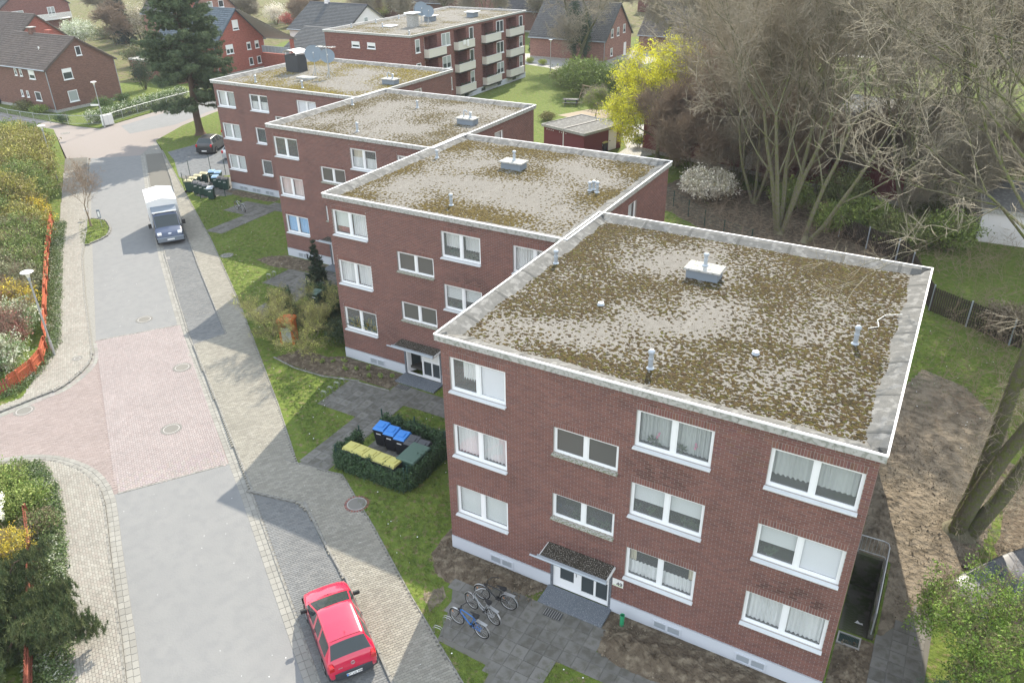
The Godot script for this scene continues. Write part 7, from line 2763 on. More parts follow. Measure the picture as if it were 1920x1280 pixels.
	kerb_run(o, smooth_line([[-42.6, -13.55], [-42.3, -14.0], [-42.55, -15.5], [-43.3, -16.5], [-44.2, -17.15], [-45.8, -17.95], [-47.0, -17.8]], 2), 0.012, 0.12, 0.2, 0.6)
	o = thing("small_sign", "narrow dark marker sign leaning on the planted street island", "sign", V(-44.55, 0, -16.75), 0.6)
	b = B.new()
	b.tube(V(0, 0, 0), V(0, 1.0, 0), 0.02, 0.02, 6, true)
	part("post", b, M["galvanised"], o)
	b = B.new()
	b.bx(-0.13, 0.13, 0.75, 1.45, -0.012, 0.012)
	part("plate", b, M["lead"], o)
	b = B.new()
	b.bx(-0.08, 0.08, 0.85, 1.3, 0.013, 0.016)
	part("arrow", b, M["white"], o)
	o = thing("small_sign", "small white plate on a short post at the far end of the street island", "sign", V(-47.3, 0, -17.5), 0.4)
	b = B.new()
	b.tube(V(0, 0, 0), V(0, 0.7, 0), 0.02, 0.02, 6, true)
	part("post", b, M["galvanised"], o)
	b = B.new()
	b.bx(-0.22, 0.22, 0.6, 0.85, -0.012, 0.012)
	part("plate", b, M["white"], o)
	# drain covers in the gutter
	for q in [[-12.4, -0.72, "cast iron gutter drain at the near end of the red paving"], [-34.6, -14.9, "cast iron gutter drain behind the van's bay"]]:
		o = thing("gutter_drain", q[2], "drain", V(q[0], -0.088, q[1]), -0.56)
		b = B.new()
		b.bx(-0.25, 0.25, 0, 0.012, -0.16, 0.16)
		part("tray", b, M["black"], o)
		for i in 7:
			b = B.new()
			b.bx(-0.24 + i * 0.07, -0.2 + i * 0.07, 0.012, 0.03, -0.15, 0.15)
			part("bar", b, M["iron"], o)
	# rubble stones along the garden pavement
	var xf := []
	var cols := []
	var st := B.new()
	st.cbox(Vector3.ZERO, V(0.14, 0.1, 0.1), 0.03)
	for l in [P2([[-48.31, -15.7], [-42.24, -11.3], [-35.45, -6.75], [-29.6, -2.6]]), P2([[-17.78, 5.4], [-15.69, 6.45], [-13.28, 7.95], [-10.89, 9.45], [-7.63, 11.5]])]:
		for s in along(l, 0.12):
			var e: Vector2 = s[1]
			var p: Vector2 = s[0] + Vector2(-e.y, e.x) * rf(-0.12, 0.12)
			xf.append(Transform3D(Basis.from_euler(V(rf(-0.4, 0.4), rf(0, 6), rf(-0.4, 0.4))).scaled(Vector3.ONE * rf(0.4, 1.2)), V(p.x, 0.02, p.y)))
			cols.append(Color(0.36, 0.32, 0.26) * rf(0.6, 1.15))
	var rub := many("edge_stones", st.mesh(), M["paver"], xf, cols)
	tag(rub, "loose rubble stones along the garden edge of the pavement", "stones")

# ---------------------------------------------------------------- trees and shrubs
var cache := {}

# a handful of leaves spread through a ball; each leaf is folded along its middle
func leaf_cluster(r: float, k: int, s: float, sd: int, slim := 0.5) -> ArrayMesh:
	var key := [r, k, s, sd, slim]
	if cache.has(key): return cache[key]
	var q := RandomNumberGenerator.new()
	q.seed = sd
	var b := B.new()
	for i in k:
		var c := V(q.randf_range(-1, 1), q.randf_range(-1, 1), q.randf_range(-1, 1)) * r
		var d := V(q.randf_range(-1, 1), q.randf_range(-0.7, 1), q.randf_range(-1, 1)).normalized()
		var e := d.cross(V(q.randf_range(-1, 1), q.randf_range(-1, 1), q.randf_range(-1, 1))).normalized()
		var n := d.cross(e) * s * 0.18
		var L := s * q.randf_range(0.7, 1.3)
		b.tri(c - d * L, c + e * L * slim + n, c + d * L)
		b.tri(c - d * L, c + d * L, c - e * L * slim + n)
	cache[key] = b.mesh()
	return cache[key]

# a spray of bare twigs growing along +y, about 1 m long
func twig_spray(sd: int, r := 0.009, side_n := 9) -> ArrayMesh:
	var key := ["twig", sd, r, side_n]
	if cache.has(key): return cache[key]
	var q := RandomNumberGenerator.new()
	q.seed = sd
	var b := B.new()
	var p := Vector3.ZERO
	var d := Vector3.UP
	var pts := [p]
	for i in 5:
		d = (d + V(q.randf_range(-0.3, 0.3), q.randf_range(-0.05, 0.1), q.randf_range(-0.3, 0.3))).normalized()
		p += d * 0.22
		pts.append(p)
	for i in 5: b.tube(pts[i], pts[i + 1], r * (1.0 - i * 0.15), r * (0.85 - i * 0.15), 3)
	for i in side_n:
		var t := q.randf_range(0.3, 4.6)
		var a: Vector3 = (pts[int(t)] as Vector3).lerp(pts[int(t) + 1], t - int(t))
		var e := V(q.randf_range(-1, 1), q.randf_range(0.1, 1.1), q.randf_range(-1, 1)).normalized()
		var L := q.randf_range(0.25, 0.55)
		var m := a + e * L
		b.tube(a, m, r * 0.6, r * 0.4, 3)
		for k in 2:
			var f := (e + V(q.randf_range(-0.9, 0.9), q.randf_range(-0.3, 0.8), q.randf_range(-0.9, 0.9))).normalized()
			b.tube(a + e * L * q.randf_range(0.4, 0.9), m + f * q.randf_range(0.12, 0.3), r * 0.45, r * 0.25, 3)
	cache[key] = b.mesh()
	return cache[key]

# limbs: grows tubes into b and notes the ends as [point, direction, length]
func limb(b: B, ends: Array, q: RandomNumberGenerator, p: Vector3, d: Vector3, L: float, r: float, depth: int, c: Dictionary) -> void:
	var n := 4 if depth > 2 else 3
	var sides := 8 if r > 0.12 else (5 if r > 0.04 else 3)
	var pts := [p]
	var rr := r
	for i in n:
		var up: float = c.get("up", 0.12)
		d = (d + V(q.randf_range(-1, 1), q.randf_range(-1, 1), q.randf_range(-1, 1)) * c.get("bend", 0.16) + Vector3.UP * up).normalized()
		var e := p + d * (L / n)
		var r1: float = r * (1.0 - (i + 1.0) / n * c.get("taper", 0.42))
		b.tube(p, e, rr, r1, sides)
		p = e
		rr = r1
		pts.append(p)
		if depth > 0 and i >= 1 and q.randf() < c.get("side", 0.75):
			var s := d.cross(V(q.randf_range(-1, 1), q.randf_range(-1, 1), q.randf_range(-1, 1))).normalized()
			limb(b, ends, q, p, (d * c.get("fwd", 0.55) + s).normalized(), L * q.randf_range(0.5, 0.72), r1 * 0.55, depth - 1, c)
	if depth <= 1: ends.append([pts[1], d, L * 0.8])
	if depth > 0:
		for k in 2:
			var s := d.cross(V(q.randf_range(-1, 1), q.randf_range(-1, 1), q.randf_range(-1, 1))).normalized()
			limb(b, ends, q, p, (d + s * q.randf_range(0.35, 0.75)).normalized(), L * q.randf_range(0.6, 0.8), rr * 0.75, depth - 1, c)
	else:
		ends.append([p, d, L])

# c: stems, h, r, lean, depth, twigs per end, twig size, material keys
func bare_tree(called: String, label: String, at: Vector3, sd: int, c: Dictionary, group := "bare trees") -> Node3D:
	var o := thing(called, label, "tree", at, 0.0, group)
	var q := RandomNumberGenerator.new()
	q.seed = sd
	var b := B.new()
	var ends := []
	var stems: int = c.get("stems", 1)
	var h: float = c["h"]
	for s in stems:
		var a := TAU * s / stems + q.randf() * 0.8
		var lean: Vector3 = c.get("lean", Vector3.ZERO)
		var d: Vector3 = (V(cos(a), 0, sin(a)) * (c.get("fan", 0.25) if stems > 1 else 0.03) + Vector3.UP + lean).normalized()
		var base: Vector3 = V(cos(a), 0, sin(a)) * (c["r"] * 0.8 if stems > 1 else 0.0)
		limb(b, ends, q, base + V(0, -0.1, 0), d, h * c.get("first", 0.4), c["r"], c.get("depth", 4), c)
	# flare of the roots
	b.lathe(V(0, -0.05, 0), [Vector2(c["r"] * (1.7 if stems == 1 else 2.3), 0), Vector2(c["r"] * (1.25 if stems == 1 else 1.8), 0.22), Vector2(c["r"] * 0.9, 0.6)], 9)
	part("trunk", b, M[c.get("bark", "bark")], o)
	var xf := []
	var cols := []
	var per: int = c.get("twigs", 4)
	var size: float = c.get("size", 1.2)
	for e in ends:
		for k in per:
			var p: Vector3 = e[0] - e[1] * e[2] * q.randf_range(0.0, 0.8)
			if k == 0: p = e[0]
			var d: Vector3 = (e[1] + V(q.randf_range(-1, 1), q.randf_range(-0.5, 0.9), q.randf_range(-1, 1)) * c.get("spray", 0.8)).normalized()
			var s := size * q.randf_range(0.65, 1.25)
			xf.append(Transform3D(frame_basis(d).rotated(d, q.randf() * TAU).scaled(Vector3.ONE * s), p))
	for k in c.get("fuzz", 0):
		var y := pow(q.randf(), 1.3) * h * 0.55
		var a := q.randf() * TAU
		var lean: Vector3 = c.get("lean", Vector3.ZERO)
		var p: Vector3 = V(cos(a), 0, sin(a)) * (c["r"] * 1.2 + y * 0.14 * q.randf()) + V(0, y, 0) + lean * y
		var d := V(cos(a), q.randf_range(0.2, 1.4), sin(a)).normalized()
		xf.append(Transform3D(frame_basis(d).scaled(Vector3.ONE * q.randf_range(0.5, 1.1)), p))
	many("crown", twig_spray(1 + sd % 3, c.get("tr", 0.009), c.get("sn", 9)), M[c.get("twig", "twig")], xf, [], o)
	if c.has("leaf"):
		var lx := []
		var lc := []
		for e in ends:
			for k in c.get("leaves", 6):
				var p: Vector3 = e[0] + V(q.randf_range(-1, 1), q.randf_range(-1, 1), q.randf_range(-1, 1)) * c.get("lr", 0.6)
				lx.append(Transform3D(Basis.from_euler(V(q.randf() * 6, q.randf() * 6, q.randf() * 6)).scaled(Vector3.ONE * q.randf_range(0.6, 1.3)), p))
				var t: Array = c["leaf"]
				lc.append((t[q.randi() % t.size()] as Color) * q.randf_range(0.85, 1.4))
		many("leaves", leaf_cluster(c.get("cr", 0.22), 10, c.get("ls", 0.06), 5), M["leaf"], lx, lc, o)
	return o

# a leafy shrub: stems and clumps of leaves through an uneven ellipsoid
func shrub(called: String, label: String, at: Vector3, rx: float, h: float, n: int, tones: Array, c: Dictionary, group := "garden shrubs", cat := "shrub") -> Node3D:
	var o := thing(called, label, cat, at, 0.0, group)
	var q := RandomNumberGenerator.new()
	q.seed = int(absf(at.x * 131 + at.z * 17)) + n
	var nz := noise(0.9 / maxf(rx, 0.5), q.randi() % 10000, 2)
	var b := B.new()
	for i in c.get("stems", 9):
		var a := q.randf() * TAU
		var t := q.randf_range(0.3, 0.95)
		var p := V(cos(a) * 0.12 * rx, 0, sin(a) * 0.12 * rx)
		var e := V(cos(a) * t * rx * 0.8, h * q.randf_range(0.6, 0.95), sin(a) * t * rx * 0.8)
		var m := p.lerp(e, 0.5) + V(q.randf_range(-0.1, 0.1), 0.1, q.randf_range(-0.1, 0.1)) * rx
		b.path([p, m, e], 0.03 * h / 2.0, 4, 0.008)
	part("stems", b, M[c.get("bark", "bark")], o)
	var xf := []
	var cols := []
	var fill: float = c.get("fill", 0.5)
	var low: float = c.get("low", 0.08)
	while xf.size() < n:
		var d := V(q.randf_range(-1, 1), q.randf_range(-1, 1), q.randf_range(-1, 1))
		if d.length() > 1 or d.length() < 0.05: continue
		var u := d.normalized()
		var rad := pow(q.randf(), fill) * (1.0 + 0.38 * nz.get_noise_3dv(u * 2.2 * rx) + 0.12 * q.randf_range(-1, 1))
		var p := V(u.x * rx * rad, h * (0.5 + low) + u.y * h * (0.5 - low) * rad, u.z * rx * rad)
		if p.y < 0.03: continue
		xf.append(Transform3D(Basis.from_euler(V(q.randf() * 6, q.randf() * 6, q.randf() * 6)).scaled(Vector3.ONE * q.randf_range(0.6, 1.35)), p))
		cols.append((tones[q.randi() % tones.size()] as Color) * q.randf_range(1.0, 1.75))
	many("foliage", leaf_cluster(c.get("cr", 0.16), c.get("k", 9), c.get("ls", 0.06), 4, c.get("slim", 0.5)), M[c.get("mat", "leaf")], xf, cols, o)
	if c.has("twigs"):
		var tx := []
		for i in c["twigs"]:
			var a := q.randf() * TAU
			var d := V(cos(a) * q.randf(), q.randf_range(0.4, 1.3), sin(a) * q.randf()).normalized()
			var p := V(d.x * rx * 0.6, h * q.randf_range(0.15, 0.75), d.z * rx * 0.6)
			tx.append(Transform3D(frame_basis(d).scaled(Vector3.ONE * q.randf_range(0.5, 0.95) * minf(h * 0.5, 1.0)), p))
		many("twigs", twig_spray(2, 0.012, 9), M[c.get("twig", "twig_brown")], tx, [], o)
	return o

func needle_tuft(sd: int, L: float, k: int, w := 0.012) -> ArrayMesh:
	var key := ["needle", sd, L, k, w]
	if cache.has(key): return cache[key]
	var q := RandomNumberGenerator.new()
	q.seed = sd
	var b := B.new()
	for i in k:
		var d := V(q.randf_range(-1, 1), q.randf_range(-0.15, 1.2), q.randf_range(-1, 1)).normalized()
		var s := d.cross(V(q.randf_range(-1, 1), q.randf_range(-1, 1), q.randf_range(-1, 1))).normalized() * w
		var p := V(q.randf_range(-1, 1), q.randf_range(-0.5, 0.5), q.randf_range(-1, 1)) * L * 0.35
		b.tri(p - s, p + s, p + d * L)
	cache[key] = b.mesh()
	return cache[key]

func pine(label: String, at: Vector3, h: float) -> void:
	var o := thing("pine_tree", label, "tree", at)
	var q := RandomNumberGenerator.new()
	q.seed = 31
	var b := B.new()
	var pts := []
	for i in 9: pts.append(V(0.25 * sin(i * 0.7), h * i / 8.0, 0.2 * sin(i * 1.1)))
	b.path(pts, 0.42, 12, 0.06)
	b.lathe(V(0, -0.05, 0), [Vector2(0.7, 0), Vector2(0.5, 0.3), Vector2(0.4, 0.9)], 12)
	part("trunk", b, M["bark_pine"], o)
	var br := B.new()
	var xf := []
	var cols := []
	for i in 230:
		var t := pow(q.randf(), 0.85)
		var y := lerpf(3.4, h * 0.99, t)
		var reach := lerpf(5.6, 1.3, pow(t, 1.25)) * q.randf_range(0.65, 1.1)
		if t < 0.12: reach *= 0.8
		var a := q.randf() * TAU
		var p := V(0.25 * sin(y / h * 5.6), y, 0)
		var d := V(cos(a), lerpf(-0.12, 0.45, t), sin(a)).normalized()
		var m := p + d * reach * 0.55 + V(0, -0.25 * (1 - t), 0)
		var e := p + d * reach + V(0, 0.1, 0)
		br.path([p, m, e], 0.07 * (1.2 - t), 5, 0.015)
		var n := int(reach * 17)
		for k in n:
			var u := sqrt(q.randf())
			var c := p.lerp(m, u * 2) if u < 0.5 else m.lerp(e, u * 2 - 1)
			c += V(q.randf_range(-1, 1), q.randf_range(-0.4, 0.6), q.randf_range(-1, 1)) * 0.55 * (0.4 + 0.6 * u)
			xf.append(Transform3D(frame_basis((d + V(q.randf_range(-0.8, 0.8), 0.6, q.randf_range(-0.8, 0.8))).normalized()).scaled(Vector3.ONE * q.randf_range(0.75, 1.4)), c))
			cols.append(Color(0.075, 0.115, 0.055).lerp(Color(0.125, 0.165, 0.075), q.randf()) * q.randf_range(0.75, 1.2))
	part("branches", br, M["bark_pine"], o)
	many("needles", needle_tuft(3, 0.27, 34, 0.02), M["needle"], xf, cols, o)

func spruce(label: String, at: Vector3, h: float, r: float, tone: Color, n: int) -> void:
	var o := thing("conifer_tree", label, "tree", at, 0.0, "conifers of the gardens")
	var b := B.new()
	b.tube(V(0, -0.1, 0), V(0, h, 0), h * 0.016, 0.01, 8)
	part("trunk", b, M["bark_pine"], o)
	var xf := []
	var cols := []
	for i in n:
		var t := 1.0 - sqrt(rng.randf())
		var a := rng.randf() * TAU
		var rr := r * (1.0 - t) * pow(rng.randf(), 0.4) * (0.85 + 0.25 * sin(a * 5 + t * 40))
		xf.append(Transform3D(Basis(Vector3.UP, rng.randf() * TAU).scaled(Vector3.ONE * rf(0.8, 1.6) * (0.6 + r * 0.12)), V(cos(a) * rr, 0.4 + t * (h - 0.4) - rr * 0.25, sin(a) * rr)))
		cols.append(tone * rf(0.7, 1.3))
	many("needles", needle_tuft(4, 0.28, 26, 0.03), M["needle"], xf, cols, o)

func plants() -> void:
	var q := RandomNumberGenerator.new()
	q.seed = 99
	# --- the garden hedge on the left, shrub by shrub
	var fence := P2([[-26.9, 0.6], [-30.4, -2.6], [-36, -6.3], [-42.6, -10.75], [-49.0, -15.3], [-60.4, -23.6], [-68, -28.6]])
	var kinds := {
		"pink": [[Color(0.21, 0.075, 0.06), Color(0.16, 0.07, 0.055), Color(0.24, 0.10, 0.085), Color(0.13, 0.085, 0.05)], "reddish pink budding shrub"],
		"olive": [[Color(0.21, 0.20, 0.05), Color(0.27, 0.245, 0.055), Color(0.14, 0.14, 0.04), Color(0.21, 0.175, 0.075)], "olive brown budding shrub"],
		"green": [[Color(0.085, 0.125, 0.03), Color(0.12, 0.16, 0.04), Color(0.15, 0.18, 0.05)], "fresh green shrub"],
		"yellow": [[Color(0.48, 0.36, 0.03), Color(0.4, 0.31, 0.03), Color(0.2, 0.19, 0.05)], "yellow flowering forsythia shrub"],
		"grey": [[Color(0.16, 0.165, 0.09), Color(0.2, 0.2, 0.12), Color(0.12, 0.13, 0.07)], "greyish green shrub"],
		"white": [[Color(0.5, 0.5, 0.4), Color(0.1, 0.16, 0.06), Color(0.14, 0.2, 0.08), Color(0.4, 0.42, 0.3)], "white variegated shrub"],
	}
	var plan := [
		[2.0, 1.5, 1.2, 1.6, "white", "beside the curved red fence"], [4.5, 2.2, 1.5, 2.0, "pink", "behind the lamp at the corner"], [2.6, 3.6, 1.5, 2.0, "pink", "at the left edge above the side street"], [6.6, 1.4, 1.2, 1.7, "white", "behind the lamp pole"],
		[8.0, 3.4, 1.7, 2.3, "pink", "left of the lamp head"], [9.5, 1.5, 1.2, 1.7, "yellow", "close to the red fence"], [11.5, 3.6, 1.6, 2.2, "pink", "below the olive hedge"], [12.4, 1.5, 1.3, 1.8, "grey", "close to the red fence below the street tree"],
		[14.6, 3.2, 1.7, 2.3, "grey", "in the second row at the left edge"], [15.0, 1.2, 1.2, 1.9, "green", "pressed against the long red fence"], [17.8, 1.5, 1.4, 2.1, "green", "opposite the van's shadow"], [18.0, 4.4, 2.0, 2.6, "olive", "at the left edge, wide and pale"],
		[20.8, 1.5, 1.5, 2.2, "green", "opposite the planted island"], [21.5, 4.6, 2.1, 2.8, "grey", "at the left edge behind the fence"], [24.0, 1.6, 1.5, 2.3, "olive", "at the far end of the red fence"], [25.4, 4.6, 2.2, 3.0, "green", "in the second row beside the forsythia"],
		[27.0, 0.9, 1.0, 1.5, "yellow", "at the end of the red fence"], [28.6, 2.6, 1.9, 2.8, "olive", "above the end of the fence"], [29.5, 6.4, 2.4, 3.2, "olive", "at the left edge, half way up"], [32.0, 1.8, 1.8, 2.8, "green", "along the far pavement"],
		[33.5, 5.2, 2.4, 3.2, "olive", "below the hidden lamp"], [35.8, 2.0, 2.0, 3.0, "olive", "along the far pavement, taller"], [37.5, 6.0, 2.5, 3.3, "olive", "left of the hidden lamp"], [40.0, 2.2, 2.1, 3.1, "olive", "beside the hidden lamp pole"],
		[41.5, 6.6, 2.5, 3.3, "grey", "behind the hidden lamp"], [44.5, 2.6, 2.2, 3.2, "olive", "at the far crossing corner"], [46.0, 7.0, 2.6, 3.3, "olive", "at the top end of the hedge"], [48.0, 3.4, 2.0, 2.8, "green", "at the crossing, last of the hedge"], [34, 9.5, 2.6, 3.2, "grey", "deep in the hedge at the left edge"], [42, 10.5, 2.7, 3.2, "olive", "deep in the hedge near the top"], [48, 11, 2.6, 2.8, "pink", "reaching toward the metal fence"], [51, 6.5, 2.3, 2.6, "olive", "at the left of the crossing corner"], [52.5, 2.5, 1.6, 2.0, "green", "low at the very end of the hedge"], [54, 9.5, 2.4, 2.4, "olive", "near the left metal fence"], [40, 14, 2.8, 3.0, "olive", "deepest in the hedge at the left edge"],
	]
	var cum := [0.0]
	for i in fence.size() - 1: cum.append(cum[i] + fence[i].distance_to(fence[i + 1]))
	for s in plan:
		var k := 0
		while k < fence.size() - 2 and cum[k + 1] < s[0]: k += 1
		var e := (fence[k + 1] - fence[k]).normalized()
		var p: Vector2 = fence[k] + e * (s[0] - cum[k]) + Vector2(e.y, -e.x) * s[1]
		var kd: Array = kinds[s[4]]
		var r: float = s[2] * 1.2
		shrub("hedge_shrub", "%s %s" % [kd[1], s[5]], V(p.x, -0.02, p.y), r, s[3] * (1.3 if s[0] < 25 else 1.5), int(560 * r * r * 0.7 + 260), kd[0], {"cr": 0.15 + s[0] * 0.003, "ls": 0.05 + s[0] * 0.0009, "k": 9, "twigs": int(60 * r), "twig": "twig_green" if s[4] == "olive" else "twig_brown", "fill": 0.5, "low": 0.0}, "shrubs of the garden hedge")
	# --- low cover along both garden edges
	var xf := []
	var cols := []
	for l in [[P2([[-26.35, 2.0], [-27.6, -0.3], [-29.65, -2.6], [-35.6, -6.7], [-42.4, -11.3], [-48.5, -15.75]]), 0.45, 0.35, 2600], [P2([[-20.0, 5.2], [-17.9, 5.75], [-15.9, 6.8], [-13.45, 8.3], [-11.1, 9.8], [-7.8, 11.9]]), 0.75, 0.4, 3400]]:
		var line: PackedVector2Array = l[0]
		var total := 0.0
		for i in line.size() - 1: total += line[i].distance_to(line[i + 1])
		for s in along(line, total / l[3]):
			var e: Vector2 = s[1]
			var w := q.randf_range(-1, 1)
			var p: Vector2 = s[0] + Vector2(-e.y, e.x) * w * l[1]
			xf.append(Transform3D(Basis.from_euler(V(q.randf() * 6, q.randf() * 6, 0)).scaled(Vector3.ONE * q.randf_range(0.6, 1.3)), V(p.x, q.randf() * l[2] * (1.1 - absf(w)), p.y)))
			cols.append((Color(0.07, 0.13, 0.03).lerp(Color(0.16, 0.2, 0.08), q.randf()) if q.randf() < 0.85 else Color(0.4, 0.42, 0.32)) * q.randf_range(0.75, 1.2))
	tag(many("ground_cover", leaf_cluster(0.12, 8, 0.05, 12), M["leaf"], xf, cols), "low leafy ground cover between fence and garden side pavement", "ground cover")
	# --- lower left garden
	var greens := [Color(0.10, 0.15, 0.03), Color(0.14, 0.19, 0.04), Color(0.17, 0.2, 0.05)]
	shrub("garden_shrub", "bright green shrub at the corner of the side street, lower left", V(-18.6, 0, 6.9), 1.2, 1.5, 950, greens, {"twigs": 60, "ls": 0.05, "twig": "twig_green"}, "lower left garden")
	shrub("garden_shrub", "rounded green shrub overhanging the lower left pavement", V(-16.9, 0, 6.9), 0.95, 1.2, 750, greens, {"ls": 0.05}, "lower left garden")
	shrub("garden_shrub", "brownish green shrub between white blossom and lower left pavement", V(-15.2, 0, 7.35), 0.7, 0.9, 480, [Color(0.12, 0.12, 0.05), Color(0.15, 0.11, 0.07), Color(0.1, 0.14, 0.04)], {"ls": 0.045}, "lower left garden")
	shrub("blossom_shrub", "white blossoming shrub at the left edge, lower left garden", V(-17.2, 0, 8.5), 1.0, 1.9, 900, [Color(0.72, 0.72, 0.62), Color(0.64, 0.66, 0.52), Color(0.78, 0.77, 0.70)], {"mat": "petal", "ls": 0.035, "cr": 0.1, "k": 14, "slim": 0.8, "twigs": 30}, "lower left garden")
	shrub("forsythia_shrub", "yellow forsythia leaning over the brown picket fence, lower left", V(-14.3, 0, 9.0), 0.9, 1.5, 620, kinds["yellow"][0], {"ls": 0.04, "twigs": 60}, "lower left garden")
	juniper("dark green conifer sprawling over the pavement at the lower left", V(-10.2, 0, 11.9), 2.7, 2.7, 5600)
	juniper("smaller conifer at the bottom left edge beside the larger one", V(-12.6, 0, 10.7), 2.0, 2.3, 3000)
	# --- front gardens of the blocks
	var bud := [Color(0.30, 0.31, 0.09), Color(0.36, 0.37, 0.10), Color(0.24, 0.24, 0.09)]
	var spec := {"stems": 5, "fan": 0.75, "h": 3.2, "r": 0.045, "depth": 2, "first": 0.45, "twigs": 3, "size": 0.42, "up": 0.06, "bend": 0.2, "leaf": bud, "leaves": 4, "lr": 0.25, "cr": 0.1, "ls": 0.03, "twig": "twig_green", "tr": 0.012}
	bare_tree("serviceberry_shrub", "many stemmed budding shrub at the edging before the second block", V(-15.9, 0, -8.9), 501, spec, "budding shrubs by the second block")
	bare_tree("serviceberry_shrub", "spreading budding shrub reaching over the pavement near the orange toy", V(-18.9, 0, -9.6), 502, spec, "budding shrubs by the second block")
	bare_tree("serviceberry_shrub", "budding shrub between the orange toy and the dark hedge", V(-17.2, 0, -11.2), 503, spec, "budding shrubs by the second block")
	var dark := [Color(0.028, 0.045, 0.02), Color(0.04, 0.065, 0.028), Color(0.05, 0.07, 0.03)]
	shrub("evergreen_shrub", "dark round evergreen shrub at the left corner of the second block", V(-14.75, 0, -10.9), 1.0, 1.6, 900, dark, {"ls": 0.045, "cr": 0.12}, "dark evergreens by the second block")
	for s in [["dark ivy hedge of the third block's bin yard, street side", [[-20.75, -13.0], [-20.75, -11.35], [-17.1, -11.4]], 3200], ["dark ivy hedge of the third block's bin yard, far side", [[-20.5, -14.4], [-18.7, -14.6], [-17.0, -14.6]], 2200], ["dark ivy hedge of the third block's bin yard, next to the second block", [[-17.0, -14.4], [-17.05, -11.6]], 2600]]:
		ivy_fence(s[0], s[1], 1.25, s[2], 420 + s[2] % 17)
	make_bin("green lidded bin standing inside the third block's dark hedge", M["lid_green"], M["bin_green"], V(-19.3, 0.02, -13.9), 0.1, "bins of the third block")
	spruce("slender dark young conifer beside the third block's path", V(-21.2, 0, -16.1), 3.4, 0.75, Color(0.03, 0.05, 0.025), 160)
	for i in 9:
		shrub("bed_plant", "small green plant in the second block's soil strip, %s from the left" % ["first", "second", "third", "fourth", "fifth", "sixth", "seventh", "eighth", "ninth"][i], V(-14.2 + i * 0.55, 0.05, -8.5 - (i % 3) * 0.3), 0.14, 0.22, 26, greens, {"stems": 2, "ls": 0.04, "cr": 0.05, "k": 6}, "plants sprouting in the soil strip", "plant")
	# --- lower right: fresh green tree over the parked car, yews in front
	bare_tree("young_tree", "small tree in fresh green leaf over the dark parked car", V(18.3, 0, -3.1), 511, {"stems": 4, "fan": 0.6, "h": 3.9, "r": 0.06, "depth": 3, "first": 0.4, "twigs": 2, "size": 0.5, "leaf": [Color(0.14, 0.22, 0.03), Color(0.18, 0.26, 0.04), Color(0.10, 0.17, 0.025)], "leaves": 7, "lr": 0.42, "cr": 0.16, "ls": 0.045, "side": 0.55, "twig": "twig_brown", "sn": 5}, "trees in leaf")
	shrub("yew_shrub", "dark blue green yew at the bottom right corner, left one", V(17.2, 0, -0.9), 0.8, 1.3, 800, [Color(0.03, 0.06, 0.035), Color(0.045, 0.08, 0.045)], {"ls": 0.03, "cr": 0.09, "slim": 0.25, "k": 14}, "yews at the lower right")
	shrub("yew_shrub", "dark blue green yew at the bottom right corner, right one", V(18.7, 0, -1.2), 0.95, 1.4, 900, [Color(0.03, 0.06, 0.035), Color(0.045, 0.08, 0.045)], {"ls": 0.03, "cr": 0.09, "slim": 0.25, "k": 14}, "yews at the lower right")
	# --- street tree and pine
	bare_tree("street_tree", "slender leafless young tree on the planted street island", V(-45.6, 0, -16.5), 521, {"h": 5.6, "r": 0.07, "depth": 3, "first": 0.36, "twigs": 2, "size": 0.7, "tr": 0.014, "fwd": 1.1, "bark": "twig_brown", "twig": "twig_brown", "sn": 5})
	pine("tall dark green pine between the crossing and the farthest block", V(-61.2, 0, -41.4), 17.5)
	# --- bare trees of the back gardens
	var big := {"stems": 4, "fan": 0.3, "h": 16.0, "r": 0.16, "depth": 3, "first": 0.5, "twigs": 3, "size": 1.35, "tr": 0.016, "bend": 0.11, "up": 0.13, "fwd": 1.25, "side": 0.95, "spray": 0.6, "sn": 7, "taper": 0.5, "bark": "bark_pale"}
	var three := {"stems": 3, "fan": 0.06, "h": 18.0, "r": 0.33, "fuzz": 150, "depth": 4, "first": 0.5, "twigs": 2, "size": 0.9, "tr": 0.01, "sn": 7, "up": 0.03, "bend": 0.07, "lean": V(0.2, 0, 0.0), "fwd": 0.9, "side": 0.55, "taper": 0.4}
	bare_tree("bare_tree", "big three stemmed bare tree rising beside the churned soil on the right", V(17.3, 0, -10.35), 602, three)
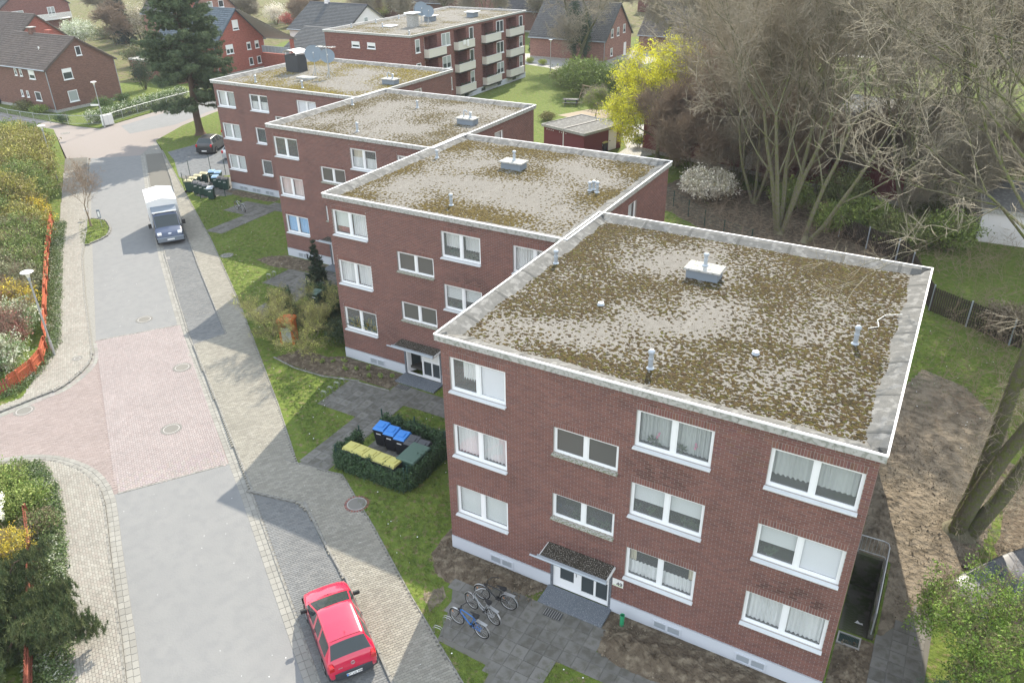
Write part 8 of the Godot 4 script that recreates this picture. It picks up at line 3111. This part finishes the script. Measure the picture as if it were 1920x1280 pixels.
	var spots := [
		[3.4, -40.2, 1.0, 611, "bare tree with thick trunk behind the near block's back edge", 16.5, 0.32],
		[5.5, -39.2, 1.0, 612, "leaning bare tree just right of the thick trunk behind the near block", 15.0, 0.28],
		[0.0, -46.2, 1.0, 613, "bare tree behind the white blossoming shrub", 12.0, 0.24],
		[-1.6, -45.2, 0.8, 614, "slanting bare tree left of the one behind the white blossom", 10.0, 0.16],
		[11.5, -48.0, 1.0, 615, "bare tree behind the slat fence and green undergrowth", 15.0, 0.34],
		[7.7, -58.9, 1.0, 616, "bare tree before the middle of the red flat building", 15.5, 0.26],
		[-5.2, -50.6, 1.0, 617, "brownish bare tree in front of the red flat building's wall", 7.5, 0.17],
		[-3.5, -53.0, 1.0, 618, "brownish bare tree right of the one at the red wall", 8.0, 0.18],
		[22.5, -48.0, 1.0, 619, "bare tree in front of the white garage", 14.0, 0.26],
		[24.5, -31.0, 1.0, 620, "bare tree at the right edge above the back garden", 15.0, 0.3],
		[23.5, -20.5, 1.0, 621, "bare tree at the right edge behind the three stemmed tree", 14.5, 0.26],
		[16.0, -62.0, 1.0, 622, "tall bare tree behind the white garage", 16.0, 0.28],
		[1.0, -72.0, 1.0, 623, "bare tree rising behind the red flat building, middle", 16.0, 0.26],
		[12.0, -80.0, 1.0, 624, "bare tree rising behind the red flat building, right", 16.5, 0.28],
		[24.0, -74.0, 1.0, 625, "tall bare tree at the top right", 17.0, 0.3],
		[-6.0, -86.0, 1.0, 626, "bare tree behind the red flat building, far left of the group", 14.0, 0.22],
		[-8.0, -122.0, 1.0, 627, "far bare tree near the bright road at the top right", 13.0, 0.22],
		[4.0, -108.0, 1.0, 628, "far bare tree above the middle of the grove", 15.0, 0.24],
		[18.0, -104.0, 1.0, 629, "far bare tree at the top right edge of the grove", 16.0, 0.26],
		[30.0, -100.0, 1.0, 630, "far bare tree at the top right corner", 16.0, 0.26],
		[-18.0, -96.0, 1.0, 631, "bare tree behind the yellow maple, right of the long brown roof", 12.5, 0.2],
		[-10.0, -104.0, 1.0, 632, "bare tree between yellow maple and the bright far road", 14.0, 0.22],
		[-26.0, -104.0, 1.0, 633, "bare tree before the long brown roofed house", 11.5, 0.18],
		[13.0, -66.0, 1.0, 634, "bare tree close behind the right end of the red building", 16.0, 0.26],
	]
	for s in spots:
		var far: bool = s[1] < -65
		var c := big.duplicate()
		c["h"] = s[5] * 1.15
		c["r"] = s[6] * 0.62
		c["stems"] = 2 + s[3] % 4
		if s[3] == 614: continue
		if s[3] in [617, 618]:
			c["twigs"] = 2
			c["twig"] = "twig_brown"
		if s[3] in [612]: c["lean"] = V(0.3, 0, 0.1)
		if s[3] in [614]: c["lean"] = V(-0.5, 0, 0.2)
		if s[3] in [615, 611, 612, 620, 621]: c["twigs"] = 2
		if far: c["tr"] = 0.024
		elif s[1] > -35: c["tr"] = 0.012
		bare_tree("bare_tree", s[4], V(s[0], 0, s[1]), s[3], c)
	# tall leafless shrubs standing before the red building
	var low := [[-6.4, -49.4, "left of the white blossom"], [-2.4, -49.6, "behind the white blossom"], [1.6, -51.0, "between the forked trunks"], [5.2, -52.5, "before the middle of the red wall"], [9.0, -53.5, "before the right half of the red wall"], [13.0, -54.5, "at the right end of the red wall"], [17.2, -55.5, "between red building and white garage"], [14.0, -48.8, "above the white garage's left corner"], [-9.4, -53.4, "beside the maple trunk"]]
	for i in low.size():
		bare_tree("bare_shrub", "tall leafless shrub %s" % low[i][2], V(low[i][0], 0, low[i][1]), 670 + i, {"stems": 6, "fan": 0.55, "h": 7.0 + i % 3, "r": 0.06, "depth": 3, "first": 0.36, "twigs": 3, "size": 0.95, "tr": 0.016, "bend": 0.13, "up": 0.1, "fwd": 1.0, "side": 0.75, "sn": 7, "bark": "bark_pale", "twig": "twig" if i % 2 else "twig_brown"}, "tall leafless shrubs of the grove")
	# far bare trees among the houses
	var words := ["left of the spruce", "right of the white blossom", "behind the pine", "above the slate roofs", "beyond the white house", "behind the dark roofed house", "beyond the balcony block roof", "left of the pale gable house", "at the ivy trunk", "behind the brown roof", "above the brown roof", "by the far lamp", "left of the bright road", "on the bright road", "right of the bright road", "at the top right", "in the far top right corner", "left of the far parked cars", "behind the white house", "right of the yellow green bush", "between the dark roofs", "right of the pale gable house", "above the long brown roof", "left of the long terrace", "behind the dark tiled house"]
	var fp := [[-149, -94], [-140, -99], [-126, -90], [-130, -132], [-124, -146], [-106, -150], [-92, -176], [-62, -130], [-52, -124], [-44, -160], [-34, -170], [-27, -158], [-20, -150], [-12, -150], [-3, -146], [6, -150], [16, -146], [-70, -118], [-84, -112], [-98, -120], [-66, -146], [-37, -140], [-30, -134], [-88, -131], [-57, -152]]
	for i in fp.size():
		bare_tree("bare_tree", "distant leafless tree %s" % words[i], V(fp[i][0], 0, fp[i][1]), 700 + i, {"h": 10.0 + (i * 7 % 4), "r": 0.2, "depth": 3, "first": 0.34, "twigs": 5, "size": 1.7, "tr": 0.028, "fwd": 0.8, "sn": 6}, "distant bare trees")
	# more garden trees and hedges between the far houses
	var near_words := ["left of the brown house", "behind the brown house", "behind the flat garage", "beyond the board fence", "right of the tall spruce", "left of the slate blue roof"]
	for i in 24:
		var px := q.randf_range(-172, -104)
		var pz := q.randf_range(-128, -58) - (px + 138) * 0.25
		if px > -126 and pz > -66: continue
		if i % 2 == 0:
			bare_tree("bare_tree", "leafless garden tree %s, %s one" % [near_words[(i / 2) % 6], ["taller", "smaller"][int(i / 12.0)]], V(px, 0, pz), 760 + i, {"h": 6.0 + i % 5, "r": 0.16, "depth": 3, "first": 0.32, "twigs": 6, "size": 1.5, "tr": 0.03, "fwd": 0.6, "sn": 6, "twig": "twig_brown" if i % 3 else "twig"}, "distant bare trees")
		else:
			shrub("garden_shrub", "%s garden bush %s" % [["dull olive", "grey green", "brownish", "dark green"][(i / 2) % 4], near_words[(i / 2 + 3) % 6]], V(px, 0, pz), q.randf_range(2.2, 4.0), q.randf_range(1.8, 3.4), 420, [Color(0.12, 0.12, 0.05), Color(0.10, 0.09, 0.05), Color(0.07, 0.10, 0.04)], {"ls": 0.13, "cr": 0.4, "twigs": 40}, "shrubs of the back gardens")
	# --- yellow maple and other leaf trees
	bare_tree("maple_tree", "bright yellow green flowering maple at the left end of the red building", V(-12.0, 0, -55.4), 801, {"h": 13.5, "r": 0.22, "depth": 4, "first": 0.3, "twigs": 1, "size": 0.8, "fwd": 0.6, "up": 0.13, "side": 0.85, "leaf": [Color(0.62, 0.58, 0.03), Color(0.68, 0.64, 0.05), Color(0.50, 0.49, 0.03)], "leaves": 8, "lr": 0.8, "cr": 0.32, "ls": 0.08, "tr": 0.014}, "trees in leaf")
	bare_tree("young_tree", "young light green tree beside the sand pit", V(-24.4, 0, -68.2), 802, {"h": 4.0, "r": 0.06, "depth": 3, "first": 0.36, "twigs": 2, "size": 0.7, "tr": 0.015, "leaf": [Color(0.2, 0.26, 0.05), Color(0.26, 0.31, 0.06)], "leaves": 7, "lr": 0.4, "cr": 0.2, "ls": 0.06}, "trees in leaf")
	# ivy-clad trunks left of the pale house
	bare_tree("ivy_tree", "bare tree with trunks wrapped in dark ivy beside the pale house", V(-41.9, 0, -100), 803, {"stems": 2, "fan": 0.16, "h": 13.0, "r": 0.35, "depth": 3, "first": 0.45, "twigs": 4, "size": 1.6, "tr": 0.014}, "ivy trees")
	shrub("ivy_column", "dark green ivy column climbing the twin trunks, left stem", V(-42.6, 0, -100.0), 1.1, 9.5, 1500, [Color(0.02, 0.045, 0.02), Color(0.035, 0.065, 0.03)], {"ls": 0.09, "cr": 0.25, "stems": 3}, "ivy columns", "ivy")
	shrub("ivy_column", "dark green ivy column climbing the twin trunks, right stem", V(-40.8, 0, -100.4), 0.9, 8.5, 1100, [Color(0.02, 0.045, 0.02), Color(0.035, 0.065, 0.03)], {"ls": 0.09, "cr": 0.25, "stems": 3}, "ivy columns", "ivy")
	# --- shrubs of the back gardens
	var og := [Color(0.11, 0.15, 0.03), Color(0.14, 0.175, 0.04), Color(0.09, 0.12, 0.03)]
	var sh := [
		[-31.4, -80.5, 4.0, 4.4, 1700, og, "big rounded green shrub at the far end of the lawn"],
		[-26.6, -81.0, 3.2, 4.2, 1300, og, "rounded green shrub behind the swing frame"],
		[-36.0, -84.5, 2.4, 2.4, 700, [Color(0.11, 0.1, 0.04), Color(0.13, 0.14, 0.05)], "low brownish shrub at the left end of the lawn shrubs"],
		[-22.5, -82.5, 2.6, 3.8, 800, [Color(0.13, 0.13, 0.05), Color(0.16, 0.14, 0.07)], "thin brownish shrub left of the yellow maple"],
		[-29.5, -90, 2.2, 3.4, 700, [Color(0.4, 0.4, 0.33), Color(0.2, 0.22, 0.1)], "pale blossoming shrub behind the big rounded shrub"],
		[-22.4, -71.2, 0.9, 1.6, 300, [Color(0.13, 0.1, 0.06), Color(0.15, 0.12, 0.06)], "small reddish brown shrub at the sand pit edge"],
		[-29.2, -65.0, 1.0, 0.9, 260, [Color(0.14, 0.12, 0.05), Color(0.16, 0.15, 0.05)], "low brown shrub in the lawn by the steel bar"],
		[-15.2, -58.5, 0.8, 1.3, 260, og, "green shrub at the left corner of the red building"],
		[-3.9, -45.4, 2.2, 2.6, 1500, [Color(0.62, 0.59, 0.52), Color(0.5, 0.46, 0.40), Color(0.3, 0.28, 0.2)], "white blossoming shrub at the edge of the bare trees"],
		[6.9, -42.0, 1.8, 2.4, 800, og, "fresh green shrub under the thick bare trunk"],
		[9.2, -43.0, 1.9, 2.8, 800, og, "fresh green shrub left of the slat fence"],
		[11.6, -41.0, 1.9, 2.4, 800, [Color(0.12, 0.14, 0.04), Color(0.10, 0.11, 0.04)], "fresh green shrub behind the slat fence"],
		[14.6, -42.3, 2.0, 2.8, 900, og, "fresh green shrub beside the white garage"],
		[3.0, -45.5, 1.8, 2.6, 700, og, "fresh green shrub deep among the bare trunks"],
		[6.5, -48.5, 2.2, 3.0, 800, [Color(0.10, 0.12, 0.04), Color(0.13, 0.15, 0.05)], "dull green shrub deep among the bare trunks"],
		[-21.0, -118, 3.0, 5.0, 1100, [Color(0.62, 0.48, 0.47), Color(0.5, 0.4, 0.38)], "pale pink magnolia behind the brown roofed house"],
		[-124, -118, 2.6, 4.6, 700, [Color(0.62, 0.58, 0.54), Color(0.55, 0.5, 0.46)], "white blossoming bush between the far roofs"],
		[-118, -116, 2.2, 3.0, 600, [Color(0.4, 0.09, 0.07), Color(0.3, 0.1, 0.08)], "red leafed bush between the far roofs"],
		[-108, -134, 3.4, 5.0, 900, [Color(0.25, 0.29, 0.06), Color(0.32, 0.34, 0.08)], "yellow green bush beyond the balcony block"],
		[-135, -78, 3.2, 5.0, 1200, [Color(0.6, 0.6, 0.55), Color(0.4, 0.42, 0.33), Color(0.2, 0.24, 0.14)], "white blossoming tree behind the brown house"],
		[-130, -88, 3.4, 7.0, 1200, [Color(0.5, 0.46, 0.4), Color(0.3, 0.27, 0.2)], "tall pale blossoming tree right of the spruce"],
		[-88, -39.5, 1.1, 1.0, 300, greens, "green shrub at the front corner of the brown house"],
		[-92, -40.0, 1.3, 1.1, 300, [Color(0.1, 0.11, 0.05), Color(0.14, 0.14, 0.05)], "dull green shrub below the brown house windows"],
		[-83.0, -45.0, 1.3, 1.5, 420, [Color(0.05, 0.09, 0.025), Color(0.08, 0.12, 0.03)], "dark green shrub below the gable window of the brown house"],
		[-84.0, -48.5, 1.0, 1.2, 300, [Color(0.05, 0.09, 0.025), Color(0.07, 0.10, 0.03)], "small dark shrub at the right corner of the gable wall"],
		[-80.5, -37.6, 0.8, 1.1, 260, [Color(0.04, 0.08, 0.03), Color(0.06, 0.1, 0.03)], "small dark shrub behind the metal fence"],
		[-89, -56, 1.6, 4.2, 700, [Color(0.03, 0.05, 0.025), Color(0.04, 0.06, 0.03)], "dark evergreen bush between garage and pine"],
		[-47.0, -98.0, 0.7, 0.8, 160, [Color(0.2, 0.24, 0.04), Color(0.25, 0.28, 0.05)], "clipped yellow green ball bush by the far path, right"],
		[-49.6, -98.6, 0.7, 0.8, 160, [Color(0.2, 0.24, 0.04), Color(0.25, 0.28, 0.05)], "clipped yellow green ball bush by the far path, left"],
		[-56, -120, 3.0, 2.2, 800, [Color(0.03, 0.06, 0.02), Color(0.045, 0.08, 0.03)], "dark clipped hedge beyond the far parked cars"],
		[18.6, -29.5, 1.5, 2.0, 500, [Color(0.13, 0.105, 0.07), Color(0.16, 0.13, 0.09)], "twiggy brown shrub on the slat fence at the right edge"],
	]
	for s in sh:
		shrub("garden_shrub", s[6], V(s[0], 0, s[1]), s[2], s[3], s[4], s[5], {"ls": 0.05 + 0.035 * minf(s[2], 4.0) / 2.0, "cr": 0.13 + 0.06 * s[2], "twigs": int(16 * s[2]), "twig": "twig_brown"}, "shrubs of the back gardens")
	# flowering laurel hedge inside the metal fence
	for i in 9:
		var t := i / 8.0
		shrub("laurel_hedge", "white flowering laurel hedge plant behind the metal fence, %s from the lamp" % ["first", "second", "third", "fourth", "fifth", "sixth", "seventh", "eighth", "ninth"][i], V(lerpf(-77.2, -79.2, t), 0, lerpf(-39.6, -54, t)), 1.15, 1.5, 380, [Color(0.08, 0.12, 0.03), Color(0.10, 0.15, 0.04), Color(0.06, 0.10, 0.03), Color(0.5, 0.5, 0.42)], {"ls": 0.07, "cr": 0.2}, "flowering hedge at the crossing")
	spruce("narrow dark spruce at the top left between bare trees", V(-131.8, 0, -85.3), 13.5, 2.6, Color(0.03, 0.055, 0.04), 900)
	spruce("narrow dark cypress left of the white house roof", V(-123.5, 0, -124.5), 9.0, 1.3, Color(0.02, 0.04, 0.022), 260)
	spruce("second dark cypress left of the white house roof", V(-121, 0, -126), 7.5, 1.2, Color(0.02, 0.04, 0.022), 220)
	spruce("dark conifer by the far road at the top", V(-30, 0, -156), 9.0, 2.2, Color(0.025, 0.045, 0.025), 420)
	spruce("broad dark conifer right of the far lamp at the top", V(-16, 0, -162), 9.5, 2.6, Color(0.025, 0.045, 0.025), 420)
	# twiggy undergrowth of the right-hand grove
	xf = []
	for i in 900:
		var p := Vector2(q.randf_range(-6, 26), q.randf_range(-62, -36)) if i < 650 else Vector2(q.randf_range(15.5, 26), q.randf_range(-34, -18))
		if Geometry2D.is_point_in_polygon(p, P2([[-16, -58], [12, -50], [18, -72], [-10, -76]])): continue
		var d := V(q.randf_range(-0.7, 0.7), 1, q.randf_range(-0.7, 0.7)).normalized()
		xf.append(Transform3D(frame_basis(d).scaled(Vector3.ONE * q.randf_range(0.7, 1.7)), V(p.x, 0, p.y)))
	tag(many("undergrowth", twig_spray(3, 0.009, 9), M["twig_brown"], xf, []), "tangled leafless undergrowth beneath the bare trees on the right", "undergrowth")
	# fallen twigs and leaves on the litter
	xf = []
	cols = []
	for i in 5000:
		var p := Vector2(q.randf_range(14.2, 25), q.randf_range(-20, -4)) if i < 3000 else Vector2(q.randf_range(-6, 14), q.randf_range(-48, -25))
		if p.x < 15.2 and p.y > -7.5: continue
		xf.append(Transform3D(Basis.from_euler(V(q.randf_range(-0.4, 0.4), q.randf() * 6, q.randf_range(-0.4, 0.4))).scaled(Vector3.ONE * q.randf_range(0.4, 1.2)), V(p.x, 0.06, p.y)))
		cols.append(Color(0.12, 0.092, 0.06).lerp(Color(0.22, 0.18, 0.125), q.randf()) * q.randf_range(0.6, 1.1))
	tag(many("fallen_leaves", leaf_cluster(0.08, 4, 0.035, 21), M["leaf"], xf, cols), "brown fallen leaves scattered on the ground right of the block", "leaves")

# a spreading conifer of feathery sprays
func juniper(label: String, at: Vector3, r: float, h: float, n: int) -> void:
	var o := thing("juniper", label, "conifer", at, 0.0, "spreading conifers at the lower left")
	var b := B.new()
	var xf := []
	var cols := []
	for i in 26:
		var a := rng.randf() * TAU
		var L := r * rf(0.6, 1.15)
		var rise := rf(0.35, 1.0) * h
		var p := V(0, 0.1, 0)
		var m := V(cos(a) * L * 0.5, rise * 0.75, sin(a) * L * 0.5)
		var e := V(cos(a) * L, rise * 0.8, sin(a) * L)
		b.path([p, m, e], 0.05, 5, 0.01)
		for k in n / 26:
			var u := sqrt(rng.randf())
			var c := p.lerp(m, u * 2) if u < 0.5 else m.lerp(e, u * 2 - 1)
			c += V(rf(-1, 1), rf(-0.5, 0.5), rf(-1, 1)) * 0.32
			var d := V(cos(a) + rf(-0.7, 0.7), rf(-0.3, 0.5), sin(a) + rf(-0.7, 0.7)).normalized()
			xf.append(Transform3D(frame_basis(d).scaled(V(0.8, 1.6, 0.8) * rf(0.7, 1.3)), c))
			cols.append(Color(0.05, 0.085, 0.03).lerp(Color(0.12, 0.14, 0.05), rng.randf()) * rf(0.7, 1.25))
	part("branches", b, M["bark_pine"], o)
	many("needles", needle_tuft(6, 0.15, 30, 0.011), M["needle"], xf, cols, o)
